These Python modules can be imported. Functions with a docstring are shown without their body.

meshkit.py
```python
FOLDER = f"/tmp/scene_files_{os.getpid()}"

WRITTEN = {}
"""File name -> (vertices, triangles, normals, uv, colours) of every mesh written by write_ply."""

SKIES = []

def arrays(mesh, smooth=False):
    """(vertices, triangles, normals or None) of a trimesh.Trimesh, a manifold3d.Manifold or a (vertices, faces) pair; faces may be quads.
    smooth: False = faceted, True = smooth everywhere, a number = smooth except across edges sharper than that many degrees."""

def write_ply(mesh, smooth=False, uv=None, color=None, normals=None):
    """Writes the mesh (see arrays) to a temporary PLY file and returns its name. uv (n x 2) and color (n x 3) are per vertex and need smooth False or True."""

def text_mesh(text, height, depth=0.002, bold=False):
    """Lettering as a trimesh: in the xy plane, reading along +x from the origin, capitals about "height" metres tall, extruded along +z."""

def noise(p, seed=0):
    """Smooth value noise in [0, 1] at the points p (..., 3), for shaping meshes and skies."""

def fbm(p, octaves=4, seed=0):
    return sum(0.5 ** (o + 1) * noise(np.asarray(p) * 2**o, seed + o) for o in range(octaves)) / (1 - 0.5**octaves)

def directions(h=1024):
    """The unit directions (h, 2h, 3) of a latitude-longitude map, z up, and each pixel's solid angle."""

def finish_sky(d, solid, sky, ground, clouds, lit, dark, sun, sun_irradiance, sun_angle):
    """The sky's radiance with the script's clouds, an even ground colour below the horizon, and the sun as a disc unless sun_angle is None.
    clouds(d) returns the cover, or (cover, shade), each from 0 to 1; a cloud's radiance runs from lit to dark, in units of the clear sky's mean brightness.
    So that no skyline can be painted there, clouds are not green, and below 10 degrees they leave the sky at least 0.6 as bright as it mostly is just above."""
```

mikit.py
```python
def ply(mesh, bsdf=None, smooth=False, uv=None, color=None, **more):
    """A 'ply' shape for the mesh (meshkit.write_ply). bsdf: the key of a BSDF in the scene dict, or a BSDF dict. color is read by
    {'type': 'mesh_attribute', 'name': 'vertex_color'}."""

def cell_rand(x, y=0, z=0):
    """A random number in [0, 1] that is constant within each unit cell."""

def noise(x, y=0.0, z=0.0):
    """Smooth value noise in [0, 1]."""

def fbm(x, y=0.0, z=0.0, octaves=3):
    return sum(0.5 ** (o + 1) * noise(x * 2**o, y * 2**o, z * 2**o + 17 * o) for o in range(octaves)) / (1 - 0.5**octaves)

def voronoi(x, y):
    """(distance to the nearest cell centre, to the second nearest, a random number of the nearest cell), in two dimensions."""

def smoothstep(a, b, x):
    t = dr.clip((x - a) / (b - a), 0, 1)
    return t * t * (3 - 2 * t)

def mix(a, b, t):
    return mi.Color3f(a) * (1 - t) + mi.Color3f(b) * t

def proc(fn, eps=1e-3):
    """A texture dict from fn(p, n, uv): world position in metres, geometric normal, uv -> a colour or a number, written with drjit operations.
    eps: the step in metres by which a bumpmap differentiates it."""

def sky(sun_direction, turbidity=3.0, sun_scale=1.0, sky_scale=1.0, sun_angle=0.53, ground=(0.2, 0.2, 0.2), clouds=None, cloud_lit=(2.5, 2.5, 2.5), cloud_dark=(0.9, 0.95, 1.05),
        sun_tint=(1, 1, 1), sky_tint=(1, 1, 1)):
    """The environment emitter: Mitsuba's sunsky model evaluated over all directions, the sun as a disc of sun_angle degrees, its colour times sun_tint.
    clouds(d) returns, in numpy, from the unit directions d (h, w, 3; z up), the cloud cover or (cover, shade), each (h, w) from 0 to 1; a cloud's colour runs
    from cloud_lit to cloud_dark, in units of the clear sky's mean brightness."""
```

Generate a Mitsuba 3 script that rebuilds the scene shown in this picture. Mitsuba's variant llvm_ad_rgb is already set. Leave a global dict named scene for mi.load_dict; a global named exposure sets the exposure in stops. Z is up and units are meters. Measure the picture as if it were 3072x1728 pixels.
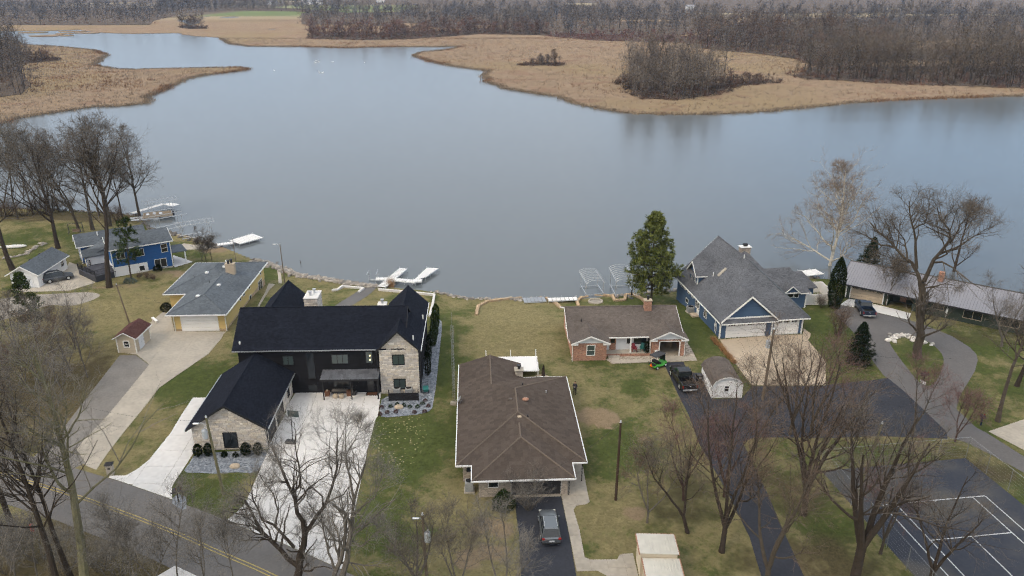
import math, random
import numpy as np, trimesh, shapely, manifold3d, drjit as dr, mitsuba as mi, mikit, meshkit
from shapely.geometry import Polygon, LineString, box as sbox
from shapely.ops import unary_union
from mikit import noise, fbm, voronoi, cell_rand, smoothstep, mix

# ---------------------------------------------------------------- camera, sky, exposure
exposure = 2.42
CAM_H, PITCH = 48.0, math.radians(21.4)
T = mi.ScalarTransform4f
scene, labels = {}, {}
scene['camera'] = dict(type='perspective', fov=66.33, fov_axis='x', near_clip=1.0, far_clip=12000.0,
    to_world=T().look_at([0, 0, CAM_H], [0, math.cos(PITCH), CAM_H - math.sin(PITCH)], [0, 0, 1]))
def cloud_cover(d):
    q = d / np.maximum(d[..., 2:3], 0.06)
    n = meshkit.fbm(np.stack([q[..., 0] * .35, q[..., 1] * .35, q[..., 2] * 0], -1), 4, 3)
    m = meshkit.fbm(d * 2.3, 3, 8)
    az = d[..., 0] / np.maximum(np.hypot(d[..., 0], d[..., 1]), 1e-6)          # a thinner, bluer part of the cloud layer to the east
    east = np.clip((az - .08) / .42, 0, 1) * np.clip(1.25 - d[..., 2] * 1.6, 0, 1)
    cover = np.clip(1.0 - .45 * east + (n - .5) * .30, 0.3, 1)
    low = np.clip(1.12 - d[..., 2] * 2.1, 0, 1)                                 # blue grey cloud bases toward the horizon
    north = np.clip(.5 + .9 * d[..., 1], 0, 1)                                  # the layer is thinner and brighter behind the camera, to the south
    shade = np.clip(.10 + north * (.26 + .52 * low + .30 * east) + (m - .5) * .30 + (n - .5) * .2, 0, 1)
    return cover, shade
scene['sky'] = mikit.sky((-.52, -.46, .72), turbidity=3.2, sun_scale=.17, sun_angle=18, clouds=cloud_cover,
    cloud_lit=(2.75, 2.70, 2.62), cloud_dark=(.83, 1.14, 1.57), ground=(.14, .13, .10))

# ---------------------------------------------------------------- helpers
RNG = np.random.default_rng(7)
def key_for(name, parent=None):
    base = name if parent is None else parent + '__' + name
    if base not in scene and base not in USED:
        USED.add(base); return base
    i = 1
    while f'{base}_{i:03d}' in USED or f'{base}_{i:03d}' in scene:
        i += 1
    k = f'{base}_{i:03d}'; USED.add(k); return k
USED = set()
ORD = 'first second third fourth fifth sixth seventh eighth ninth tenth eleventh twelfth thirteenth fourteenth fifteenth sixteenth seventeenth'.split()
def rank(pts, axis=0):
    """each point's place in the row, counted from the left (or from the near end)"""
    o = np.argsort([p[axis] for p in pts]); r = np.empty(len(pts), int); r[o] = np.arange(len(pts)); return [ORD[i] for i in r]
def thing(name, label, cat, group=None, kind=None):
    k = key_for(name)
    labels[k] = {'label': label, 'category': cat}
    if group: labels[k]['group'] = group
    if kind: labels[k]['kind'] = kind
    return k
class MB:
    """collects polygons into one mesh"""
    def __init__(s): s.v, s.f, s.n, s.c = [], [], 0, []
    def add(s, v, f, col=None):
        v = np.asarray(v, float).reshape(-1, 3); f = np.asarray(f, int)
        if f.shape[1] == 4: f = np.vstack([f[:, [0, 1, 2]], f[:, [0, 2, 3]]])
        s.v.append(v); s.f.append(f + s.n); s.n += len(v)
        s.c.append(np.tile(np.asarray(col if col is not None else (1, 1, 1), float), (len(v), 1)) if np.ndim(col) < 2 else np.asarray(col))
        return s
    def mesh(s, m, col=None): return s.add(m.vertices, m.faces, col)
    def box(s, x0, x1, y0, y1, z0, z1, col=None):
        v = [(x, y, z) for x in (x0, x1) for y in (y0, y1) for z in (z0, z1)]
        return s.add(v, [[0, 1, 3, 2], [4, 6, 7, 5], [0, 4, 5, 1], [2, 3, 7, 6], [0, 2, 6, 4], [1, 5, 7, 3]], col)
    def slab(s, poly, t, col=None):
        """planar polygon (3d points, counter-clockwise from above) thickened downwards by t"""
        p = np.asarray(poly, float); n = len(p); q = p - [0, 0, t]
        f = [[0, i, i + 1] for i in range(1, n - 1)] + [[n, n + i + 1, n + i] for i in range(1, n - 1)]
        f += [[i, n + i, n + (i + 1) % n] for i in range(n)] + [[i, n + (i + 1) % n, (i + 1) % n] for i in range(n)]
        return s.add(np.vstack([p, q]), f, col)
    def poly(s, p, col=None):
        n = len(p); return s.add(p, [[0, i, i + 1] for i in range(1, n - 1)], col)
    def prism(s, pts, z0, z1, col=None):
        """convex footprint extruded"""
        n = len(pts); a = np.array([(x, y, z0) for x, y in pts]); b = np.array([(x, y, z1) for x, y in pts])
        f = [[n, n + i, n + i + 1] for i in range(1, n - 1)] + [[0, i + 1, i] for i in range(1, n - 1)]
        f += [[i, (i + 1) % n, n + (i + 1) % n] for i in range(n)] + [[i, n + (i + 1) % n, n + i] for i in range(n)]
        return s.add(np.vstack([a, b]), f, col)
    def tube(s, pts, rad, k=6, col=None, cap=True):
        p = np.asarray(pts, float); r = np.broadcast_to(np.asarray(rad, float), (len(p),))
        v, f = tubes(p[None], r[None], k)
        s.add(v, f, col)
        if cap:
            for i, o in ((0, 1), (len(p) - 1, 0)):
                ring = v[i * k:(i + 1) * k]; fc = [[0, j, j + 1] for j in range(1, k - 1)]
                s.add(ring, [x[::-1] for x in fc] if i == 0 else fc, col)
        return s
    def arrays(s): return np.vstack(s.v), np.vstack(s.f), np.vstack(s.c)
def tubes(P, R, k=4):
    """P (N,n,3) polylines, R (N,n) radii -> verts, faces of open tubes"""
    N, n, _ = P.shape
    t = np.gradient(P, axis=1); t /= np.linalg.norm(t, axis=2, keepdims=True) + 1e-12
    ref = np.where(np.abs(t[:, :1, 2:3]) > .8, np.array([1., 0, 0]), np.array([0, 0, 1.]))
    a = np.cross(t, np.broadcast_to(ref, t.shape)); a /= np.linalg.norm(a, axis=2, keepdims=True) + 1e-12
    b = np.cross(t, a)
    th = np.arange(k) * 2 * np.pi / k
    ring = P[:, :, None] + R[:, :, None, None] * (np.cos(th)[:, None] * a[:, :, None] + np.sin(th)[:, None] * b[:, :, None])
    i = np.arange(n - 1)[:, None] * k; j = np.arange(k)[None]
    q = np.stack([i + j, i + k + j, i + k + (j + 1) % k, i + (j + 1) % k], -1).reshape(-1, 4)
    tri = np.vstack([q[:, [0, 2, 1]], q[:, [0, 3, 2]]])
    f = (tri[None] + (np.arange(N) * n * k)[:, None, None]).reshape(-1, 3)
    return ring.reshape(-1, 3), f
class Frame:
    """a place: origin and turn about z; local (u, v, z) -> world"""
    def __init__(s, x, y, z=0., deg=0.):
        s.o = np.array([x, y, z]); a = math.radians(deg); s.m = np.array([[math.cos(a), math.sin(a), 0], [-math.sin(a), math.cos(a), 0], [0, 0, 1.]])
    def __call__(s, v): return np.asarray(v, float) @ s.m + s.o
ID = Frame(0, 0)
def put(name, mb, mat, parent=None, fr=ID, smooth=False, color=False, to_world=None, **lab):
    """one entry of the scene from a mesh builder or a trimesh"""
    k = parent if name is None else key_for(name, parent)
    if isinstance(mb, MB): v, f, c = mb.arrays()
    else: v, f, c = np.asarray(mb.vertices, float), np.asarray(mb.faces), None
    v = fr(v)
    if color: smooth = bool(smooth)
    e = mikit.ply(trimesh.Trimesh(v, f, process=False) if smooth is not False and smooth is not True else (v, f), mat, smooth=smooth, color=c if color else None)
    if to_world is not None: e['to_world'] = to_world
    scene[k] = e
    if lab: labels[k] = {**labels.get(k, {}), **lab}
    return k
def structure(name, mb, mat, label=None, **kw):
    k = put(name, mb, mat, **kw); labels[k] = {'kind': 'structure', 'label': label or name, 'category': name.split('_')[-1]}
    return k
def rbox(x0, x1, y0, y1, z0, z1, r=.03):
    """box with chamfered edges"""
    pts = []
    for a, sa in ((x0, 1), (x1, -1)):
        for b, sb in ((y0, 1), (y1, -1)):
            for c, sc in ((z0, 1), (z1, -1)):
                pts += [(a + sa * r, b + sb * r, c), (a + sa * r, b, c + sc * r), (a, b + sb * r, c + sc * r)]
    return trimesh.convex.convex_hull(np.array(pts))
def hull(pts): return trimesh.convex.convex_hull(np.asarray(pts, float))
def cyl(r, z0, z1, x=0, y=0, k=12, r2=None):
    m = MB(); th = np.arange(k) * 2 * np.pi / k
    r2 = r if r2 is None else r2
    a = np.stack([x + r * np.cos(th), y + r * np.sin(th), th * 0 + z0], 1); b = np.stack([x + r2 * np.cos(th), y + r2 * np.sin(th), th * 0 + z1], 1)
    f = [[i, (i + 1) % k, k + (i + 1) % k] for i in range(k)] + [[i, k + (i + 1) % k, k + i] for i in range(k)]
    f += [[k, k + i, k + i + 1] for i in range(1, k - 1)] + [[0, i + 1, i] for i in range(1, k - 1)]
    return m.add(np.vstack([a, b]), f)

# ---------------------------------------------------------------- materials
def pr(name, col, rough=.8, spec=.3, metal=0., **kw):
    tex = col if isinstance(col, dict) else {'type': 'rgb', 'value': list(map(float, col))}
    scene[name] = {'type': 'twosided', 'b': {'type': 'principled', 'base_color': tex, 'roughness': rough, 'specular': spec, 'metallic': metal, **kw}}
    return name
def bumped(name, inner, fn, eps=.02):
    b = scene[inner]['b']
    scene[name] = {'type': 'twosided', 'b': {'type': 'bumpmap', 'arbitrary': mikit.proc(fn, eps), 'scale': 1.0, 'bsdf': b}}
    return name
def grain(col, amp=.25, s=3., s2=11., tint=None):
    """a colour with two scales of blotches"""
    c0 = tuple(x * (1 - amp) for x in col); c1 = tuple(min(1, x * (1 + amp)) for x in (tint or col))
    return mikit.proc(lambda p, n, uv: mix(c0, c1, dr.clip(.62 * fbm(p.x * s, p.y * s, p.z * s) + .38 * noise(p.x * s2, p.y * s2, p.z * s2), 0, 1)))
def coords_v(p, n):
    """coordinate that runs level along an upright wall"""
    return dr.select(dr.abs(n.x) > dr.abs(n.y), p.y, p.x)
def siding(col, lap=.18, amp=.10):
    def fn(p, n, uv):
        r = dr.floor(p.z / lap); c = cell_rand(r, dr.floor(coords_v(p, n) / 3.1 + r * .37), 5)
        return mi.Color3f(col) * (1 - amp + 2 * amp * (.5 * c + .5 * fbm(p.x * 1.3, p.y * 1.3, p.z * 4)))
    return mikit.proc(fn)
def lap_height(lap, d=.018):
    def fn(p, n, uv):
        t = p.z / lap - dr.floor(p.z / lap)
        return d * (1 - t)
    return fn
def shingle(cols, row=.16, w=.32, axis=None, blotch=.25):
    """roof shingle colour: courses by height, tabs along the eave"""
    def fn(p, n, uv):
        r = dr.floor(p.z / row * 1.6)
        along = dr.select(dr.abs(n.x) > dr.abs(n.y), p.y, p.x)
        c = cell_rand(r, dr.floor(along / w + cell_rand(r, 3, 1) * 7), 2)
        big = fbm(p.x * .35, p.y * .35, p.z * .9)
        k = dr.clip(.55 * c + .45 * noise(p.x * 9, p.y * 9, p.z * 9), 0, 1)
        return mix(cols[0], cols[1], k) * (1 - blotch + 2 * blotch * big)
    return mikit.proc(fn)
def shingle_height(row=.16, w=.32, d=.02):
    def fn(p, n, uv):
        r0 = p.z / row * 1.6; r = dr.floor(r0)
        along = dr.select(dr.abs(n.x) > dr.abs(n.y), p.y, p.x)
        c = cell_rand(r, dr.floor(along / w + cell_rand(r, 3, 1) * 7), 2)
        return d * (1 - (r0 - r)) + d * .6 * c
    return fn
def vcol(name, rough=.85, spec=.2, **kw):
    scene[name] = {'type': 'twosided', 'b': {'type': 'principled', 'base_color': {'type': 'mesh_attribute', 'name': 'vertex_color'}, 'roughness': rough, 'specular': spec, **kw}}
    return name
vcol('m_vertex'); 
pr('m_white', (.78, .78, .77), .55); pr('m_trim', (.74, .75, .76), .5); pr('m_black', (.015, .015, .017), .5, .4); pr('m_darkmetal', (.03, .03, .033), .45, .5)
pr('m_alu', (.62, .64, .66), .38, .5, .6); pr('m_steel', (.42, .44, .46), .4, .5, .7); pr('m_rubber', (.02, .02, .02), .9, .2)
pr('m_glass', (.012, .016, .02), .06, .8); pr('m_glass2', (.05, .07, .07), .08, .8)
pr('m_wood', grain((.20, .15, .11), .3, 2.5), .85); pr('m_pole', grain((.17, .135, .10), .35, 2.2), .9); pr('m_polegreen', grain((.16, .15, .09), .35, 2.2), .9); pr('m_darkpole', grain((.06, .04, .028), .3, 2.), .9)
pr('m_concrete', grain((.40, .365, .31), .24, .45, 4.), .9); pr('m_tanconcrete', grain((.45, .375, .285), .15, .5, 5.), .9)
pr('m_newconcrete', grain((.66, .65, .635), .17, .22, 3.0), .85); pr('m_oldconcrete', grain((.33, .295, .245), .26, .8, 5.), .92)
pr('m_oldasphalt', grain((.205, .192, .178), .25, .4, 6.), .92); pr('m_asphalt', grain((.036, .039, .050), .35, .5, 7.), .85); pr('m_greyasphalt', grain((.132, .127, .127), .22, .35, 6.), .92); pr('m_road', grain((.155, .148, .144), .16, .30, 6.), .92)
pr('m_yellowpaint', grain((.42, .33, .12), .35, 2.5, 9.), .8); pr('m_whitepaint', grain((.50, .51, .53), .3, 2.5, 9.), .75)


# ================================================================ SETTING: terrain, lake, marsh, paving
WATER = -1.8
SHORE = np.array([(-167.84,199.31),(-143.53,189.16),(-120.47,178.45),(-103.72,176.44),(-92.55,174.19),(-84.90,171.99),(-78.30,161.95),(-71.46,158.36),(-63.19,152.91),(-58.38,149.67),(-49.28,141.40),(-46.48,139.88),(-43.02,136.93),(-39.07,133.38),(-35.78,132.01),(-32.62,131.00),(-30.03,129.67),(-25.69,128.20),(-23.57,127.71),(-13.42,125.19),(-11.13,123.81),(-7.23,122.00),(1.45,121.56),(10.79,121.56),(17.19,123.20),(21.87,124.26),(27.52,125.50),(34.07,127.71),(43.27,131.33),(52.64,133.38),(54.93,131.67),(60.75,130.66),(68.50,129.01),(85.41,120.83),(98.04,113.24)])
SHORE_LINE = LineString(SHORE)
def height(x, y):
    x, y = np.broadcast_arrays(np.asarray(x, float), np.asarray(y, float))
    d = shapely.distance(SHORE_LINE, shapely.points(x, y)); s = np.where(y < np.interp(x, SHORE[:, 0], SHORE[:, 1]), d, -d)
    t = np.clip(s / 17., 0, 1); t = t * t * (3 - 2 * t)
    return np.where(s < 0, np.maximum(-1.7 + s * .35, -4), -1.7 * (1 - t))
GX, GY = np.arange(-230, 171, 1.), np.arange(20, 216, 1.)
HG = height(*np.meshgrid(GX, GY, indexing='ij'))
def drape(poly, dz, mb=None):
    """triangles that follow the terrain grid exactly, dz above it"""
    mb = mb or MB()
    for g in getattr(poly, 'geoms', [poly]):
        if g.is_empty or g.geom_type != 'Polygon': continue
        x0, y0, x1, y1 = g.bounds
        i0, i1, j0, j1 = int(x0 - GX[0]), int(x1 - GX[0]) + 1, int(y0 - GY[0]), int(y1 - GY[0]) + 1
        i0, j0 = max(i0, 0), max(j0, 0); i1, j1 = min(i1, len(GX) - 1), min(j1, len(GY) - 1)
        if np.all(HG[i0:i1 + 1, j0:j1 + 1] > -1e-6):
            v, f = trimesh.creation.triangulate_polygon(g, engine='earcut')
            mb.add(np.c_[v, np.full(len(v), dz)], f); continue
        shapely.prepare(g)
        for i in range(i0, i1):
            for j in range(j0, j1):
                x, y = GX[i], GY[j]; cell = sbox(x, y, x + 1, y + 1)
                if not g.intersects(cell): continue
                for a, b, c in (((0, 0), (1, 0), (1, 1)), ((0, 0), (1, 1), (0, 1))):
                    P = np.array([(x + q[0], y + q[1], HG[i + q[0], j + q[1]]) for q in (a, b, c)])
                    k = Polygon(P[:, :2]).intersection(g)
                    nrm = np.cross(P[1] - P[0], P[2] - P[0])
                    for kk in getattr(k, 'geoms', [k]):
                        if kk.geom_type != 'Polygon' or kk.area < 1e-5: continue
                        xy = np.array(kk.exterior.coords)[:-1]
                        if not kk.exterior.is_ccw: xy = xy[::-1]
                        z = P[0, 2] - ((xy - P[0, :2]) @ nrm[:2]) / nrm[2]
                        mb.poly(np.c_[xy, z + dz])
    return mb
def smooth_poly(pts, n=2):
    p = np.asarray(pts, float)
    for _ in range(n):
        q = np.roll(p, -1, 0); p = np.stack([.75 * p + .25 * q, .25 * p + .75 * q], 1).reshape(-1, 2)
    return Polygon(p).buffer(0)
def slabs(parent, poly, mat, pitch, deg, org, dz=.03, gap=.03, name='slab', jitter=.004):
    """a poured pavement: every slab between the joints is a part"""
    a = math.radians(deg); u = np.array([math.cos(a), math.sin(a)]); v = np.array([-u[1], u[0]]); org = np.asarray(org)
    xy = np.array(poly.exterior.coords) - org; U, V = xy @ u, xy @ v
    for i in range(int(U.min() // pitch[0]), int(U.max() // pitch[0]) + 1):
        for j in range(int(V.min() // pitch[1]), int(V.max() // pitch[1]) + 1):
            a0, a1, b0, b1 = i * pitch[0] + gap / 2, (i + 1) * pitch[0] - gap / 2, j * pitch[1] + gap / 2, (j + 1) * pitch[1] - gap / 2
            c = Polygon([org + u * s + v * t for s, t in ((a0, b0), (a1, b0), (a1, b1), (a0, b1))]).intersection(poly)
            for g in getattr(c, 'geoms', [c]):
                if g.geom_type == 'Polygon' and g.area > .15:
                    m = trimesh.creation.extrude_polygon(g, .05, engine='earcut'); m.apply_translation([0, 0, dz - .05 + RNG.uniform(-jitter, jitter)])
                    put(name, m, mat, parent)

# lawn: where the grass is green, straw-coloured, worn to soil or covered with leaf litter
GREEN = [(*(-41.34,89.46), 7, 5, 1.), (*(-10.23,96.32), 3, 14, .8), (*(-9.98,73.83), 5, 8, .7), (*(27.72,105.50), 4, 12, 1.2), (*(39.30,101.39), 6, 6, 1.1), (*(47.74,104.10), 7, 12, 1.2), (*(55.59,96.32), 6, 6, .9), (*(-29.95,65.92), 5, 4, .8), (*(-46.48,132.50), 6, 8, .9),
         (*(11.91,73.83), 4, 5, .7), (*(39.92,73.83), 9, 3, .6), (*(82.18,151.49), 9, 9, .5), (*(58.10,84.35), 6, 7, .7), (*(52.14,67.94), 4, 6, .8), (*(29.10,60.97), 3, 6, .7), (*(-94.55,149.64), 20, 9, .4), (*(-33.18,121.85), 9, 4, .3), (*(14.53,119.13), 8, 3, .6)]
STRAW = [(*(-0.48,107.16), 11, 16, .9), (*(5.79,90.55), 8, 10, .7), (*(-62.29,114.62), 14, 9, .9), (*(-64.34,109.90), 10, 7, .6), (*(-3.29,60.39), 6, 6, 1.3), (*(8.94,62.75), 4, 5, .8), (*(-22.13,123.39), 7, 4, .6)]
SOIL = [(*(9.80,80.41), 3.0, 2.6, 1.25), (*(11.64,62.75), 1.6, 1.4, 1.0), (*(-2.78,56.56), 3.2, 2.6, .8), (*(-1.80,60.39), 2.5, 2.2, .75), (*(-41.19,78.81), 2.0, 1.5, .55), (*(-57.76,148.44), 5, 5, .85), (*(-57.28,129.37), 9, 3, .8), (*(14.91,76.26), 2.2, 2.0, .5), (*(-66.34,123.31), 7, 2.0, .6), (*(14.78,70.06), 3, 3, .45)]
LITTER = [(*(-59.44,85.33), 13, 16, 1.), (*(-38.74,56.56), 14, 7, 1.1), (*(-68.43,96.32), 10, 14, .7), (*(16.37,65.27), 6, 8, .6), (*(28.28,65.27), 6, 7, .55), (*(26.76,55.53), 9, 5, .8), (*(50.05,70.06), 7, 5, .7), (*(44.10,89.46), 4, 4, .5), (*(-103.66,168.64), 26, 7, 1.2), (*(68.45,102.73), 16, 4, .5)]
def blob(p, items):
    w = mi.Float(0)
    for x, y, a, b, k in items:
        w = dr.maximum(w, k * dr.exp(-(dr.square((p.x - x) / a) + dr.square((p.y - y) / b))))
    return w
LEAVES = (-12.88,75.70)
def lawn(p, n, uv):
    big = fbm(p.x * .09, p.y * .09, 3.); mid = fbm(p.x * .45, p.y * .45, 7.); fine = fbm(p.x * 2.2, p.y * 2.2, 1., 3); speck = noise(p.x * 8, p.y * 8, 2.)
    g = smoothstep(.40, .62, .36 * big + .32 * mid + .20 * fine + .12 * speck + .17 * blob(p, GREEN) - .11 * blob(p, STRAW))
    straw = mix((0.1381, 0.1207, 0.0581), (0.2534, 0.2179, 0.1132), .5 * fine + .5 * speck)
    green = mix((0.0375, 0.0521, 0.0145), (0.0916, 0.1103, 0.0353), .6 * fine + .4 * speck)
    c = mix(straw, green, g) * (.72 + .56 * (.5 * fbm(p.x * 1.4, p.y * 1.4, 9., 3) + .5 * noise(p.x * 4.2, p.y * 4.2, 6.)))
    s = smoothstep(.34, .62, blob(p, SOIL) * (.25 + 1.3 * mid) + .35 * (fine - .5))
    c = mix(c, mix((0.1806, 0.1359, 0.086), (0.2752, 0.2107, 0.1376), .5 * fine + .5 * speck), s)
    near = smoothstep(6.0, 3.0, dr.sqrt(dr.square((p.x - LEAVES[0]) * 1.5) + dr.square((p.y - LEAVES[1]) * .7)))
    v1, v2, vr = voronoi(p.x * 2.4, p.y * 2.4)
    c = mix(c, mi.Color3f(.30, .27, .15), near * smoothstep(.26, .17, v1) * smoothstep(.62, .74, vr))     # pale curled leaves lying on the grass
    l = smoothstep(.30, .75, blob(p, LITTER) * (.5 + mid) + .25 * (fine - .5))
    return mix(c, mix((0.0516, 0.0413, 0.0224), (0.1075, 0.0843, 0.0499), speck), .85 * l)
pr('lawn_color', mikit.proc(lawn), .95, .1)
bumped('m_lawn', 'lawn_color', lambda p, n, uv: .05 * fbm(p.x * 3, p.y * 3, 1.) + .03 * noise(p.x * 11, p.y * 11, 3.), .03)
del scene['lawn_color']
m = MB(); X_, Y_ = np.meshgrid(GX, GY, indexing='ij'); nx, ny = X_.shape
idx = np.arange(nx * ny).reshape(nx, ny)
q = np.stack([idx[:-1, :-1], idx[1:, :-1], idx[1:, 1:], idx[:-1, 1:]], -1).reshape(-1, 4)
m.add(np.stack([X_, Y_, HG], -1).reshape(-1, 3), q)
# the land goes on to all sides, at the level of the near lawn
for x0, x1, y0, y1 in ((-900, -230, -400, 190), (170, 900, -400, 110), (-230, 170, -400, 20)):
    m.add([(x0, y0, 0), (x1, y0, 0), (x1, y1, 0), (x0, y1, 0)], [[0, 1, 2, 3]])
structure('ground', m, 'm_lawn', 'early spring lawns, olive green with straw coloured patches, between the houses')

# lake
def water_bump(p, n, uv):
    return .012 * fbm(p.x * .8 + .35 * p.y, p.y * 1.5, 0., 3) + .02 * noise(p.x * .16, p.y * .22, 4.) + .012 * noise(p.x * 3.3, p.y * 4.5, 2.) + .05 * noise(p.x * .05, p.y * .09, 8.)
pr('water_flat', (0.1056, 0.1216, 0.132), .10, .5)
bumped('m_water', 'water_flat', water_bump, .05); del scene['water_flat']
m = MB().add([(-3500, 60, WATER), (3500, 60, WATER), (3500, 2600, WATER), (-3500, 2600, WATER)], [[0, 1, 2, 3]])
structure('lake', m, 'm_water', 'calm grey blue lake reflecting the overcast sky')

# the marsh beyond the water and the land behind it
def rough_edge(pts, step, amp, seed):
    ls = LineString(list(pts) + [pts[0]]); L = ls.length; rg = np.random.default_rng(seed)
    out = []
    for s in np.arange(0, L, step):
        p = ls.interpolate(s); out.append((p.x, p.y))
    out = np.array(out); d = np.roll(out, -1, 0) - np.roll(out, 1, 0); d /= np.linalg.norm(d, axis=1, keepdims=True) + 1e-9
    nrm = np.stack([d[:, 1], -d[:, 0]], 1)
    k = (meshkit.noise(np.c_[out * .11, out[:, 0] * 0], seed) - .5) * 1.4 + rg.uniform(-.5, .5, len(out))
    return Polygon(out + nrm * (amp * k)[:, None]).buffer(0)
LEFT_MARSH = [(-222.88,277.54), (-190.79,293.99), (-192.25,309.16), (-184.23,324.13), (-178.46,338.62), (-166.37,340.52), (-159.54,348.32), (-168.02,367.17), (-170.24,383.22), (-173.55,408.60), (-177.31,437.40), (-176.30,450.04), (-171.70,462.02), (-166.95,470.35), (-159.27,490.21),
    (-168.47,498.76), (-180.71,496.40), (-206.76,492.51), (-217.55,489.44), (-227.52,484.91), (-243.05,492.51), (-268.08,516.77), (-272.46,534.26), (-280.74,552.92), (-293.55,588.81), (-323.41,629.50), (-366.47,662.06), (-408.84,683.22), (-474.53,764.32), (-588.11,764.32)]
FAR_MARSH = [(-950.09,928.40), (-537.87,878.28), (-498.28,878.28), (-474.05,902.66), (-433.10,855.16), (-384.62,833.20), (-343.27,844.04), (-313.72,802.25), (-275.25,773.47), (-244.89,705.73), (-216.21,668.97), (-168.90,666.19), (-136.34,652.62), (-106.06,662.06), (-38.66,666.19), (-49.88,629.50), (-66.38,611.42), (-70.55,583.41), (-63.09,562.74), (-44.95,521.04),
    (-26.65,496.40), (-11.67,481.19), (-15.22,456.62), (-12.39,422.53), (2.05,388.05), (21.56,369.38), (30.73,340.52), (45.34,322.40), (58.93,316.98), (79.17,318.32), (95.26,320.69), (125.01,336.75), (165.09,356.47), (199.11,364.98), (238.03,371.62), (310.04,383.22), (497.68,414.07)]
FAR_MARSH = FAR_MARSH + [(2500, 2500), (-4500, 2500)]
GREEN_FIELD = (-338.93,1533.05)
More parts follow.
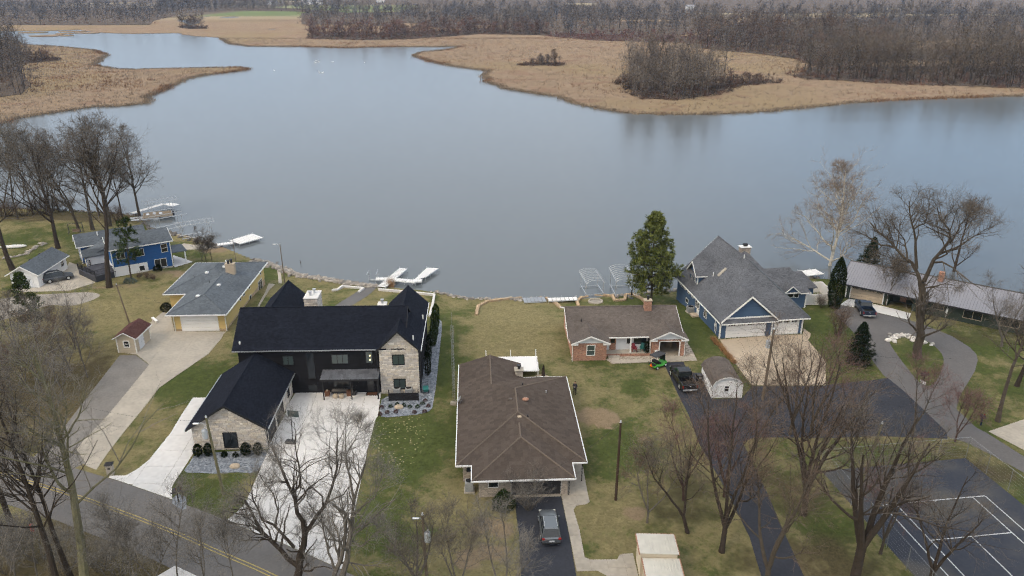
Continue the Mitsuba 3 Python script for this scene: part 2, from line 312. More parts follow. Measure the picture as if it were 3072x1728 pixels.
def straw_field(p, n, uv):
    big = fbm(p.x * .012, p.y * .010, 2.); mid = fbm(p.x * .06, p.y * .09, 5.); fine = fbm(p.x * .5, p.y * .55, 1., 3)
    c = mix((0.1419, 0.1032, 0.0705), (0.2838, 0.2107, 0.1479), dr.clip(.35 * mid + .65 * fine, 0, 1))
    c = mix(c, mi.Color3f(0.2064, 0.1591, 0.0903), .6 * smoothstep(.5, .72, big))
    c = mix(c, mi.Color3f(0.1634, 0.1015, 0.0705), .55 * smoothstep(.58, .75, mid))
    far = smoothstep(1000, 1350, p.y)
    strip = fbm(p.x * .0030, p.y * .0040, 9., 2)
    field = mix((0.1075, 0.0903, 0.0731), (0.258, 0.2236, 0.1591), smoothstep(.50, .60, strip))
    gx, gy = GREEN_FIELD
    inside = smoothstep(160, 120, dr.abs(p.x - gx)) * smoothstep(330, 250, dr.abs(p.y - gy))
    field = mix(field, mix((0.1118, 0.1419, 0.0645), (0.172, 0.1849, 0.1032), smoothstep(.4, .6, fbm(p.x * .01, p.y * .01, 3.))), inside)
    return mix(c, field, far)
pr('m_marsh', mikit.proc(straw_field), .95, .1)
m = MB()
marsh_polys = [(rough_edge(LEFT_MARSH, 2.2, 1.3, 3), 'left'), (rough_edge(FAR_MARSH, 4., 2.4, 4), 'far')]
POOLS = [[(-451.65,1107.74), (-452.46,1146.44), (-431.84,1130.65), (-406.69,1082.14), (-386.53,1005.66), (-389.89,993.43), (-425.11,1071.53)], [(-429.01,1205.31), (-426.67,1232.40), (-407.99,1241.70), (-398.15,1205.31), (-407.70,1187.89)], [(-273.69,912.79), (-266.34,917.93), (-256.83,910.23), (-261.29,900.16)], [(-474.63,1260.72), (-459.07,1251.14), (-446.39,1232.40), (-458.50,1227.80)]]
pools = unary_union([smooth_poly(q, 2) for q in POOLS])
for pg, which in marsh_polys:
    for g in getattr(pg, 'geoms', [pg]):
        if g.area < 20: continue
        g = g.difference(pools)
        for gg in getattr(g, 'geoms', [g]):
            e = trimesh.creation.extrude_polygon(gg, 1.1, engine='earcut'); e.apply_translation([0, 0, WATER - .75]); m.mesh(e)
MARSH_TOP = WATER + .35
structure('marsh', m, 'm_marsh', 'tan reed marsh and dormant fields on the far shore')
m = MB()
for q in ((203, 247, 96), (285, 273, 110), (445, 256, 80), (500, 240, 105), (625, 250, 80), (370, 268, 60), (490, 271, 45)):
    pass
for cx, cy, w in (((-495.30,850.68), 14, 3), ((-452.99,794.37), 15, 3), ((-450.26,802.25), 9, 5), ((-451.98,831.06), 10, 2.5), ((-461.78,866.57), 16, 2.5), ((-435.08,844.04), 13, 3), ((-433.03,800.26), 7, 2)):
    th = np.linspace(0, 2 * np.pi, 14)[:-1]; x, y = cx
    r = RNG.uniform(.75, 1.1, 13)
    e = trimesh.creation.extrude_polygon(Polygon(np.stack([x + cy * r * np.cos(th), y + w * 3 * r * np.sin(th)], 1)), .9, engine='earcut'); e.apply_translation([0, 0, WATER - .4]); m.mesh(e)
structure('mudbank', m, 'm_marsh', 'low tussock islets in the pale upper arm of the lake')

# far land beyond the woods
m = MB().add([(-3500, 2500, MARSH_TOP), (3500, 2500, MARSH_TOP), (3500, 5700, 12), (-3500, 5700, 12)], [[0, 1, 2, 3]])
structure('far_fields', m, 'm_marsh', 'distant farmland on the horizon')

# ---------------------------------------------------------------- roads and paving
def sheet(name, poly, dz, mat, label, parent=None):
    return structure(name, drape(poly, dz), mat, label) if parent is None else put(name, drape(poly, dz), mat, parent)
ROADC = np.array([(-67.48,71.96), (-58.70,71.01), (-52.22,68.72), (-47.58,66.98), (-42.11,64.79), (-36.12,62.04), (-30.75,59.47), (-26.96,57.39), (-22.49,55.09), (-17.74,52.42), (-11.81,49.05)])
road_line = LineString(ROADC)
road_poly = road_line.buffer(3.5, cap_style=2)
sheet('road', road_poly, .012, 'm_road', 'two lane grey asphalt road with a double yellow line')
for off in (.16, -.16):
    l = road_line.offset_curve(off); put('center_line', drape(l.buffer(.055, cap_style=2), .022), 'm_yellowpaint', 'road')

# grey asphalt apron and old driveway that leads to the shed and the yellow house
lane = Polygon([(-54.03,97.17), (-51.90,97.17), (-48.74,94.17), (-48.15,84.35), (-47.99,79.51), (-48.14,73.99), (-45.61,71.16), (-47.43,68.64), (-51.98,68.64), (-51.78,73.44), (-51.57,77.09), (-52.55,84.84)]).difference(road_poly.buffer(.02))
sheet('lane', lane, .014, 'm_oldasphalt', 'worn grey asphalt lane between the road and the tan shed')
yd = Polygon([(-51.89,97.35), (-53.75,97.51), (-51.96,97.97), (-52.12,102.01), (-54.61,107.43), (-54.41,112.36), (-52.54,110.81), (-49.65,105.10), (-41.95,104.86), (-42.11,104.05), (-41.87,102.52), (-41.93,97.51), (-43.67,91.48), (-44.69,87.71), (-44.45,83.95), (-44.33,77.82), (-44.12,73.17), (-43.79,69.85), (-44.95,70.43), (-46.17,71.24), (-49.23,72.92), (-48.62,74.92), (-49.08,78.64), (-49.16,81.77), (-48.68,89.03), (-49.01,94.49)]).difference(lane).buffer(0)
structure('yellow_house_driveway', drape(yd.buffer(-.02), .016), 'm_oldconcrete', 'stained tan concrete driveway of the yellow house')
slabs('yellow_house_driveway', yd.buffer(-.03), 'm_concrete', (3.6, 3.6), 4, (-49.65,105.10), .04)
ld = Polygon([(-83.33,121.11), (-81.37,120.31), (-80.26,120.66), (-73.63,121.20), (-71.12,124.98), (-76.12,129.28), (-78.57,133.67), (-81.18,135.56), (-79.93,131.83), (-79.40,122.65), (-83.73,122.33)]).buffer(0)
structure('garage_driveway', drape(ld.buffer(-.02), .016), 'm_oldconcrete', 'pale concrete pad in front of the white garage')
slabs('garage_driveway', ld.buffer(-.03), 'm_concrete', (3.8, 3.8), 33, (-71.15,124.89), .04)
gv = smooth_poly([(-87.09,116.43), (-82.94,117.48), (-80.04,119.43), (-76.08,119.65), (-70.14,120.84), (-67.14,119.43), (-67.92,116.43), (-70.03,114.36), (-73.74,115.39), (-75.50,111.58), (-78.54,107.80), (-82.01,108.54)])
pr('m_gravel', grain((0.3096, 0.2838, 0.2494), .35, .8, 9.), .95)
sheet('gravel', gv, .012, 'm_gravel', 'patchy pale gravel turnaround by the white garage')

# white concrete drive of the dark house: two arms and the court before the porch
road_edge = road_poly.buffer(.03)
west = Polygon([(-39.48,85.27), (-37.61,85.27), (-36.63,78.92), (-34.75,73.17), (-34.69,69.51), (-34.71,68.06), (-34.62,66.87), (-33.76,64.89), (-33.64,63.69), (-39.16,66.55), (-41.80,68.06), (-41.91,68.84), (-40.24,68.90), (-39.56,70.04), (-39.09,71.72), (-38.93,77.01), (-39.28,81.19)]).difference(road_edge).buffer(0)
east = Polygon([(-27.11,86.52), (-16.39,86.71), (-15.86,80.79), (-16.03,80.32), (-15.87,74.16), (-15.44,65.71), (-15.10,60.27), (-14.77,56.47), (-14.96,54.09), (-15.68,52.42), (-23.34,56.47), (-28.96,61.76), (-27.68,61.19), (-27.09,61.95), (-26.68,62.90), (-26.35,64.19), (-26.40,65.92), (-26.48,67.84), (-26.80,73.91), (-27.02,74.16), (-27.01,81.92), (-27.13,82.05), (-27.28,83.34)]).difference(road_edge).buffer(0)
for nm, pg, lab in (('west_drive', west, 'bright new concrete side drive of the dark house'), ('east_drive', east, 'bright new concrete court and driveway of the dark house')):
    structure(nm, drape(pg.buffer(-.02), .016), 'm_oldconcrete', lab)
    slabs(nm, pg.buffer(-.02), 'm_newconcrete', (3.05, 3.05), 2.5, (-26.9, 74.), .04, .04)
pr('m_bluestone', mikit.proc(lambda p, n, uv: mix((.085, .10, .125), (.33, .36, .40), dr.clip(voronoi(p.x * 5, p.y * 5)[2] * .75 + .25 * noise(p.x * 14, p.y * 14, 1.), 0, 1))), .85)
beds = [('garage_stone_bed', [(-34.59,72.92), (-34.48,71.01), (-34.58,69.40), (-32.52,69.35), (-30.47,69.17), (-28.63,69.58), (-31.23,69.17), (-29.39,69.58), (-26.75,69.17), (-26.64,71.48), (-26.73,73.66), (-28.67,73.66), (-32.55,73.17)]),
        ('mailbox_stone_bed', [(-33.82,64.99), (-33.71,65.71), (-32.74,65.51), (-32.12,64.29), (-31.67,63.00), (-33.45,63.99)]),
        ('house_stone_bed', [(-16.17,86.16), (-15.82,80.79), (-14.47,80.54), (-12.60,80.99), (-10.96,81.29), (-9.62,82.17), (-9.63,84.39), (-9.67,88.56), (-10.00,96.30), (-10.47,108.31), (-11.23,110.36), (-12.20,109.19), (-11.83,99.02), (-11.77,90.02), (-11.49,86.16)])]
for nm, pts in beds:
    sheet(nm, smooth_poly(pts, 1), .02, 'm_bluestone', 'bed of blue grey crushed stone, ' + nm.replace('_', ' '))
path = Polygon([(-28.24,115.05), (-25.61,115.26), (-24.25,122.09), (-23.59,126.93), (-24.58,127.19), (-26.15,126.46)])
sheet('garden_path', path, .03, 'm_greyasphalt', 'grey paved path from the dark house down to the dock')
p2 = Polygon([(-43.66,136.62), (-43.24,137.11), (-42.02,133.60), (-40.26,128.00), (-40.83,127.89), (-42.36,132.90)])
sheet('stone_path', p2, .03, 'm_concrete', 'narrow pale path down to the shore by the yellow house')
p3 = Polygon([(-40.29,114.35), (-40.86,119.39), (-41.17,121.29), (-42.42,127.53), (-41.15,127.03), (-41.07,124.27), (-40.34,118.25), (-39.95,114.35)])
sheet('patio_path', p3, .03, 'm_oldconcrete', 'concrete walk along the rear of the yellow house')
bp = Polygon([(-66.95,148.78), (-66.52,151.15), (-64.02,150.37), (-62.21,151.98), (-58.29,149.42), (-59.31,148.35), (-62.16,147.06), (-64.75,145.78)])
sheet('shore_path', bp, .03, 'm_concrete', 'concrete walk from the blue house to the white dock')

# brown house
bdrive = Polygon([(0.30,65.26), (4.91,65.39), (5.09,62.75), (5.39,58.15), (5.61,53.31), (0.80,53.31), (0.64,59.81), (0.44,61.99), (0.37,63.36)])
sheet('brown_house_driveway', bdrive, .018, 'm_asphalt', 'fresh black asphalt driveway with a silver car')
walk = Polygon([(4.94,65.39), (6.48,71.34), (7.54,71.34), (7.58,68.11), (7.64,65.91), (7.71,64.46), (7.33,64.06), (6.33,63.83), (6.01,63.21), (6.18,61.84), (6.35,60.38), (6.52,56.49), (6.98,56.14), (9.38,56.19), (9.68,56.84), (10.91,57.01), (10.98,53.31), (8.88,53.55), (7.46,54.71), (5.63,54.65), (5.41,58.15), (5.11,62.75)]).buffer(0)
structure('brown_house_walk', drape(walk.buffer(-.02), .016), 'm_oldconcrete', 'concrete walk along the black driveway to the metal roofed shed')
slabs('brown_house_walk', walk.buffer(-.02), 'm_concrete', (1.5, 1.5), 3, (4.94,65.39), .04)

# ranch, barn and right hand paving
rw = Polygon([(12.75,95.81), (13.45,94.52), (16.11,94.69), (18.64,94.95), (20.83,95.03), (24.61,95.38), (25.17,95.49), (25.16,98.63), (24.97,101.78), (23.66,96.69), (19.14,97.04), (14.90,97.31)]).buffer(0)
pr('m_pebble', mikit.proc(lambda p, n, uv: mix((.22, .18, .14), (.52, .47, .40), dr.clip(voronoi(p.x * 5, p.y * 5)[2] * .8 + .2 * noise(p.x * 14, p.y * 14, 1.), 0, 1))), .9)
sheet('ranch_gravel_bed', rw, .012, 'm_pebble', 'pale pebble border round the brick ranch house')
rcw = Polygon([(13.47,94.60), (13.71,97.31), (14.74,97.31), (14.57,95.64), (18.95,95.86), (20.09,97.04), (22.85,96.95), (24.82,96.34), (25.17,95.77), (18.80,95.00)]).buffer(0)
sheet('ranch_walk', rcw, .034, 'm_concrete', 'concrete walk in front of the brick ranch house')
lanep = Polygon([(20.44,94.89), (23.21,95.08), (23.13,92.00), (24.74,91.87), (24.73,84.97), (28.41,85.16), (30.54,88.23), (39.99,88.32), (40.10,88.61), (47.15,90.00), (48.78,90.55), (49.27,86.84), (49.70,77.52), (49.06,75.93), (41.48,76.51), (36.45,76.09), (27.49,76.26), (25.78,75.27), (25.70,65.92), (25.43,59.53), (25.21,51.69), (21.38,51.69), (22.02,59.25), (21.70,65.92), (20.87,74.79), (20.98,81.19), (20.68,86.32), (20.59,90.71)]).buffer(0)
sheet('black_driveway', lanep, .016, 'm_asphalt', 'new black asphalt drive and wide parking pad')
tan = Polygon([(29.84,102.09), (29.78,98.63), (30.05,94.80), (30.31,91.22), (30.59,88.42), (40.00,88.42), (42.43,94.94), (42.51,98.33), (42.45,101.78), (43.27,103.18), (43.68,104.14), (43.28,106.09), (42.31,103.88), (38.02,103.66)]).buffer(0)
structure('blue_house_driveway', drape(tan.buffer(-.02), .016), 'm_oldconcrete', 'tan concrete driveway before the white garage doors')
slabs('blue_house_driveway', tan.buffer(-.02), 'm_tanconcrete', (3.9, 2.9), 8, (29.84,102.09), .04, .03)
turn = Polygon([(50.09,112.23), (52.07,114.92), (54.41,113.70), (60.35,109.05), (61.16,108.23), (62.36,106.12), (63.85,103.32), (64.43,99.61), (64.12,97.40), (63.32,95.58), (61.15,92.37), (58.10,88.67), (55.63,85.71), (53.53,82.56), (53.56,78.36), (54.11,77.28), (55.50,72.40), (57.17,67.22), (55.21,64.26), (53.67,69.38), (52.22,72.62), (50.61,75.29), (49.33,76.21), (49.18,77.65), (49.05,87.24), (48.57,91.25), (48.93,95.43), (49.61,98.97), (50.12,103.25), (50.09,106.05), (49.90,108.97)]).buffer(0)
isle = smooth_poly([(54.21,102.57), (55.40,103.77), (57.01,104.11), (58.77,103.25), (59.62,100.91), (59.66,98.34), (58.79,95.58), (56.96,92.65), (54.50,89.34), (52.63,87.88), (52.26,89.34), (52.62,93.23), (53.37,99.29)], 2)
turn = turn.difference(isle).difference(lanep)
sheet('turnaround', turn, .014, 'm_greyasphalt', 'grey asphalt turnaround lane round a grass island')
gp = Polygon([(52.11,115.05), (54.91,118.19), (58.75,114.67), (61.89,111.64), (61.11,110.49), (60.33,109.16), (54.46,113.83)])
structure('garage_apron', drape(gp, .03), 'm_newconcrete', 'white concrete strip before the tan garage door')
fd = Polygon([(54.48,77.47), (60.24,80.18), (66.37,83.11), (58.21,68.78), (56.23,73.60)]).buffer(0)
structure('corner_driveway', drape(fd.buffer(-.02), .016), 'm_oldconcrete', 'concrete drive that leaves the lane at the edge of the view')
slabs('corner_driveway', fd.buffer(-.02), 'm_concrete', (3.4, 3.4), 25, (54.48,77.47), .04)
bt = Polygon([(-30.71,54.09), (-29.69,55.37), (-27.33,54.09), (-26.48,51.83), (-29.76,51.83)])
structure('drive_corner', drape(bt, .03), 'm_newconcrete', 'corner of a pale concrete drive beside the road')

# tennis court, laid out at its regulation size
TC = Frame(41.9, 64.7, 0, 7.6)
def court_xy(a, b): return tuple(TC([a, b, 0])[:2])
court = Polygon([court_xy(-8.6, 6.2), court_xy(8.0, 6.4), court_xy(8.9, -24), court_xy(-8.2, -24)])
sheet('court', court, .016, 'm_court' if 'm_court' in scene else pr('m_court', mikit.proc(lambda p, n, uv: mix((.034, .041, .060), (.090, .088, .084), dr.clip(smoothstep(.35, .75, fbm(p.x * .22, p.y * .22, 4.)) * .8 + .2 * noise(p.x * 6, p.y * 6, 1.), 0, 1))), .85), 'worn dark blue tennis court surface')
def line(a, b, w=.06):
    put('court_line', drape(LineString([court_xy(*a), court_xy(*b)]).buffer(w, cap_style=2), .026), 'm_whitepaint', 'court')
for a, b in (((-5.485, 0), (5.485, 0)), ((-4.115, -.05), (-4.115, -18.3)), ((4.115, -.05), (4.115, -18.3)), ((-5.485, -.05), (-5.485, -23.77)), ((5.485, -.05), (5.485, -23.77)), ((-4.07, -5.485), (4.07, -5.485)), ((0, -5.53), (0, -18.2)), ((0, -.06), (0, -.2))):
    line(a, b)


# ================================================================ BUILDINGS
pr('roof_navy0', shingle(((0.0036, 0.0048, 0.009), (0.0156, 0.0192, 0.0312))), .9, .15); bumped('m_roof_navy', 'roof_navy0', shingle_height(0.096, 0.24, 0.015))
pr('roof_slate0', shingle(((0.0765, 0.09, 0.1062), (0.1485, 0.1692, 0.1908)), blotch=.22), .92, .1); bumped('m_roof_slate', 'roof_slate0', shingle_height(0.126, 0.288, 0.018))
pr('roof_grey0', shingle(((0.077, 0.0821, 0.0944), (0.1693, 0.1775, 0.197)), blotch=.30), .92, .1); bumped('m_roof_grey', 'roof_grey0', shingle_height(0.1436, 0.3283, 0.0205))
pr('roof_brown0', shingle(((0.0612, 0.0486, 0.0414), (0.1125, 0.0909, 0.0774)), row=.24, w=.42, blotch=.12), .92, .1); bumped('m_roof_brown', 'roof_brown0', shingle_height(0.216, 0.378, 0.0315))
pr('roof_taupe0', shingle(((0.0882, 0.0747, 0.0666), (0.1602, 0.1368, 0.1224)), blotch=.28), .92, .1); bumped('m_roof_taupe', 'roof_taupe0', shingle_height(0.126, 0.288, 0.0135))
pr('roof_red0', shingle(((0.054, 0.0252, 0.0234), (0.1215, 0.063, 0.0558)), blotch=.2), .92, .1); bumped('m_roof_red', 'roof_red0', shingle_height(0.126, 0.27, 0.018))
for k in ('navy', 'slate', 'grey', 'brown', 'taupe', 'red'): del scene[f'roof_{k}0']
def sided(name, col, lap, amp=.1, rough=.75):
    pr(name + '_flat', siding(col, lap, amp), rough, .25); bumped(name, name + '_flat', lap_height(lap)); del scene[name + '_flat']; return name
sided('m_blacksiding', (0.0095, 0.0095, 0.012), .15, .3); sided('m_yellowsiding', (0.5676, 0.43, 0.1806), .16, .07); sided('m_bluesiding', (0.0258, 0.0989, 0.2752), .14, .10); sided('m_slateblue', (0.0645, 0.1118, 0.1935), .15, .12)
sided('m_greensiding', (.042, .056, .044), .18, .15); sided('m_tansiding', (.50, .44, .34), .2, .08); sided('m_whitesiding', (.78, .79, .80), .2, .05)
pr('m_gablewhite', (.66, .69, .73), .7)
def brick(col, mortar, bw=.23, bh=.08):
    def fn(p, n, uv):
        r = dr.floor(p.z / bh); a = coords_v(p, n) / bw + .5 * (r - 2 * dr.floor(r / 2)); c = cell_rand(dr.floor(a), r, 4)
        fz, fa = p.z / bh - r, a - dr.floor(a)
        m = dr.maximum(smoothstep(.14, .04, fz), smoothstep(.08, .02, fa))
        q = cell_rand(dr.floor(a / 7), r, 9)
        return mix(mi.Color3f(col) * (.55 + .8 * c * (.4 + .6 * q) + .25 * fbm(p.x, p.y, p.z)), mortar, m)
    return mikit.proc(fn)
pr('m_brick', brick((.355, .185, .128), (.36, .31, .26)), .9); pr('m_tanbrick', brick((.42, .31, .20), (.40, .34, .27)), .9); pr('m_greybrick', brick((.40, .345, .29), (.36, .33, .29)), .9); pr('m_blockwall', brick((.42, .39, .34), (.34, .31, .27), .45, .22), .9)
pr('m_mortar', (.46, .42, .37), .95)
ribs = (.29, .29, .32)
pr('m_metalroof', grain(ribs, .12, .25, 1.5), .42, .4, .25)
pr('m_metalrib', (.17, .17, .20), .5, .4, .2); pr('m_whitemetal', grain((.56, .55, .50), .14, .5, 3.), .5, .4)
pr('m_deckgrey', grain((.085, .088, .105), .25, 1., 9.), .8); pr('m_lattice', (.05, .052, .062), .8)

def sub(fr, u, v, z=0., deg=0.):
    g = Frame(0, 0); a = math.radians(deg)
    g.m = np.array([[math.cos(a), math.sin(a), 0], [-math.sin(a), math.cos(a), 0], [0, 0, 1.]]) @ fr.m; g.o = fr([u, v, z]); return g
def face(fr, x0, x1, y0, y1, side):
    """a wall's own frame: x runs along it from the left as seen from outside, -y is outwards"""
    return {'front': sub(fr, x0, y0), 'right': sub(fr, x1, y0, 0, 90), 'back': sub(fr, x1, y1, 0, 180), 'left': sub(fr, x0, y1, 0, -90)}[side]
def along(fr, p): 
    """world point -> (s, z) in a wall's frame"""
    q = (np.asarray(p) - fr.o) @ fr.m.T; return q[0], q[2]
def window(t, fr, s0, s1, z0, z1, cols=1, rows=1, frame='m_white', glass='m_glass', fw=.07, name='window', depth=.05, grid=0):
    m = MB(); m.box(s0 - fw, s1 + fw, -depth, 0, z1, z1 + fw).box(s0 - fw, s1 + fw, -depth - .02, 0, z0 - fw, z0).box(s0 - fw, s0, -depth, 0, z0, z1).box(s1, s1 + fw, -depth, 0, z0, z1)
    for i in range(1, cols): x = s0 + (s1 - s0) * i / cols; m.box(x - .035, x + .035, -depth + .008, 0, z0, z1)
    for j in range(1, rows): z = z0 + (z1 - z0) * j / rows; m.box(s0, s1, -depth + .012, 0, z - .03, z + .03)
    w = put(name, m, frame, t, fr)
    for i in range(cols):
        for j in range(rows):
            a, b = s0 + (s1 - s0) * i / cols, s0 + (s1 - s0) * (i + 1) / cols; c, d = z0 + (z1 - z0) * j / rows, z0 + (z1 - z0) * (j + 1) / rows
            put('pane', MB().box(a, b, -.02, 0, c, d), glass, w, fr)
    return w
def win2(t, fr, p, q, **k):
    """window between two surveyed corner points (upper left, lower right)"""
    (a, d), (b, c) = along(fr, p), along(fr, q); return window(t, fr, min(a, b), max(a, b), min(c, d), max(c, d), **k)
def door(t, fr, s0, s1, z1, mat='m_white', z0=0.03, glass=0):
    k = put('door', MB().box(s0, s1, -.06, 0, z0, z1).box(s0 + .1, s1 - .1, -.075, -.05, z0 + .15, z0 + (z1 - z0) * .42).box(s0 + .1, s1 - .1, -.075, -.05, z0 + (z1 - z0) * .5, z1 - .15), mat, t, fr)
    put('handle', MB().box(s1 - .14, s1 - .08, -.12, -.06, z0 + .95, z0 + 1.05), 'm_darkmetal', k, fr)
    if glass: put('pane', MB().box(s0 + .16, s1 - .16, -.082, -.05, z0 + (z1 - z0) * .52, z1 - .2), 'm_glass', k, fr)
    return k
def garage_door(t, fr, s0, s1, z1, mat='m_white', rows=4, lights=0, z0=.02, trim='m_trim'):
    m = MB().box(s0 - .14, s1 + .14, -.07, 0, z1, z1 + .14).box(s0 - .14, s0, -.07, 0, z0, z1).box(s1, s1 + .14, -.07, 0, z0, z1)
    g = put('garage_door', m, trim, t, fr); h = (z1 - z0) / rows
    for r in range(rows):
        p = MB().box(s0, s1, -.03, 0, z0 + r * h + .012, z0 + (r + 1) * h - .012)
        n = max(2, round((s1 - s0) / 1.2))
        if r < rows - (1 if lights else 0):
            for i in range(n): a = s0 + (s1 - s0) * i / n; p.box(a + .1, a + (s1 - s0) / n - .1, -.042, -.03, z0 + r * h + .1, z0 + (r + 1) * h - .1)
        put('panel', p, mat, g, fr)
    for i in range(lights):
        w = (s1 - s0) / lights; a = s0 + i * w + w * .13
        pw = w * .74 / 4
        for j in range(4): put('pane', MB().box(a + j * pw + .03, a + (j + 1) * pw - .03, -.05, -.03, z1 - h * .82, z1 - h * .22), 'm_glass', g, fr)
    return g
def roof(t, fr, planes, mat, thick=.14, name='roof'):
    m = MB()
    for p in planes: m.slab(p, thick)
    return put(name, m, mat, t, fr)
def edge(t, fr, lines, mat='m_trim', w=.09, h=.17, name='fascia', drop=.03):
    """boards or gutters along eaves and rakes, one part each"""
    for a, b in lines:
        a, b = np.asarray(a, float), np.asarray(b, float); d = b - a; L = np.linalg.norm(d); d /= L
        n = np.cross(d, [0, 0, 1.]); n /= np.linalg.norm(n)
        P = [a + n * sx * w / 2 - [0, 0, dz] for dz in (drop, drop + h) for sx in (-1, 1)]; P += [p + d * L for p in P]
        put(name, hull(P), mat, t, fr)
def gable_planes(u0, u1, v0, v1, ze, zr, axis='v'):
    """two slopes; the ridge runs along axis"""
    if axis == 'v':
        c = (u0 + u1) / 2; return [[(u0, v0, ze), (c, v0, zr), (c, v1, zr), (u0, v1, ze)], [(c, v0, zr), (u1, v0, ze), (u1, v1, ze), (c, v1, zr)]]
    c = (v0 + v1) / 2; return [[(u0, v0, ze), (u1, v0, ze), (u1, c, zr), (u0, c, zr)], [(u0, c, zr), (u1, c, zr), (u1, v1, ze), (u0, v1, ze)]]
def hip_planes(u0, u1, v0, v1, ze, pitch, front=True, back=True):
    """hip roof, ridge along v"""
    h = (u1 - u0) / 2; c = (u0 + u1) / 2; zr = ze + pitch * h; a, b = v0 + h * front, v1 - h * back
    P = [[(u0, v0, ze), (c, a, zr), (c, b, zr), (u0, v1, ze)], [(u1, v0, ze), (u1, v1, ze), (c, b, zr), (c, a, zr)]]
    if front: P.append([(u0, v0, ze), (u1, v0, ze), (c, a, zr)])
    if back: P.append([(u1, v1, ze), (u0, v1, ze), (c, b, zr)])
    return P
def ridge_cap(t, fr, lines, mat, w=.16):
    m = MB()
    for a, b in lines: m.tube([np.asarray(a, float) + [0, 0, .0], np.asarray(b, float)], w * .5, 6)
    put('ridge_cap', m, mat, t, fr)
def walls(t, fr, x0, x1, y0, y1, z0, z1, mat, name='wall', mb=None):
    return put(name, MB().box(x0, x1, y0, y1, z0, z1), mat, t, fr)
def gable_wall(t, fr, a, b, z, zr, v, th, mat, axis='u', name='gable_wall'):
    """triangle of wall under a gable; spans a..b along axis at the other coordinate v"""
    c = (a + b) / 2; P = []
    for y in (v, v + th):
        P += [(a, y, z), (b, y, z), (c, y, zr)] if axis == 'u' else [(y, a, z), (y, b, z), (y, c, zr)]
    return put(name, hull(P), mat, t, fr)
def veneer(t, fr, poly, holes, seed, cols, name='stone_veneer', hr=(.15, .30), lr=(.28, .75), gap=.018):
    """squared stones laid in courses, each with its own face and tone"""
    rg = np.random.default_rng(seed); m = MB(); area = Polygon(poly)
    for h in holes: area = area.difference(h)
    shapely.prepare(area); x0, z0, x1, z1 = area.bounds; z = z0
    while z < z1:
        h = rg.uniform(*hr); x = x0 - rg.uniform(0, .4)
        while x < x1:
            w = rg.uniform(*lr); c = sbox(x + gap, z + gap, x + w - gap, z + h - gap)
            if area.intersects(c):
                d = rg.uniform(.03, .075); base = np.array(cols[rg.integers(len(cols))]) * rg.uniform(.86, 1.14)
                g = c if area.contains(c) else c.intersection(area)
                for gg in getattr(g, 'geoms', [g]):
                    if gg.geom_type != 'Polygon' or gg.area < .004: continue
                    q = np.array(gg.exterior.coords)[:-1]
                    if not gg.exterior.is_ccw: q = q[::-1]
                    n = len(q); b = np.c_[q[:, 0], np.zeros(n), q[:, 1]]; f = np.c_[q[:, 0], np.full(n, -d), q[:, 1]]
                    cen = f.mean(0); f2 = cen + (f - cen) * [.93, 1, .88]
                    fc = [[i, (i + 1) % n, n + (i + 1) % n] for i in range(n)] + [[i, n + (i + 1) % n, n + i] for i in range(n)] + [[n, n + i, n + i + 1] for i in range(1, n - 1)]
                    m.add(np.vstack([b, f2]), fc, base)
            x += w
        z += h
    return put(name, m, 'm_vertex', t, fr, color=True, kind='stuff', label='tan and grey stones laid in courses')
STONES = [(.64, .59, .52), (.58, .53, .46), (.53, .49, .44), (.68, .64, .58), (.60, .54, .45), (.55, .52, .49), (.48, .45, .42)]
def vent_pipe(t, fr, u, v, z, h=.45, r=.05, mat='m_darkmetal'): put('vent_pipe', cyl(r, z - .1, z + h, u, v, 8), mat, t, fr)
def vent_box(t, fr, u, v, z, s=.35, mat='m_trim'): put('roof_vent', MB().mesh(rbox(u - s, u + s, v - s * .8, v + s * .8, z - .15, z + .16, .05)), mat, t, fr)
def chimney(t, fr, u0, u1, v0, v1, z0, z1, mat, cap=.12, over=.1, flues=1, capmat='m_concrete', fl='m_darkmetal'):
    c = put('chimney', MB().box(u0, u1, v0, v1, z0, z1), mat, t, fr)
    put('cap', rbox(u0 - over, u1 + over, v0 - over, v1 + over, z1, z1 + cap, .02), capmat, c, fr)
    for i in range(flues):
        x, y = (u0 + u1) / 2 + (i - (flues - 1) / 2) * .35, (v0 + v1) / 2 + (i - (flues - 1) / 2) * min(.9, (v1 - v0) * .5)
        put('flue', cyl(.17, z1 + cap, z1 + cap + .5, x, y, 10).mesh(trimesh.Trimesh(*cyl(.24, z1 + cap + .5, z1 + cap + .62, x, y, 10).arrays()[:2])), fl, c, fr)
    return c
def downspout(t, fr, u, v, z0, z1, mat='m_white', r=.045): put('downspout', MB().box(u - r, u + r, v - r, v + r, z0, z1), mat, t, fr)

# ---------------------------------------------------------------- the dark house with stone gables
H = Frame(-33.5, 86.2, 0, 2.0)
t = thing('dark_house', 'large black sided house with navy shingle roof, stone gables and a front garage wing', 'house')
walls(t, H, 0, 20.2, 0, 9.2, -1.2, 6.15, 'm_blacksiding')
gable_wall(t, H, 0, 9.2, 6.15, 9.5, 0, .2, 'm_blacksiding', 'v'); gable_wall(t, H, 0, 9.2, 6.15, 9.5, 20.0, .2, 'm_blacksiding', 'v')
main = gable_planes(-.5, 20.45, -.5, 9.7, 6.2, 9.75, 'u')
roof(t, H, main, 'm_roof_navy', .16); ridge_cap(t, H, [((-.5, 4.6, 9.75), (20.45, 4.6, 9.75))], 'm_roof_navy')
edge(t, H, [((-.5, -.55, 6.2), (16.9, -.55, 6.2))], 'm_steel', .1, .12, 'gutter')
edge(t, H, [((-.53, -.5, 6.2), (-.53, 4.6, 9.75)), ((20.48, -.5, 6.2), (20.48, 4.6, 9.75)), ((20.48, 9.7, 6.2), (20.48, 4.6, 9.75))], 'm_black', .06, .2)
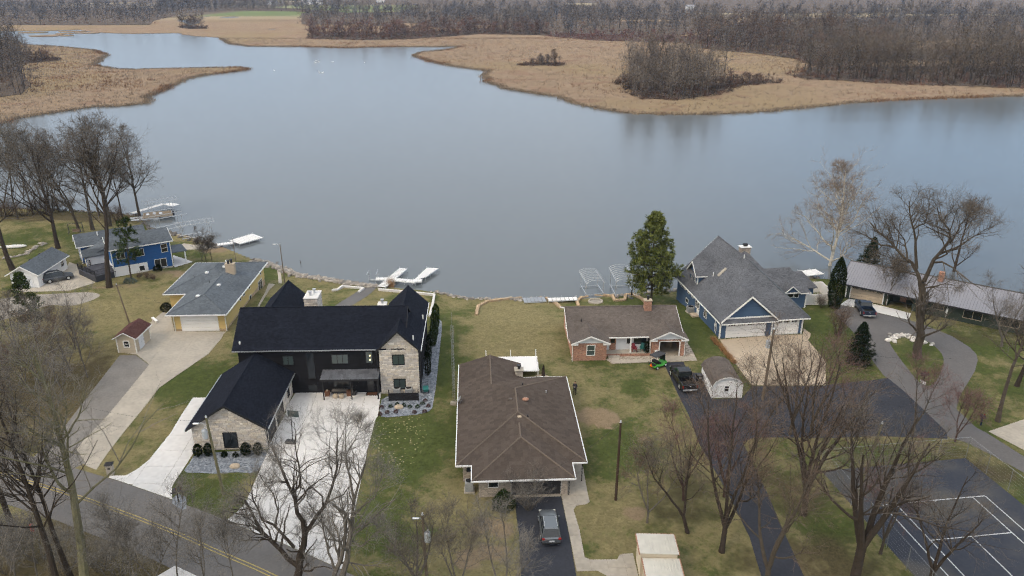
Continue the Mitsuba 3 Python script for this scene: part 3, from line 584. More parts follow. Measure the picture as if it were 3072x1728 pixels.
# stone wing to the east, running from the front to the lake
walls(t, H, 17.2, 22.0, -.45, 14.2, -1.5, 6.0, 'm_blacksiding', 'wing_wall')
gable_wall(t, H, 17.2, 22.0, 6.0, 8.45, -.45, .2, 'm_mortar')
gable_wall(t, H, 17.2, 22.0, 6.0, 8.45, 14.0, .2, 'm_blacksiding')
roof(t, H, gable_planes(16.85, 22.35, -.8, 14.5, 6.05, 8.7), 'm_roof_navy', .16, 'wing_roof'); ridge_cap(t, H, [((19.6, -.8, 8.7), (19.6, 14.5, 8.7))], 'm_roof_navy')
edge(t, H, [((22.38, -.8, 6.07), (22.38, 14.5, 6.07))], 'm_trim', .1, .12, 'gutter')
edge(t, H, [((16.85, -.83, 6.05), (19.6, -.83, 8.7)), ((22.35, -.83, 6.05), (19.6, -.83, 8.7))], 'm_black', .07, .24)
F1 = sub(H, 17.2, -.45)
wz = [(along(F1, (-14.65,86.40,5.31)), along(F1, (-13.28,86.40,4.04))), (along(F1, (-14.64,86.40,1.98)), along(F1, (-13.29,86.40,0.71)))]
holes = [sbox(a[0] - .1, b[1] - .1, b[0] + .1, a[1] + .1) for a, b in wz]
put('stone_backing', MB().box(0, 4.8, -.005, 0, -.3, 6.0), 'm_mortar', t, F1)
veneer(t, F1, [(0, -.2), (4.8, -.2), (4.8, 6.0), (2.4, 8.4), (0, 6.0)], holes, 5, STONES)
for (a, b) in wz: window(t, F1, a[0], b[0], b[1], a[1], 2, 1, 'm_black', 'm_glass2', .06, depth=.09)
put('lintel', MB().box(wz[0][0][0] - .2, wz[0][1][0] + .2, -.10, 0, wz[0][0][1] + .12, wz[0][0][1] + .42), 'm_concrete', t, F1); put('lintel', MB().box(wz[1][0][0] - .2, wz[1][1][0] + .2, -.10, 0, wz[1][0][1] + .12, wz[1][0][1] + .42), 'm_concrete', t, F1)
# wing to the west behind the ridge
walls(t, H, .2, 5.4, 9.2, 16.6, -1.5, 6.0, 'm_blacksiding', 'rear_wall'); roof(t, H, gable_planes(-.25, 5.45, 6, 16.9, 6.05, 8.75), 'm_roof_navy', .16, 'rear_roof'); gable_wall(t, H, .2, 5.4, 6.0, 8.5, 16.4, .2, 'm_blacksiding')
ridge_cap(t, H, [((2.6, 6, 8.75), (2.6, 16.9, 8.75))], 'm_roof_navy')
# garage wing
walls(t, H, -1.75, 6.1, -12.5, -.002, -.3, 2.85, 'm_blacksiding', 'garage_wall'); gable_wall(t, H, -1.75, 6.1, 2.85, 5.4, -12.5, .2, 'm_mortar')
roof(t, H, gable_planes(-2.25, 6.6, -12.95, -.01, 2.88, 5.78), 'm_roof_navy', .16, 'garage_roof'); ridge_cap(t, H, [((2.175, -12.95, 5.78), (2.175, -.05, 5.78))], 'm_roof_navy')
edge(t, H, [((-2.3, -12.95, 2.9), (-2.3, -.1, 2.9)), ((6.65, -12.95, 2.9), (6.65, -.1, 2.9))], 'm_steel', .1, .12, 'gutter')
edge(t, H, [((-2.25, -12.98, 2.88), (2.175, -12.98, 5.78)), ((6.6, -12.98, 2.88), (2.175, -12.98, 5.78))], 'm_black', .07, .24)
F2 = sub(H, -1.75, -12.5); a, b = along(F2, (-31.49,73.80,2.13)), along(F2, (-30.12,73.80,0.33))
put('stone_backing', MB().box(0, 7.85, -.005, 0, -.3, 2.85), 'm_mortar', t, F2)
veneer(t, F2, [(0, -.2), (7.85, -.2), (7.85, 2.85), (3.92, 5.35), (0, 2.85)], [sbox(a[0] - .1, b[1] - .1, b[0] + .1, a[1] + .1)], 6, STONES)
window(t, F2, a[0], b[0], b[1], a[1], 2, 1, 'm_black', 'm_glass', .07, depth=.09); put('sill', MB().box(a[0] - .15, b[0] + .15, -.14, 0, b[1] - .2, b[1] - .08), 'm_concrete', t, F2)
F3 = sub(H, 6.1, -12.5, 0, 90)
veneer(t, F3, [(0, -.2), (12.4, -.2), (12.4, 2.8), (0, 2.8)], [sbox(.9, -.3, 4.0, 2.5), sbox(4.6, -.3, 7.7, 2.5), sbox(9.9, .7, 10.9, 2.3)], 7, STONES); put('stone_backing', MB().box(0, 12.4, -.005, 0, -.3, 2.8), 'm_mortar', t, F3)
garage_door(t, F3, 1.05, 3.85, 2.35, 'm_black', 4, 0, .03, 'm_black'); garage_door(t, F3, 4.75, 7.55, 2.35, 'm_black', 4, 0, .03, 'm_black'); window(t, F3, 10, 10.8, .8, 2.2, 1, 2, 'm_black', 'm_glass', .06, depth=.09)
# front wall openings
F0 = sub(H, 0, 0)
win2(t, F0, (-28.12,86.50,5.15), (-26.90,86.50,3.99), cols=2, frame='m_black', glass='m_glass2')
win2(t, F0, (-25.23,86.50,5.55), (-24.43,86.50,2.06), rows=3, frame='m_black', glass='m_glass')
win2(t, F0, (-22.17,86.60,5.25), (-20.22,86.60,4.06), cols=3, frame='m_black', glass='m_glass2')
win2(t, F0, (-17.98,86.70,5.60), (-17.24,86.70,4.11), frame='m_black', glass='m_glass2', name='hall_window')
win2(t, F0, (-25.33,86.50,1.09), (-24.36,86.50,0.30), cols=2, frame='m_black', glass='m_glass')
win2(t, F0, (-22.17,86.60,1.55), (-20.30,86.60,0.82), cols=3, frame='m_black', glass='m_glass')
door(t, F0, along(F0, (-18.05,86.70,1.01))[0], along(F0, (-17.21,86.70,1.01))[0], 2.2, 'm_darkmetal', .05, 1)
for q in ((-18.00,86.70,1.01), ): pass
# lean-to porch with three posts
pk = put('porch_roof', MB().slab([(10.1, -2.1, 2.95), (17.15, -2.1, 2.95), (17.15, -.02, 3.25), (10.1, -.02, 3.25)], .16), 'm_roof_grey', t, H)
edge(t, H, [((10.05, -2.13, 2.95), (17.2, -2.13, 2.95))], 'm_black', .08, .22)
for u in (10.35, 13.75, 17.0): put('post', MB().box(u - .07, u + .07, -1.95, -1.81, 0, 2.82), 'm_black', t, H)
# chimneys clad in stone with pale caps, small roof fittings
for u0, u1, v0, v1, z1, fl, sd_ in ((6.4, 8.1, 9.22, 11.9, 8.95, 2, 11), (15.9, 16.9, 10.2, 11.4, 7.4, 1, 12)):
    c = chimney(t, H, u0, u1, v0, v1, -1.5, z1, 'm_mortar', .14, .12, fl, 'm_newconcrete', 'm_alu')
    for sd2, w in (('front', u1 - u0), ('right', v1 - v0), ('left', v1 - v0)):
        veneer(c, face(H, u0, u1, v0, v1, sd2), [(0, 5), (w, 5), (w, z1), (0, z1)], [], sd_ + int(w * 10), STONES)
for u, v, z in ((.25, .6, 7.0), (.1, 2.0, 8.0)): pass
for p in ((.3, .3, 6.8), (21.4, .3, 7.3), (22.0, 8.0, 6.7)): put('roof_vent', MB().box(p[0] - .09, p[0] + .09, p[1] - .05, p[1] + .05, p[2] - .35, p[2] + .28), 'm_white', t, H)
downspout(t, H, 16.95, -.55, .1, 6.0, 'm_black'); downspout(t, H, 22.2, -.6, .1, 5.9, 'm_black'); downspout(t, H, 6.4, -12.8, .1, 2.8, 'm_black')
lampk = thing('pendant_lamp', 'lit pendant lamp hanging inside the upper window of the black house', 'lamp')
scene['m_lampglow'] = {'type': 'diffuse', 'reflectance': {'type': 'rgb', 'value': [.8, .7, .5]}}
(ls, lz), (ls2, lz2) = along(F0, (-17.64,86.70,5.20)), along(F0, (-17.44,86.70,4.56))
for i, dz in enumerate((.05, -.55)):
    s = trimesh.creation.icosphere(2, .085); s.apply_translation([(ls + ls2) / 2 + .05, -.16, lz + dz - .12])
    k = put('globe', s, 'm_lampglow', lampk, F0); scene[k]['emitter'] = {'type': 'area', 'radiance': {'type': 'rgb', 'value': [.9, .62, .28]}}
put('rod', MB().tube([((ls + ls2) / 2 + .05, -.06, lz + .35), ((ls + ls2) / 2 + .05, -.16, lz + .3), ((ls + ls2) / 2 + .05, -.16, lz - .6)], .012, 5), 'm_darkmetal', lampk, F0)

# ---------------------------------------------------------------- yellow house
H = Frame(-49.5, 105.0, 0, 1.6)
t = thing('yellow_house', 'pale yellow hip roofed house with grey shingles and a wide white garage door', 'house')
walls(t, H, 0, 7.45, 0, 8, .35, 2.95, 'm_yellowsiding'); walls(t, H, -3.5, 7.45, 8.0, 21.2, .35, 2.95, 'm_yellowsiding')
walls(t, H, .03, 7.42, .03, 8, -.3, .35, 'm_tanbrick', 'foundation'); walls(t, H, -3.47, 7.42, 8.0, 21.17, -2.2, .35, 'm_tanbrick', 'foundation')
roof(t, H, hip_planes(-.6, 8.05, -1.0, 14, 3.05, .345, True, False), 'm_roof_slate', .16); roof(t, H, hip_planes(-4.1, 8.06, 7.3, 21.8, 3.05, .335), 'm_roof_slate', .16)
for a, b in (((-.6, -1.0, 3.05), (3.72, 3.32, 4.55)), ((8.05, -1, 3.05), (3.72, 3.32, 4.55)), ((3.72, 3.32, 4.55), (3.72, 11.8, 4.55)), ((-4.1, 7.3, 3.05), (1.98, 13.38, 5.09)), ((1.98, 13.38, 5.09), (1.98, 15.7, 5.09)), ((8.06, 21.8, 3.05), (1.98, 15.7, 5.09))): ridge_cap(t, H, [(a, b)], 'm_roof_slate', .13)
edge(t, H, [((-.65, -1.05, 3.06), (8.1, -1.05, 3.06)), ((8.1, -1.05, 3.06), (8.1, 21.8, 3.06)), ((-.65, -1.05, 3.06), (-.65, 7.25, 3.06)), ((-4.15, 7.25, 3.06), (-.65, 7.25, 3.06)), ((-4.15, 7.25, 3.06), (-4.15, 21.8, 3.06)), ((-4.15, 21.85, 3.06), (8.1, 21.85, 3.06))], 'm_trim', .12, .15, 'gutter')
F0 = sub(H, 0, 0); garage_door(t, F0, 1.15, 6.3, 2.3, 'm_white', 4)
downspout(t, H, .05, -.06, 0, 2.95, 'm_trim'); downspout(t, H, 7.5, -.02, -.1, 2.95, 'm_trim')
FR = face(H, 0, 7.45, 0, 21.2, 'right')
for s0, s1 in ((7.3, 7.9), (9.1, 9.9), (12.2, 12.8), (18.8, 19.5)): window(t, FR, s0, s1, 1.75, 2.5, 1, 1, 'm_trim', 'm_glass', .06)
window(t, FR, 12.0, 12.9, -.9, .6, 1, 2, 'm_trim'); window(t, FR, 17.2, 19.4, -1.5, 1.0, 2, 1, 'm_white', name='patio_door')
FW = sub(H, -3.5, 8.0); put('shutter', MB().box(2.25, 2.65, -.05, 0, .9, 2.5), 'm_bluesiding', t, FW); window(t, FW, 2.72, 3.4, .9, 2.5, 1, 2, 'm_white')
chimney(t, H, 3.9, 5.3, 12.9, 13.8, 3.5, 5.75, 'm_tanconcrete', .1, .07, 2, 'm_tanconcrete')
for u, v, z in ((2.9, 2.9, 4.4), (4.5, 7.5, 4.35), (3.2, 14.6, 4.8), (1.2, 12.2, 4.7), (2.2, 19.0, 4.25)): vent_box(t, H, u, v, z, .28)
for u, v, z in ((-.6, 11.4, 4.2), (2.6, 8.9, 4.2)): vent_pipe(t, H, u, v, z)

# ---------------------------------------------------------------- blue house and white garage at the far left
H = Frame(-68.6, 128.0, -.15, 33.7)
t = thing('bright_blue_house', 'bright blue two storey house with white trim behind tall bare trees', 'house')
walls(t, H, -.5, 9.07, 0, 7.2, 1.9, 5.15, 'm_bluesiding'); walls(t, H, 4.9, 9.05, .02, 7.2, .35, 1.9, 'm_bluesiding'); walls(t, H, 4.93, 9.0, .03, 7.15, -2.2, .35, 'm_blockwall', 'foundation'); walls(t, H, -.5, 4.9, .02, 7.2, -1.2, 1.9, 'm_whitesiding', 'lower_wall')
roof(t, H, gable_planes(-1.0, 9.55, -.5, 7.8, 5.2, 6.6, 'u'), 'm_roof_slate', .15); gable_wall(t, H, 0, 7.2, 5.15, 6.4, 8.87, .2, 'm_bluesiding', 'v'); gable_wall(t, H, 0, 7.2, 5.15, 6.4, -.5, .2, 'm_bluesiding', 'v')
edge(t, H, [((-1.0, -.55, 5.2), (9.5, -.55, 5.2))], 'm_white', .12, .16, 'gutter'); edge(t, H, [((9.58, -.5, 5.2), (9.58, 3.65, 6.6)), ((9.58, 7.8, 5.2), (9.58, 3.65, 6.6)), ((-1.03, -.5, 5.2), (-1.03, 3.65, 6.6))], 'm_white', .08, .22)
walls(t, H, -4.3, 6.5, 10.9, 14.6, -1.2, 3.5, 'm_bluesiding', 'wing_wall'); roof(t, H, gable_planes(-4.9, 7.0, 10.3, 15.2, 3.5, 5.3, 'u'), 'm_roof_slate', .15, 'wing_roof'); gable_wall(t, H, 10.9, 14.6, 3.5, 4.9, -4.3, .2, 'm_bluesiding', 'v')
edge(t, H, [((-4.93, 10.3, 3.5), (-4.93, 12.75, 5.3)), ((-4.93, 15.2, 3.5), (-4.93, 12.75, 5.3)), ((-4.35, 10.9, 3.4), (-4.35, 14.6, 3.4))], 'm_white', .08, .22); edge(t, H, [((-4.9, 10.25, 3.5), (-.5, 10.25, 3.5))], 'm_white', .1, .15, 'gutter')
walls(t, H, -4.34, 6.4, 10.87, 14.63, -1.4, -.3, 'm_whitesiding', 'foundation')
FL = face(H, -4.3, 6.5, 10.9, 14.6, 'left'); window(t, FL, 1.3, 2.3, 1.0, 2.6, 2, 1, 'm_white')
put('corner_trim', MB().box(-4.38, -4.22, 10.82, 10.98, -.3, 3.5).box(-4.38, -4.22, 14.52, 14.68, -.3, 3.5), 'm_white', t, H)
roof(t, H, [[(-4.3, 5.6, 2.55), (-.5, 5.6, 4.1), (-.5, 10.9, 4.1), (-4.3, 10.9, 2.55)][::1]], 'm_roof_slate', .14, 'porch_roof'); roof(t, H, gable_planes(-4.6, -1, 5.2, 7.4, 3.0, 4.0, 'u'), 'm_roof_slate', .12, 'entry_roof'); gable_wall(t, H, 5.4, 7.2, 2.9, 3.9, -4.3, .1, 'm_bluesiding', 'v')
edge(t, H, [((-4.63, 5.2, 3.0), (-4.63, 6.3, 4.0)), ((-4.63, 7.4, 3.0), (-4.63, 6.3, 4.0)), ((-4.33, 7.4, 2.55), (-4.33, 10.9, 2.55))], 'm_white', .07, .2)
walls(t, H, -3.9, -.5, 5.8, 10.9, -.6, 2.6, 'm_whitesiding', 'porch_wall'); FP = face(H, -3.9, -.5, 5.8, 10.9, 'left'); window(t, FP, .8, 1.5, 1.0, 1.9, 1, 1, 'm_white'); window(t, FP, 2.1, 2.8, 1.0, 1.9, 1, 1, 'm_white'); door(t, FP, 3.6, 4.5, 2.1, 'm_bluesiding')
FM = sub(H, 0, 0)
for s0, s1, z0, z1, c, r_ in ((7.55, 8.5, 3.2, 4.6, 1, 2), (3.4, 4.6, 3.2, 4.4, 2, 1), (.3, 1.5, 3.2, 4.4, 2, 1)): window(t, FM, s0, s1, z0, z1, c, r_, 'm_white')
window(t, FM, 6.1, 8.0, .55, 2.0, 2, 1, 'm_white'); window(t, FM, 3.5, 4.3, .5, 1.35, 1, 1, 'm_white')
put('corner_trim', MB().box(8.97, 9.12, -.05, .1, .3, 5.15), 'm_white', t, H); put('corner_trim', MB().box(-.6, -.45, -.05, .1, -1, 5.15), 'm_white', t, H)
vent_pipe(t, H, -1, 11.9, 4.8, .6, .1, 'm_white')
walls(t, H, 9.1, 12.0, 1.5, 6.0, 2.2, 2.35, 'm_roof_slate', 'porch_roof'); put('post', MB().box(11.5, 11.7, 1.5, 1.7, -2, 2.2), 'm_white', t, H)
sheet('house_patio', Polygon([(-60.91,132.94), (-59.32,137.36), (-60.81,138.61), (-64.44,140.92)]), .04, 'm_newconcrete', 'white concrete patio beside the bright blue house')
# deck in front of the blue house
dk = thing('deck', 'dark grey raised deck with black railing before the bright blue house', 'deck')
DK = Frame(-76.0, 128.9, 0, -38); 
put('platform', MB().box(0, 6.3, 0, 4.4, 1.0, 1.08), 'm_deckgrey', dk, DK); put('skirt', MB().box(.05, 6.25, .05, 4.35, 0, 1.0), 'm_lattice', dk, DK)
for i in range(44): put('plank', MB().box(i * .143 + .01, i * .143 + .133, -.03, 4.43, 1.08, 1.105), 'm_deckgrey', dk, DK)
for x, y in ((.05, .05), (1.6, .05), (3.15, .05), (4.7, .05), (6.25, .05), (6.25, 2.2), (6.25, 4.35), (.05, 2.2)): put('post', MB().box(x - .05, x + .05, y - .05, y + .05, 1.1, 2.1), 'm_black', dk, DK)
for a, b in (((.05, .05), (6.25, .05)), ((6.25, .05), (6.25, 4.35)), ((.05, .05), (.05, 2.2))):
    r = MB()
    for z in (1.25, 2.08): r.tube([(*a, z), (*b, z)], .03, 4)
    n = int(math.dist(a, b) / .13)
    for i in range(n): x, y = np.array(a) + (np.array(b) - a) * (i + .5) / n; r.box(x - .012, x + .012, y - .012, y + .012, 1.25, 2.08)
    put('railing', r, 'm_black', dk, DK)
H = Frame(-83.9, 122.6, 0, 1.4)
t = thing('white_garage', 'small white detached garage with blue grey roof beside a parked car', 'garage')
walls(t, H, 0, 4.5, 0, 9.4, -.2, 2.4, 'm_whitesiding'); gable_wall(t, H, 0, 4.5, 2.4, 3.75, 0, .15, 'm_whitesiding'); gable_wall(t, H, 0, 4.5, 2.4, 3.75, 9.25, .15, 'm_whitesiding')
roof(t, H, gable_planes(-.5, 5.0, -.5, 9.8, 2.38, 3.98), 'm_roof_slate', .13); edge(t, H, [((-.5, -.53, 2.38), (2.25, -.53, 3.98)), ((5.0, -.53, 2.38), (2.25, -.53, 3.98))], 'm_white', .07, .2); edge(t, H, [((5.04, -.5, 2.38), (5.04, 9.8, 2.38))], 'm_white', .1, .14, 'gutter')
garage_door(t, sub(H, 0, 0), .8, 3.5, 2.05, 'm_gablewhite', 4); window(t, face(H, 0, 4.5, 0, 9.4, 'right'), 7.5, 8.4, 1.0, 2.0, 1, 2, 'm_trim')
for v in (3.2, 6.2): vent_box(t, H, 2.0, v, 3.8, .22, 'm_black')

# ---------------------------------------------------------------- tan garden shed
H = Frame(-54.5, 97.85, 0, 0)
t = thing('tan_shed', 'small tan garden shed with dark red shingle roof on the lane', 'shed')
walls(t, H, 0, 2.5, 0, 4.4, -.1, 2.2, 'm_tansiding'); gable_wall(t, H, 0, 2.5, 2.2, 3.0, 0, .12, 'm_tansiding'); gable_wall(t, H, 0, 2.5, 2.2, 3.0, 4.28, .12, 'm_tansiding')
roof(t, H, gable_planes(-.4, 2.9, -.35, 4.7, 2.3, 3.22), 'm_roof_red', .1); edge(t, H, [((-.4, -.37, 2.3), (1.25, -.37, 3.22)), ((2.9, -.37, 2.3), (1.25, -.37, 3.22)), ((2.93, -.35, 2.3), (2.93, 4.7, 2.3))], 'm_trim', .06, .14)
window(t, sub(H, 0, 0), .98, 1.62, .95, 1.75, 1, 2, 'm_white', 'm_glass', .12); FR = face(H, 0, 2.5, 0, 4.4, 'right')
for s in (1.0, 1.75): door(t, FR, s, s + .72, 1.95, 'm_gablewhite')
for x, y in ((0, 0), (2.5, 0), (2.5, 4.4)): put('corner_trim', MB().box(x - .06, x + .06, y - .06, y + .06, -.05, 2.2), 'm_white', t, H)

# ---------------------------------------------------------------- brown roofed house
H = Frame(-3.3, 65.2, 0, 2.8)
t = thing('brown_roof_house', 'low house under a large brown shingle hip roof with a wide black garage door', 'house')
def brown_wall(a, b, c, d): return walls(t, H, a, b, c, d, -.2, 2.4, 'm_greybrick')
walls(t, H, 0, 3.2, 0, .25, -.2, 2.4, 'm_greybrick'); walls(t, H, 8.25, 8.85, 0, .25, -.2, 2.4, 'm_greybrick'); walls(t, H, 3.2, 8.25, 0, .25, 2.12, 2.4, 'm_trim', 'header')
walls(t, H, 0, .25, .25, 6, -.2, 2.4, 'm_greybrick'); walls(t, H, 8.6, 8.85, .25, 6, -.2, 2.4, 'm_greybrick'); walls(t, H, -1.6, 10.4, 6, 19.9, -.3, 2.4, 'm_greybrick'); walls(t, H, -1.6, -.002, 2.7, 5.998, -.2, 2.4, 'm_greybrick'); walls(t, H, -1.6, 5.0, 19.9, 24.0, -1.2, 2.4, 'm_greybrick')
put('garage_floor', MB().box(.25, 8.6, .02, 6, -.05, .03), 'm_oldconcrete', t, H); garage_door(t, sub(H, 3.2, .2), .05, 5.0, 2.1, 'm_darkmetal', 4, 0, .03, 'm_trim'); put('threshold', MB().box(3.2, 8.25, -.25, .02, -.05, .05), 'm_concrete', t, H)
roof(t, H, hip_planes(-2.25, 11.0, 2.05, 20.55, 2.45, .325), 'm_roof_brown', .16); roof(t, H, hip_planes(-.65, 9.5, -.68, 9.5, 2.45, .33, True, False), 'm_roof_brown', .16)
roof(t, H, gable_planes(-2.24, 5.6, 12.5, 24.4, 2.46, 3.74), 'm_roof_brown', .16); gable_wall(t, H, -1.6, 5.0, 2.4, 3.5, 23.8, .2, 'm_greybrick')
caps = [((-2.25, 2.05, 2.45), (4.37, 8.67, 4.6)), ((11.0, 2.05, 2.45), (4.37, 8.67, 4.6)), ((4.37, 8.67, 4.6), (4.37, 13.93, 4.6)), ((11, 20.55, 2.45), (4.37, 13.93, 4.6)), ((-.65, -.68, 2.45), (4.42, 4.39, 4.12)), ((9.5, -.68, 2.45), (4.42, 4.39, 4.12)), ((4.42, 4.39, 4.12), (4.42, 7.1, 4.12)), ((1.68, 16.5, 3.74), (1.68, 24.4, 3.74))]
pr('m_ridgecap', grain((.150, .122, .100), .2, 2., 9.), .92, .1)
for c in caps: ridge_cap(t, H, [c], 'm_ridgecap', .19)
edge(t, H, [((-.7, -.73, 2.46), (9.55, -.73, 2.46)), ((9.55, -.73, 2.46), (9.55, 2.0, 2.46)), ((9.5, 2.0, 2.46), (11.05, 2.0, 2.46)), ((11.05, 2.0, 2.46), (11.05, 20.55, 2.46)), ((-.7, -.73, 2.46), (-.7, 2.0, 2.46)), ((-2.3, 2.0, 2.46), (-.7, 2.0, 2.46)), ((-2.3, 2.0, 2.46), (-2.3, 24.4, 2.46)), ((5.65, 20.6, 2.46), (11.0, 20.6, 2.46))], 'm_trim', .12, .16, 'gutter')
window(t, sub(H, 0, 0), 1.0, 1.9, 1.2, 2.05, 1, 1, 'm_trim'); window(t, sub(H, -1.6, 2.7), .45, 1.2, 1.3, 2.1, 1, 1, 'm_black')
downspout(t, H, 9.0, -.05, .05, 2.4, 'm_black'); downspout(t, H, 10.6, 2.2, .05, 2.4, 'm_black')
chimney(t, H, 4.75, 5.65, 20.62, 21.5, -.2, 3.3, 'm_blockwall', .1, .12, 0, 'm_concrete')
put('chimney_pot', MB().mesh(trimesh.Trimesh(*cyl(.16, 3.4, 3.75, 5.2, 21.05, 10).arrays()[:2])).mesh(rbox(4.95, 5.45, 20.8, 21.3, 3.75, 3.95, .05)), 'm_darkmetal', t, H)
for u, v, z, mt in ((3.7, 11.7, 4.4, 'm_roof_taupe'), (4.5, 8.0, 4.3, 'm_tanconcrete')): vent_box(t, H, u, v, z, .22, mt)
put('turbine_vent', MB().mesh(trimesh.creation.uv_sphere(.3, count=[8, 12]).apply_transform(trimesh.transformations.scale_and_translate([1.25, 1, .7], [5.4, 11.6, 4.45]))).mesh(trimesh.Trimesh(*cyl(.14, 4.1, 4.4, 5.4, 11.6, 8).arrays()[:2])), 'm_brick', t, H)
for u, v, z in ((5.3, 15.6, 4.0), (5.4, 8.1, 4.15)): vent_pipe(t, H, u, v, z, .35, .08)
vent_pipe(t, H, 8.0, 14.8, 3.3, .45, .07, 'm_alu')
# white deck behind it
dk = thing('white_deck', 'white plank deck with posts behind the brown roofed house', 'deck')
WD = Frame(-3.4, 90.5, 0, 2.8)
put('frame', MB().box(0, 6.9, 0, 4.2, .75, .87), 'm_trim', dk, WD)
for i in range(29): put('plank', MB().box(i * .24 + .01, i * .24 + .23, -.02, 4.22, .87, .9), 'm_white', dk, WD)
for x, y in ((.1, 4.1), (3.4, 4.1), (6.8, 4.1), (6.8, 2.0), (6.8, .1)): put('post', MB().box(x - .05, x + .05, y - .05, y + .05, -.9, 1.95), 'm_trim', dk, WD)
put('stair', MB().box(6.95, 8.1, -3.4, -1.6, .3, .42).box(6.95, 7.6, -3.4, -1.6, .42, .72).box(6.95, 7.3, -3.4, -1.6, .72, .9), 'm_white', dk, WD)

# ---------------------------------------------------------------- brick ranch
H = Frame(8.2, 95.4, 0, 2.2)
t = thing('brick_ranch', 'red brick ranch house with taupe roof, white porch and an open garage', 'house')
walls(t, H, 0, 4.6, 0, 11.6, -.3, 2.6, 'm_brick'); walls(t, H, 4.6, 11.0, 2.4, 11.6, -.3, 2.6, 'm_gablewhite', 'porch_wall')
walls(t, H, 11.0, 11.2, .9, 2.4, -.3, 2.6, 'm_brick'); walls(t, H, 11.0, 12.0, .9, 1.1, -.3, 2.6, 'm_brick'); walls(t, H, 14.75, 15.45, .9, 1.1, -.3, 2.6, 'm_brick'); walls(t, H, 15.2, 15.45, 1.1, 11.6, -.3, 2.6, 'm_brick'); walls(t, H, 12.0, 14.75, .9, 1.1, 2.2, 2.6, 'm_brick'); walls(t, H, 11.0, 15.2, 6.5, 11.6, -.3, 2.6, 'm_brick')
put('garage_floor', MB().box(11.2, 15.2, 1.0, 6.5, -.05, .04), 'm_oldconcrete', t, H)
put('door_frame', MB().box(11.9, 12.05, .84, .9, 0, 2.25).box(14.7, 14.85, .84, .9, 0, 2.25).box(12.05, 14.7, .84, .9, 2.2, 2.32), 'm_white', t, H)
put('porch_floor', MB().box(4.6, 11.0, 1.2, 2.4, -.2, .42), 'm_concrete', t, H); put('porch_base', MB().box(4.62, 10.98, 1.12, 1.2, -.2, .34), 'm_brick', t, H); put('step', MB().box(5.0, 6.6, .65, 1.1, -.1, .2), 'm_concrete', t, H)
roof(t, H, gable_planes(-.5, 15.4, 1.5, 12.6, 2.75, 4.95, 'u'), 'm_roof_taupe', .14); gable_wall(t, H, 1.9, 11.6, 2.6, 4.6, 0, .2, 'm_gablewhite', 'v'); gable_wall(t, H, 1.9, 11.6, 2.6, 4.6, 15.0, .2, 'm_gablewhite', 'v')
ridge_cap(t, H, [((-.5, 7.05, 4.95), (15.4, 7.05, 4.95))], 'm_roof_taupe')
for u0, u1, v0, pk_, vb in ((-.3, 5.05, -.45, 3.85, 4.6), (10.6, 15.85, .35, 3.95, 5.0)):
    roof(t, H, gable_planes(u0, u1, v0, vb, 2.75, pk_), 'm_roof_taupe', .13, 'wing_roof'); c = (u0 + u1) / 2
    gable_wall(t, H, u0 + .5, u1 - .5, 2.6, pk_ - .25, v0 + .42, .12, 'm_gablewhite')
    edge(t, H, [((u0, v0 - .03, 2.75), (c, v0 - .03, pk_)), ((u1, v0 - .03, 2.75), (c, v0 - .03, pk_))], 'm_white', .07, .2)
    for a in (u0 + .1, u1 - 1.0): put('cornice', MB().box(a, a + .9, v0 + .02, v0 + .5, 2.45, 2.68), 'm_white', t, H)
    ridge_cap(t, H, [((c, v0, pk_), (c, vb, pk_))], 'm_roof_taupe', .12)
edge(t, H, [((4.9, 1.46, 2.76), (10.7, 1.46, 2.76))], 'm_white', .1, .16, 'gutter'); edge(t, H, [((-.53, 1.5, 2.75), (-.53, 7.05, 4.95)), ((15.43, 1.5, 2.75), (15.43, 7.05, 4.95)), ((-.53, 12.6, 2.75), (-.53, 7.05, 4.95))], 'm_white', .07, .18)
F0 = sub(H, 0, 0); window(t, F0, 1.95, 2.95, .85, 2.25, 1, 2, 'm_white', 'm_glass2', .09)
FP = sub(H, 4.6, 2.4); door(t, FP, .75, 1.65, 2.35, 'm_brick', .44, 1); window(t, FP, 3.15, 3.75, 1.3, 2.25, 1, 1, 'm_white'); window(t, FP, 4.1, 5.9, 1.2, 2.3, 1, 1, 'm_white', name='picture_window'); window(t, FP, 6.05, 6.35, 1.2, 2.3, 1, 1, 'm_white')
put('porch_post', MB().box(8.05, 8.2, 1.35, 1.5, .42, 2.6), 'm_white', t, H); put('porch_post', MB().box(10.75, 10.9, 1.35, 1.5, .42, 2.6), 'm_white', t, H)
chimney(t, H, 10.75, 11.75, 6.1, 6.9, 3.5, 6.05, 'm_brick', .12, .08, 1, 'm_tanconcrete')
downspout(t, H, -.05, -.06, 0, 2.65, 'm_white'); downspout(t, H, 15.5, .95, 0, 2.65, 'm_white'); vent_pipe(t, H, 1.6, 4.3, 3.95, .35, .07)
FL = face(H, 0, 4.6, 0, 11.6, 'left'); window(t, FL, 2.2, 3.2, 1.0, 2.2, 1, 2, 'm_white'); window(t, FL, 7, 8, 1.0, 2.2, 1, 2, 'm_white')

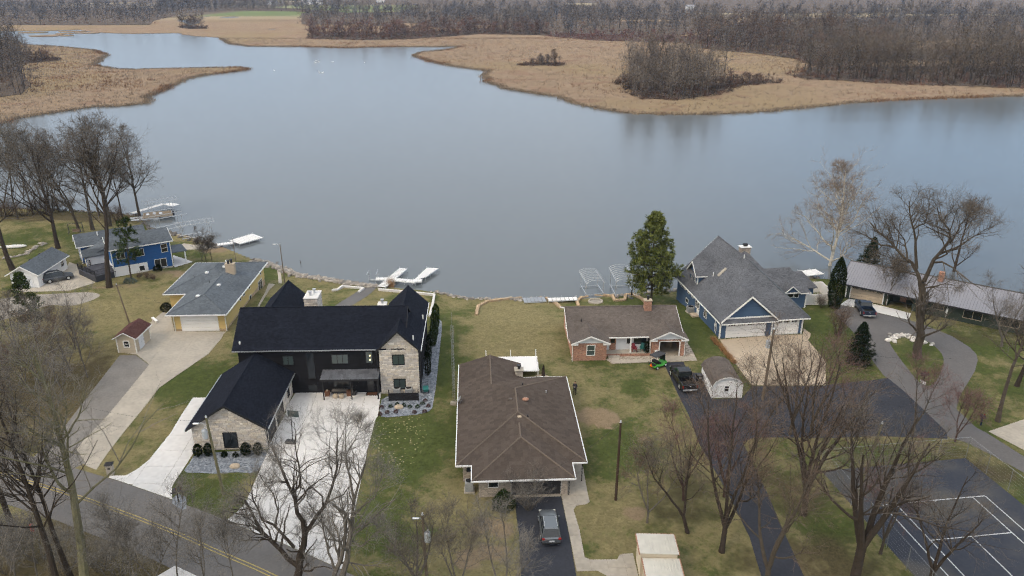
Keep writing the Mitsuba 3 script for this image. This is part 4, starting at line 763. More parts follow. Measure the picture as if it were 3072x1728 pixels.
# ---------------------------------------------------------------- slate blue house with two garage doors
H = Frame(29.9, 102.2, 0, 8.0)
t = thing('slate_blue_house', 'slate blue house with steep grey roof and two white garage doors', 'house')
walls(t, H, 0, 7.85, .3, 18.6, -1.2, 2.75, 'm_slateblue'); walls(t, H, 7.85, 12.5, .35, 18.6, -1.2, 2.75, 'm_slateblue')
ze, pc = 2.75, .97
roof(t, H, [[(-.4, -.4, ze), (6.4, 6.4, ze + 6.6), (6.4, 19, ze + 6.6), (-.4, 19, ze)], [(-.4, -.4, ze), (13.2, -.4, ze), (6.4, 6.4, ze + 6.6)], [(13.2, -.4, ze), (13.2, 19, ze), (6.4, 19, ze + 6.6), (6.4, 6.4, ze + 6.6)]], 'm_roof_grey', .16)
ridge_cap(t, H, [((6.4, 6.4, 9.35), (6.4, 19, 9.35))], 'm_roof_grey', .2); ridge_cap(t, H, [((13.2, -.4, ze), (6.4, 6.4, 9.35))], 'm_roof_slate', .24)
gable_wall(t, H, .2, 12.6, 2.75, 9.0, 18.5, .15, 'm_slateblue')
edge(t, H, [((-.45, -.45, ze), (-.45, 19, ze)), ((8.1, -.45, ze), (13.25, -.45, ze))], 'm_white', .11, .15, 'gutter'); edge(t, H, [((-.4, 19.03, ze), (6.4, 19.03, 9.35)), ((13.2, 19.03, ze), (6.4, 19.03, 9.35))], 'm_white', .07, .22)
# front gable over the wide door, with its skirt roof
roof(t, H, gable_planes(-.35, 8.2, -.6, 4.2, 3.05, 6.75), 'm_roof_grey', .14, 'gable_roof'); ridge_cap(t, H, [((3.92, -.6, 6.75), (3.92, 4.0, 6.75))], 'm_roof_grey', .14)
gable_wall(t, H, .15, 7.7, 3.0, 6.3, -.1, .3, 'm_slateblue'); edge(t, H, [((-.35, -.63, 3.05), (3.92, -.63, 6.75)), ((8.2, -.63, 3.05), (3.92, -.63, 6.75))], 'm_white', .08, .3); edge(t, H, [((.2, -.14, 3.42), (7.65, -.14, 3.42))], 'm_white', .07, .22)
roof(t, H, [[(-.35, -.75, 2.72), (8.2, -.75, 2.72), (8.2, -.1, 3.2), (-.35, -.1, 3.2)]], 'm_roof_grey', .1, 'skirt_roof'); edge(t, H, [((-.35, -.8, 2.74), (8.2, -.8, 2.74))], 'm_white', .09, .14, 'gutter')
F0 = sub(H, 0, .3); garage_door(t, F0, 1.0, 6.75, 2.38, 'm_white', 4, 4); F1 = sub(H, 7.85, .35); garage_door(t, F1, .45, 4.0, 2.38, 'm_white', 4, 3)
for u, v in ((0, .28), (7.85, .28), (12.5, .33)): put('corner_trim', MB().box(u - .1, u + .1, v - .08, v + .1, -.05, 2.75), 'm_white', t, H)
FL = face(H, 0, 7.85, .3, 18.6, 'left'); L_ = 18.3
for s0, s1, z0, z1 in ((L_ - 6.2, L_ - 5.2, .9, 2.3), (L_ - 9.9, L_ - 9.3, 1.0, 2.2), (L_ - 11.6, L_ - 11.0, 1.9, 2.4), (L_ - 13.4, L_ - 12.8, 1.9, 2.4), (L_ - 15.1, L_ - 14.5, 1.9, 2.4), (L_ - 16.2, L_ - 15.6, 1.9, 2.4), (L_ - 17.3, L_ - 16.7, 1.9, 2.4), (L_ - 14.0, L_ - 13.0, .1, .75)): window(t, FL, s0, s1, z0, z1, 2 if s1 - s0 > .9 and z1 > 2 else 1, 1, 'm_white')
door(t, FL, L_ - 9.1, L_ - 8.2, 2.2, 'm_white', .05, 1); put('step', MB().box(L_ - 9.3, L_ - 8.0, -1.1, -.02, -.1, .16), 'm_tanconcrete', t, FL)
put('meter_pipe', MB().tube([(L_ - 1.6, -.12, .4), (L_ - 1.6, -.12, 2.3)], .05, 6).box(L_ - 1.75, L_ - 1.45, -.2, -.02, 1.2, 1.6).tube([(L_ - 1.1, -.12, .3), (L_ - 1.1, -.12, 1.9)], .05, 6), 'm_trim', t, FL)
# dormer that looks west
D0 = sub(H, .75, 13.7)
walls(t, D0, 0, 3.2, -1.6, 1.6, 2.8, 5.35, 'm_slateblue', 'dormer_wall'); gable_wall(t, D0, -1.6, 1.6, 5.35, 6.9, 0, .15, 'm_slateblue', 'v', 'dormer_gable')
roof(t, D0, gable_planes(-.45, 4.6, -2.0, 2.0, 5.3, 7.15, 'u'), 'm_roof_grey', .12, 'dormer_roof'); edge(t, D0, [((-.48, -2.0, 5.3), (-.48, 0, 7.15)), ((-.48, 2.0, 5.3), (-.48, 0, 7.15))], 'm_white', .07, .22); edge(t, D0, [((-.45, -2.04, 5.3), (3.4, -2.04, 5.3))], 'm_white', .08, .14, 'gutter'); put('corner_trim', MB().box(-.06, .1, -1.66, -1.5, 3.2, 5.3), 'm_white', t, D0)
window(t, face(D0, 0, 3.2, -1.6, 1.6, 'left'), .7, 2.5, 3.75, 5.1, 3, 1, 'm_white')
roof(t, D0, [[(-.5, -2, 5.0), (-.5, 2, 5.0), (-.02, 2, 5.32), (-.02, -2, 5.32)][::-1]], 'm_roof_grey', .06, 'dormer_skirt')
# rear wings toward the water, entry gable, chimney, skylight
walls(t, H, 7.0, 13.9, 12.5, 20.4, -1.5, 2.9, 'm_slateblue', 'rear_wall'); roof(t, H, hip_planes(5.9, 14.4, 10.5, 20.8, 2.95, 1.05, True, True), 'm_roof_grey', .15, 'rear_roof')
walls(t, H, 12.5, 17.7, 9.4, 17.2, -1.2, 2.7, 'm_slateblue', 'east_wall'); roof(t, H, [[(11, 8.9, 2.75), (18.2, 8.9, 2.75), (16.4, 13.2, 5.5), (11, 13.2, 5.5)], [(11, 13.2, 5.5), (16.4, 13.2, 5.5), (18.2, 17.6, 2.75), (11, 17.6, 2.75)], [(18.2, 8.9, 2.75), (18.2, 17.6, 2.75), (16.4, 13.2, 5.5)]], 'm_roof_grey', .15, 'east_roof')
roof(t, H, gable_planes(13.3, 16.4, 8.5, 11.4, 2.85, 4.15), 'm_roof_grey', .12, 'entry_roof'); gable_wall(t, H, 13.55, 16.15, 2.85, 3.9, 8.75, .12, 'm_slateblue'); edge(t, H, [((13.3, 8.47, 2.85), (14.85, 8.47, 4.15)), ((16.4, 8.47, 2.85), (14.85, 8.47, 4.15)), ((13.5, 8.72, 3.0), (16.2, 8.72, 3.0))], 'm_white', .07, .18); edge(t, H, [((16.4, 8.85, 2.75), (18.25, 8.85, 2.75))], 'm_white', .09, .14, 'gutter')
FE = sub(H, 12.5, 9.4); window(t, FE, 1.1, 3.0, 1.9, 2.45, 2, 1, 'm_white'); window(t, FE, 3.2, 3.9, 1.9, 2.45, 1, 1, 'm_white'); door(t, FE, 1.5, 2.7, 1.75, 'm_glass2', .03); put('corner_trim', MB().box(17.62, 17.8, 9.32, 9.5, -.2, 2.7), 'm_white', t, H)
walls(t, H, 17.75, 20.3, 12.0, 17.0, -1.2, 2.3, 'm_slateblue', 'porch_wall'); roof(t, H, [[(16.5, 11.6, 2.4), (20.8, 11.6, 2.4), (19.2, 14.4, 4.3), (16.5, 14.4, 4.3)], [(16.5, 14.4, 4.3), (19.2, 14.4, 4.3), (20.8, 17.4, 2.4), (16.5, 17.4, 2.4)], [(20.8, 11.6, 2.4), (20.8, 17.4, 2.4), (19.2, 14.4, 4.3)]], 'm_roof_grey', .14, 'porch_roof')
chimney(t, H, 9.8, 11.4, 17.2, 18.2, 4, 7.7, 'm_greybrick', .12, .15, 0, 'm_white'); put('chimney_hood', MB().mesh(rbox(10.25, 11.0, 17.4, 18.0, 7.9, 8.3, .12)), 'm_black', t, H)
put('skylight', hull([(2.95 + a, 9.6 + b, 2.75 + .97 * (3.35 + a) + c) for a in (0, 1.15) for b in (-.25, .35) for c in (0, .14)]), 'm_concrete', t, H)
for u, v, z in ((2.6, 10.6, 5.7), (6.2, 8.3, 9.2), (1.6, 17.2, 5.2)): vent_pipe(t, H, u, v, z, .6, .07, 'm_white')
sheet('terrace', Polygon([tuple(H([a, b, 0])[:2]) for a, b in ((17.9, 17.4), (22.5, 17.4), (24, 23), (18.5, 23))]), .05, 'm_newconcrete', 'white terrace behind the slate blue house')
fc = thing('vinyl_fence', 'white solid vinyl fence between the slate blue house and the tall cypress', 'fence')
VF = Frame(*(46.67,115.06), 0, 3)
for i in range(14): put('panel', MB().box(.05 + i * .25, .29 + i * .25, -.02, .02, .1, 1.75), 'm_white', fc, VF)
for i in range(3): put('post', MB().box(i * 1.75 - .06, i * 1.75 + .06, -.07, .07, 0, 1.9), 'm_white', fc, VF)
put('rail', MB().box(0, 3.55, -.05, .05, 1.75, 1.85).box(0, 3.55, -.05, .05, .02, .1), 'm_white', fc, VF)
wp = thing('terrace_screen', 'white privacy screen round the terrace behind the vinyl fence', 'fence'); put('panel', MB().box(0, 5.2, 6.4, 6.5, -.5, 1.4).box(5.1, 5.2, 0.2, 6.4, -.4, 1.5), 'm_white', wp, VF)

# ---------------------------------------------------------------- green house with the metal roof
H = Frame(54.4, 118.6, 0, -36.7)
t = thing('green_house', 'long dark green house with ribbed metal roof behind the big oak', 'house')
walls(t, H, 0, 6.4, 0, 9, -1, 2.6, 'm_greensiding'); walls(t, H, 9.9, 30, 0, 9, -1, 2.6, 'm_greensiding'); walls(t, H, 6.4, 9.9, 3.2, 9, -1, 2.6, 'm_greensiding', 'porch_wall'); gable_wall(t, H, 0, 9, 2.6, 4.5, 0, .2, 'm_greensiding', 'v')
pl = gable_planes(-1.0, 31, -.9, 9.9, 2.5, 4.75, 'u'); roof(t, H, pl, 'm_metalroof', .12)
m = MB()
for i in range(78):
    u = -.9 + i * .41
    for v0, z0 in ((-.9, 2.5), (9.9, 2.5)): m.add(hull([(u + a, v0, z0 + b) for a in (-.022, .022) for b in (0, .05)] + [(u + a, 4.5, 4.75 + b) for a in (-.022, .022) for b in (0, .05)]).vertices, hull([(u + a, v0, z0 + b) for a in (-.022, .022) for b in (0, .05)] + [(u + a, 4.5, 4.75 + b) for a in (-.022, .022) for b in (0, .05)]).faces)
put('roof_rib', m, 'm_metalrib', t, H, kind='stuff', label='raised ribs of the metal roof')
ridge_cap(t, H, [((-1, 4.5, 4.78), (31, 4.5, 4.78))], 'm_darkmetal', .2); edge(t, H, [((-1, -.95, 2.52), (31, -.95, 2.52)), ((-1.03, -.9, 2.5), (-1.03, 4.5, 4.75))], 'm_darkmetal', .12, .2, 'gutter')
F0 = sub(H, 0, 0); garage_door(t, F0, .75, 5.6, 2.2, 'm_tanconcrete', 4, 4); put('corner_trim', MB().box(-.06, .1, -.05, .1, 0, 2.6).box(6.2, 6.32, -.05, .0, 0, 2.6), 'm_white', t, H)
door(t, sub(H, 6.4, 3.2), 1.2, 2.1, 2.1, 'm_brick')
for s0, s1, c, z0 in ((10.4, 11.6, 1, 1.2), (12.8, 14.2, 2, 1.2), (17.0, 19.4, 2, .8), (21.8, 24.2, 2, .8)): window(t, F0, s0, s1, z0, 2.25, c, 1, 'm_tanconcrete')
put('meter_box', MB().box(14.6, 14.9, -.15, 0, .9, 1.6).tube([(14.75, -.1, .1), (14.75, -.1, 2.2)], .04, 5), 'm_trim', t, F0)
put('chimney', MB().box(12.2, 13.0, 3.6, 4.4, 4, 5.9), 'm_brick', t, H)

# ---------------------------------------------------------------- white barn shed and the tan shed at the foot of the view
H = Frame(24.66, 85.2, 0, 1)
t = thing('barn_shed', 'white round roofed barn shed beside the black pickup', 'shed')
pts = [(0, 1.95), (.25, 2.38), (.75, 2.72), (1.3, 2.92), (1.85, 3.0), (2.4, 2.92), (2.95, 2.72), (3.45, 2.38), (3.7, 1.95)]
walls(t, H, 0, 3.7, 0, 5.4, -.1, 1.95, 'm_whitesiding')
for v in (0, 5.28): put('gable_wall', hull([(a, y, b - .05) for a, b in pts for y in (v, v + .12)]), 'm_whitesiding', t, H)
roof(t, H, [[(a[0] + (-.12 if i == 0 else 0), -.2, a[1] - (.15 if i == 0 else 0)), (b[0] + (.12 if i == 7 else 0), -.2, b[1] - (.15 if i == 7 else 0)), (b[0] + (.12 if i == 7 else 0), 5.6, b[1] - (.15 if i == 7 else 0)), (a[0] + (-.12 if i == 0 else 0), 5.6, a[1] - (.15 if i == 0 else 0))] for i, (a, b) in enumerate(zip(pts[:-1], pts[1:]))], 'm_roof_taupe', .06)
edge(t, H, [((a[0], -.22, a[1]), (b[0], -.22, b[1])) for a, b in zip(pts[:-1], pts[1:])], 'm_white', .05, .12)
window(t, sub(H, 0, 0), 1.5, 2.0, .95, 1.65, 1, 2, 'm_trim', 'm_glass', .04); put('gable_vent', cyl(.13, 0, .04, 0, 0, 12), 'm_white', t, Frame(0, 0)) if False else None
for x in (0, 3.7): put('corner_trim', MB().box(x - .05, x + .05, -.05, .05, -.05, 1.95), 'm_white', t, H)
H = Frame(10.95, 50.6, 0, -1)
t = thing('metal_roof_shed', 'tan outbuilding with stepped pale metal roof at the concrete walk', 'shed')
walls(t, H, 0, 3.1, 3.3, 5.6, -.1, 2.65, 'm_tansiding'); walls(t, H, .25, 3.1, -6, 3.3, -.1, 2.15, 'm_tansiding')
roof(t, H, [[(-.12, 3.2, 2.72), (3.2, 3.2, 2.66), (3.2, 5.75, 2.66), (-.12, 5.75, 2.72)]], 'm_whitemetal', .08); roof(t, H, [[(.1, -6, 2.22), (3.25, -6, 2.16), (3.25, 3.2, 2.16), (.1, 3.2, 2.22)]], 'm_whitemetal', .08, 'lower_roof')
m = MB()
for i in range(12): m.box(-.05 + i * .28, -.02 + i * .28, 3.25, 5.7, 2.7, 2.745); m.box(.16 + i * .27, .19 + i * .27, -6, 3.15, 2.2, 2.245)
put('roof_rib', m, 'm_whitemetal', t, H, kind='stuff', label='raised ribs of the pale metal roof')
edge(t, H, [((-.15, 3.2, 2.72), (-.15, 5.75, 2.72)), ((3.23, 3.2, 2.68), (3.23, 5.75, 2.68)), ((.07, -6, 2.24), (.07, 3.2, 2.24)), ((3.28, -6, 2.2), (3.28, 3.2, 2.2)), ((-.12, 5.78, 2.7), (3.2, 5.78, 2.7))], 'm_brick', .08, .16)
FL = face(H, .25, 3.1, -6, 3.3, 'left'); door(t, FL, 1.2, 2.1, 1.95, 'm_brick')


# ================================================================ TREES, WOODS, REEDS
for nm, c in (('m_bark', (0.0819, 0.0686, 0.0546)), ('m_barkgrey', (0.1326, 0.1186, 0.103)), ('m_barkdark', (0.0515, 0.0413, 0.0335)), ('m_barkred', (0.0819, 0.0546, 0.0468))): pr(nm, grain(c, .4, 2.5, 9.), .95, .1)
pr('m_sycamore', grain((0.45, 0.414, 0.342), .4, .7, 2.5, (0.468, 0.441, 0.387)), .9, .1)
for nm, c in (('m_twig', (0.1368, 0.1188, 0.1022)), ('m_twiggrey', (0.1944, 0.18, 0.1642)), ('m_twigdark', (0.0756, 0.0612, 0.0504)), ('m_twiglight', (0.2376, 0.2232, 0.2052)), ('m_twigpale', (0.216, 0.1692, 0.1332)), ('m_twigred', (0.1692, 0.1044, 0.0994)), ('m_twigbrown', (0.144, 0.1066, 0.0828))): pr(nm, c, .95, .1)
def unit(a): return a / (np.linalg.norm(a, axis=-1, keepdims=True) + 1e-12)
def march(start, d, L, n, rg, wander, up, sag=0.):
    """polylines from start in direction d; (N,n,3)"""
    P = [start]; d = d.copy(); step = (L / (n - 1))[:, None]
    for i in range(n - 1):
        d = unit(d + rg.normal(0, wander, d.shape) + np.array([0, 0, up - sag * i / n])); P.append(P[-1] + d * step)
    return np.stack(P, 1)
def sprout(P, R, m, t0, t1, lf, ang, n, rg, wander=.12, up=.05, rf=.55, taper=.25, tp=1.0, rmin=.006):
    """m children on each polyline; lf(t, parent length) gives their length"""
    N, k, _ = P.shape; Lp = np.linalg.norm(np.diff(P, axis=1), axis=2).sum(1)
    t = t0 + (t1 - t0) * rg.uniform(0, 1, (N, m)) ** tp
    x = t * (k - 1); i = np.clip(x.astype(int), 0, k - 2); f = (x - i)[..., None]; a = np.arange(N)[:, None]
    S = P[a, i] * (1 - f) + P[a, i + 1] * f; tan = unit(P[a, i + 1] - P[a, i]); r = R[a, i] * (1 - f[..., 0]) + R[a, i + 1] * f[..., 0]
    S, tan, r, t = S.reshape(-1, 3), tan.reshape(-1, 3), r.ravel(), t.ravel(); Lc = lf(t, np.repeat(Lp, m)) * rg.uniform(.65, 1.25, len(t))
    q = unit(np.cross(tan, rg.normal(size=tan.shape))); A = (ang if np.ndim(ang) == 0 else ang[0] + (ang[1] - ang[0]) * t) * rg.uniform(.75, 1.25, len(t))
    d = unit(tan * np.cos(A)[:, None] + q * np.sin(A)[:, None])
    C = march(S, d, Lc, n, rg, wander, up); rc = np.maximum(np.minimum(r * rf, Lc * .035), rmin)
    return C, rc[:, None] * np.linspace(1, taper, n)[None]
class Tree:
    def __init__(s, seed): s.rg = np.random.default_rng(seed); s.wood, s.fine = MB(), MB()
    def add(s, P, R, k, fine=False):
        (s.fine if fine else s.wood).add(*tubes(P, R, k))
    def ribbons(s, P, w):
        """the thinnest twigs: long three sided slivers"""
        a, b = P[:, 0], P[:, -1]; d = unit(b - a); n = unit(np.cross(d, s.rg.normal(size=d.shape))); w = np.broadcast_to(w, (len(a),))[:, None]
        v = np.stack([a + n * w, a - n * w, b], 1).reshape(-1, 3); s.fine.add(v, np.arange(len(v)).reshape(-1, 3))
def crown_from(T_, limbs, RL, opt):
    """branches, twigs and slivers on given limbs"""
    rg = T_.rg; o = dict(b=7, tw=6, sl=4, bl=.50, tl=.52, s_len=.7, wander=.13, up=.06, ang=(.95, .65), rmin=.010, b0=.25); o.update(opt)
    B, RB = sprout(limbs, RL, o['b'], o['b0'], 1.0, lambda t, L: L * o['bl'] * (1.25 - .75 * t) + .3, o['ang'], 6, rg, o['wander'], o['up'], .6, .3, .9, .016); T_.add(B, RB, 4)
    W, RW = sprout(B, RB, o['tw'], .12, 1.0, lambda t, L: L * o['tl'] * (1.2 - .6 * t) + .25, .75, 3, rg, o['wander'] * 1.2, o['up'] * .8, .6, .4, .9, o['rmin']); T_.add(W, RW, 3, True)
    if o['sl']:
        S, _ = sprout(W, RW, o['sl'], .2, 1.0, lambda t, L: L * .5 + o['s_len'] * .5, .6, 2, rg, .1, o['up'], .5); T_.ribbons(S, o['rmin'] * .8)
    return B, W
def bare_tree(key, x, y, h, seed, lean=(0, 0), split=.14, clear=.25, limbs=11, spread=.40, r0=None, bark='m_bark', twig='m_twig', fork=0, rise=.12, z=None, crown=None, up_ang=(1.15, .45), buds=None):
    """a leafless broadleaf tree: trunk, limbs, branches, twigs"""
    T_ = Tree(seed); rg = T_.rg; z = float(height(x, y)) - .1 if z is None else z; r0 = r0 or h * .017
    n = 9; k = max(1, fork); base = np.array([[x, y, z]] * k); d = unit(np.stack([lean[0] + rg.normal(0, .05, k) + (k > 1) * .36 * np.cos(np.arange(k) * 6.283 / k + seed), lean[1] + rg.normal(0, .05, k) + (k > 1) * .36 * np.sin(np.arange(k) * 6.283 / k + seed), np.ones(k)], 1))
    if k > 1:                                                                   # one short bole, then the stems part
        d0 = unit(np.array([[lean[0], lean[1], 1.]])); B0 = march(base[:1], d0, np.array([h * split]), 4, rg, .03, .02); T_.add(B0, np.array([[1.35, 1.1, 1.02, 1.]]) * r0, 8); base = np.repeat(B0[:, -1] - d0 * r0 * .5, k, 0)
    L = h * (1 - split) * rg.uniform(.82, .98, k) if k > 1 else np.array([h * .93]); P = march(base, d, L, n, rg, .06, .05)
    R = (r0 * (.78 if k > 1 else 1)) * np.linspace(1, .16, n)[None] ** .9 * np.ones((k, 1)); R[:, 0] *= 1.3 if k == 1 else 1.0
    T_.add(P, R, 8)
    m = max(3, limbs // k)
    LM, RL = sprout(P, R, m, clear, .97, lambda t, L: L * spread * (1.3 - .85 * t), up_ang, 8, rg, .12, rise, .55, .25, .85, .03)
    T_.add(LM, RL, 6); crown_from(T_, np.concatenate([LM, P[:, 1:]], 0) if True else LM, np.concatenate([RL, R[:, 1:] * .6], 0), crown or {})
    put('trunk', T_.wood, bark, key); put('crown', T_.fine, twig, key)
    return T_
def drawn_tree(key, stems, seed, bark, twig, crown=None, extra=0):
    """a tree whose main limbs are given as paths [(x,y,z), ...] with radii (from, to)"""
    T_ = Tree(seed); rg = T_.rg; LM, RL = [], []
    for pts, ra, rb in stems:
        p = np.asarray(pts, float); s = np.r_[0, np.cumsum(np.linalg.norm(np.diff(p, axis=0), axis=1))]; u = np.linspace(0, s[-1], 8)
        q = np.stack([np.interp(u, s, p[:, i]) for i in range(3)], 1); q[1:-1] += rg.normal(0, s[-1] * .009, (6, 3)); LM.append(q); RL.append(np.linspace(ra, rb, 8))
    LM, RL = np.array(LM), np.array(RL); T_.add(LM, RL, 7)
    if extra:
        E_, RE = sprout(LM, RL, extra, .25, .97, lambda t, L: L * .42 * (1.25 - .6 * t), (.95, .6), 8, rg, .17, .07, .6, .25, .9, .02); T_.add(E_, RE, 5)
        LM, RL = np.concatenate([LM, E_]), np.concatenate([RL, RE])
    crown_from(T_, LM, RL, crown or {}); put('trunk', T_.wood, bark, key); put('crown', T_.fine, twig, key)
    return T_
FOLI = {'type': 'principledthin', 'base_color': {'type': 'mesh_attribute', 'name': 'vertex_color'}, 'roughness': .7, 'diff_trans': .5}
scene['m_needles'] = FOLI
def needles(C, n, size, rg, cols, up=.25, flat=1.):
    """sprays of needle blades round the points C"""
    N = len(C); c = np.repeat(C, n, 0); d = rg.normal(size=c.shape); d[:, 2] = d[:, 2] * flat + up; d = unit(d)
    L = size * rg.uniform(.6, 1.25, len(c))[:, None]; w = unit(np.cross(d, rg.normal(size=d.shape))) * L * .17
    off = rg.normal(0, size * .22, c.shape); a = c + off
    v = np.stack([a - w, a + w, a + d * L], 1).reshape(-1, 3); f = np.arange(len(v)).reshape(-1, 3)
    k = rg.uniform(0, 1, N)[:, None]; col = np.array(cols[0]) * (1 - k) + np.array(cols[1]) * k
    col = np.repeat(np.repeat(col, n, 0) * rg.uniform(.75, 1.25, (N * n, 1)), 3, 0)
    return v, f, col
def conifer(key, x, y, h, r, seed, cols, whorls=26, per=7, clear=.08, shape=1.0, density=9, n=7, size=.34, droop=.0, bark='m_bark', gap=0., z=None, lift=.12):
    """an evergreen: trunk, whorls of boughs and sprays of needles"""
    T_ = Tree(seed); rg = T_.rg; z = float(height(x, y)) - .1 if z is None else z
    P = march(np.array([[x, y, z]]), np.array([[0, 0, 1.]]), np.array([h]), 9, rg, .025, .03); T_.add(P, (h * .014) * np.linspace(1, .1, 9)[None], 7)
    S, D, L = [], [], []
    for i in range(whorls):
        t = clear + (1 - clear) * (i + rg.uniform(0, .6)) / whorls; q = P[0, min(int(t * 8), 7)] + (P[0, min(int(t * 8) + 1, 8)] - P[0, min(int(t * 8), 7)]) * (t * 8 % 1 if t < 1 else 1)
        prof = min(1., (1 - t) ** shape * 1.08 + .03) * (min(1, .62 + (t - clear) / .16 * .38)); ph = rg.uniform(0, 6.3)
        for j in range(per):
            if rg.uniform() < gap: continue
            a = ph + j * 6.283 / per + rg.normal(0, .25); S.append(q); D.append((math.cos(a), math.sin(a), lift + .9 * t ** 3 + rg.normal(0, .1))); L.append(r * prof * rg.uniform(.62, 1.15))
    S, D, L = np.array(S), unit(np.array(D)), np.array(L); B = march(S, D, L, 6, rg, .07, -.02 + droop); T_.add(B, np.maximum(L[:, None] * .022, .012) * np.linspace(1, .3, 6)[None], 4)
    W, RW = sprout(B, np.full(B.shape[:2], .012), density, .22, 1., lambda t, l: l * .26 * (1.3 - .7 * t) + .12, .85, 3, rg, .1, .06, .8); T_.add(W, RW * .6, 3)
    v, f, c = needles(np.concatenate([W[:, 1], W[:, 2], B[:, -1]]), n, size, rg, cols); m = MB().add(v, f, c)
    put('trunk', T_.wood, bark, key); put('foliage', m, 'm_needles', key, color=True)
def shrub(key, x, y, rx, ry, h, seed, cols, count=500, n=7, size=.14, z=None, stem=True):
    """a dense evergreen bush: leaf sprays through a rounded volume over short stems"""
    rg = np.random.default_rng(seed); z = float(height(x, y)) if z is None else z; d = unit(rg.normal(size=(count, 3))); d[:, 2] = np.abs(d[:, 2])
    lump = .78 + .35 * meshkit.noise(d * 2.2 + seed, seed); C = np.array([x, y, z]) + d * lump[:, None] * rg.uniform(.55, 1, (count, 1)) ** .4 * [rx, ry, h]
    v, f, c = needles(C, n, size, rg, cols, .35); put('foliage', MB().add(v, f, c), 'm_needles', key, color=True)
    if stem:
        m = MB()
        for i in range(5): a = i * 1.26; m.tube([(x, y, z - .1), (x + .4 * rx * math.cos(a), y + .4 * ry * math.sin(a), z + .6 * h)], [.04, .015], 5)
        put('stem', m, 'm_bark', key)
def twig_bush(key, x, y, r, h, seed, stems=16, bark='m_barkred', twig='m_twigbrown', sl=3, tw=5, b=6):
    T_ = Tree(seed); rg = T_.rg; z = float(height(x, y)) - .05; a = rg.uniform(0, 6.28, stems); o = rg.uniform(.15, 1, stems) * r / h
    d = unit(np.stack([np.cos(a) * o, np.sin(a) * o, np.ones(stems)], 1)); P = march(np.tile([x, y, z], (stems, 1)) + np.stack([np.cos(a), np.sin(a), a * 0], 1) * .12 * r, d, h * rg.uniform(.7, 1.1, stems), 6, rg, .07, .0)
    R = np.linspace(1, .3, 6)[None] * np.full((stems, 1), .008 * h + .004); T_.add(P, R, 4); crown_from(T_, P, R, dict(b=b, tw=tw, sl=sl, bl=.4, tl=.4, s_len=.25, rmin=.006, ang=(.6, .5)))
    put('stem', T_.wood, bark, key); put('crown', T_.fine, twig, key)

# ---------------------------------------------------------------- trees of the left shore
G1 = 'bare trees along the left shore'
def btree(xy, h, seed, label, group=None, **k):
    if xy[1] > 112: k['crown'] = {**dict(rmin=.024, b=8), **k.get('crown', {})}; k['limbs'] = k.get('limbs', 11) + 3; k['spread'] = k.get('spread', .4) + .06
    key = thing('bare_tree', label, 'tree', group); bare_tree(key, xy[0], xy[1], h, seed, **k); return key
btree((-89.10,131.40), 24, 101, 'tall dark bare tree whose trunk leans in beside the white garage', G1, lean=(-.16, .02), limbs=12, clear=.3, bark='m_barkdark', twig='m_twig', r0=.42, spread=.36)
btree((-87.50,143.40), 21, 102, 'bare tree leaning over the roof of the white garage, with low crooked limbs', G1, lean=(-.13, .0), limbs=13, clear=.18, bark='m_barkdark', r0=.40, spread=.42)
btree((-89.25,154.72), 19, 103, 'slender bare tree on the lawn between two thicker trunks near the swing frame', G1, lean=(-.12, 0), limbs=11, clear=.3, r0=.30)
btree((-87.76,157.16), 20, 104, 'bare tree standing just behind the left gable of the bright blue house', G1, lean=(-.05, .02), limbs=12, clear=.3, r0=.36)
btree((-67.77,122.79), 27, 105, 'tallest bare tree, its thick trunk before the deck of the bright blue house', G1, lean=(-.075, .03), limbs=14, clear=.38, bark='m_barkdark', r0=.44, spread=.36)
btree((-86.43,161.79), 21, 106, 'bare tree behind the middle of the bright blue roof', G1, lean=(-.02, 0), limbs=12, clear=.25, r0=.34)
btree((-84.37,171.15), 20, 107, 'bare tree at the water beside the pontoon boat, standing clear against the lake', G1, lean=(-.05, 0), limbs=13, clear=.22, r0=.30, spread=.36)
SCREEN = (((-112.70,168.27), 21), ((-107.68,164.41), 22), ((-107.85,170.48), 22), ((-105.91,172.15), 18), ((-104.36,174.64), 17), ((-101.22,174.76), 18), ((-93.37,170.97), 17), ((-86.83,168.52), 15), ((-115.15,167.96), 21), ((-120.59,188.32), 20))
for i, ((q, h), l) in enumerate(zip(SCREEN, rank([s[0] for s in SCREEN]))):
    btree(q, h, 120 + i, f'thin grey bare tree in the far left shore screen, {l} from the left', G1, limbs=10, clear=.22, r0=.2, bark='m_bark', twig='m_twiggrey' if i % 2 else 'm_twig', spread=.28, fork=2 if i % 3 == 0 else 0, crown=dict(b=7, tw=6, sl=4))
BRUSH = (((-108.81,168.76), 3.5, 3.2), ((-106.72,175.59), 3.5, 3.0), ((-111.88,168.37), 3, 3.4), ((-105.87,184.63), 3, 2.6), ((-103.98,175.64), 3.5, 3), ((-87.16,166.43), 2.5, 3), ((-113.51,168.16), 4, 3.5), ((-108.17,173.31), 4, 3.2))
for i, ((q, r, h), l) in enumerate(zip(BRUSH, rank([s[0] for s in BRUSH]))):
    twig_bush(thing('brush', f'bare brown brush on the bank under the shore trees, {l} clump from the left', 'bush', 'brush along the left bank'), q[0], q[1], r, h, 140 + i, 26, 'm_bark', 'm_twigbrown', 4, 6)
NG = ((.020, .034, .010), (.085, .120, .034)); DG = ((.006, .011, .005), (.020, .032, .012)); YG = ((.040, .056, .014), (.135, .165, .050))
conifer(thing('pine_tree', 'thin pine with a sparse crown before the bright blue house', 'tree'), *(-66.13,127.29), 11.0, 3.1, 150, NG, 13, 5, .30, .55, 7, 6, .36, bark='m_bark', gap=.25)
conifer(thing('pine_tree', 'young open pine with upright boughs in the left thicket', 'tree'), *(-69.65,104.30), 9.6, 2.9, 151, NG, 15, 5, .2, .6, 8, 7, .34, gap=.22, lift=.35)
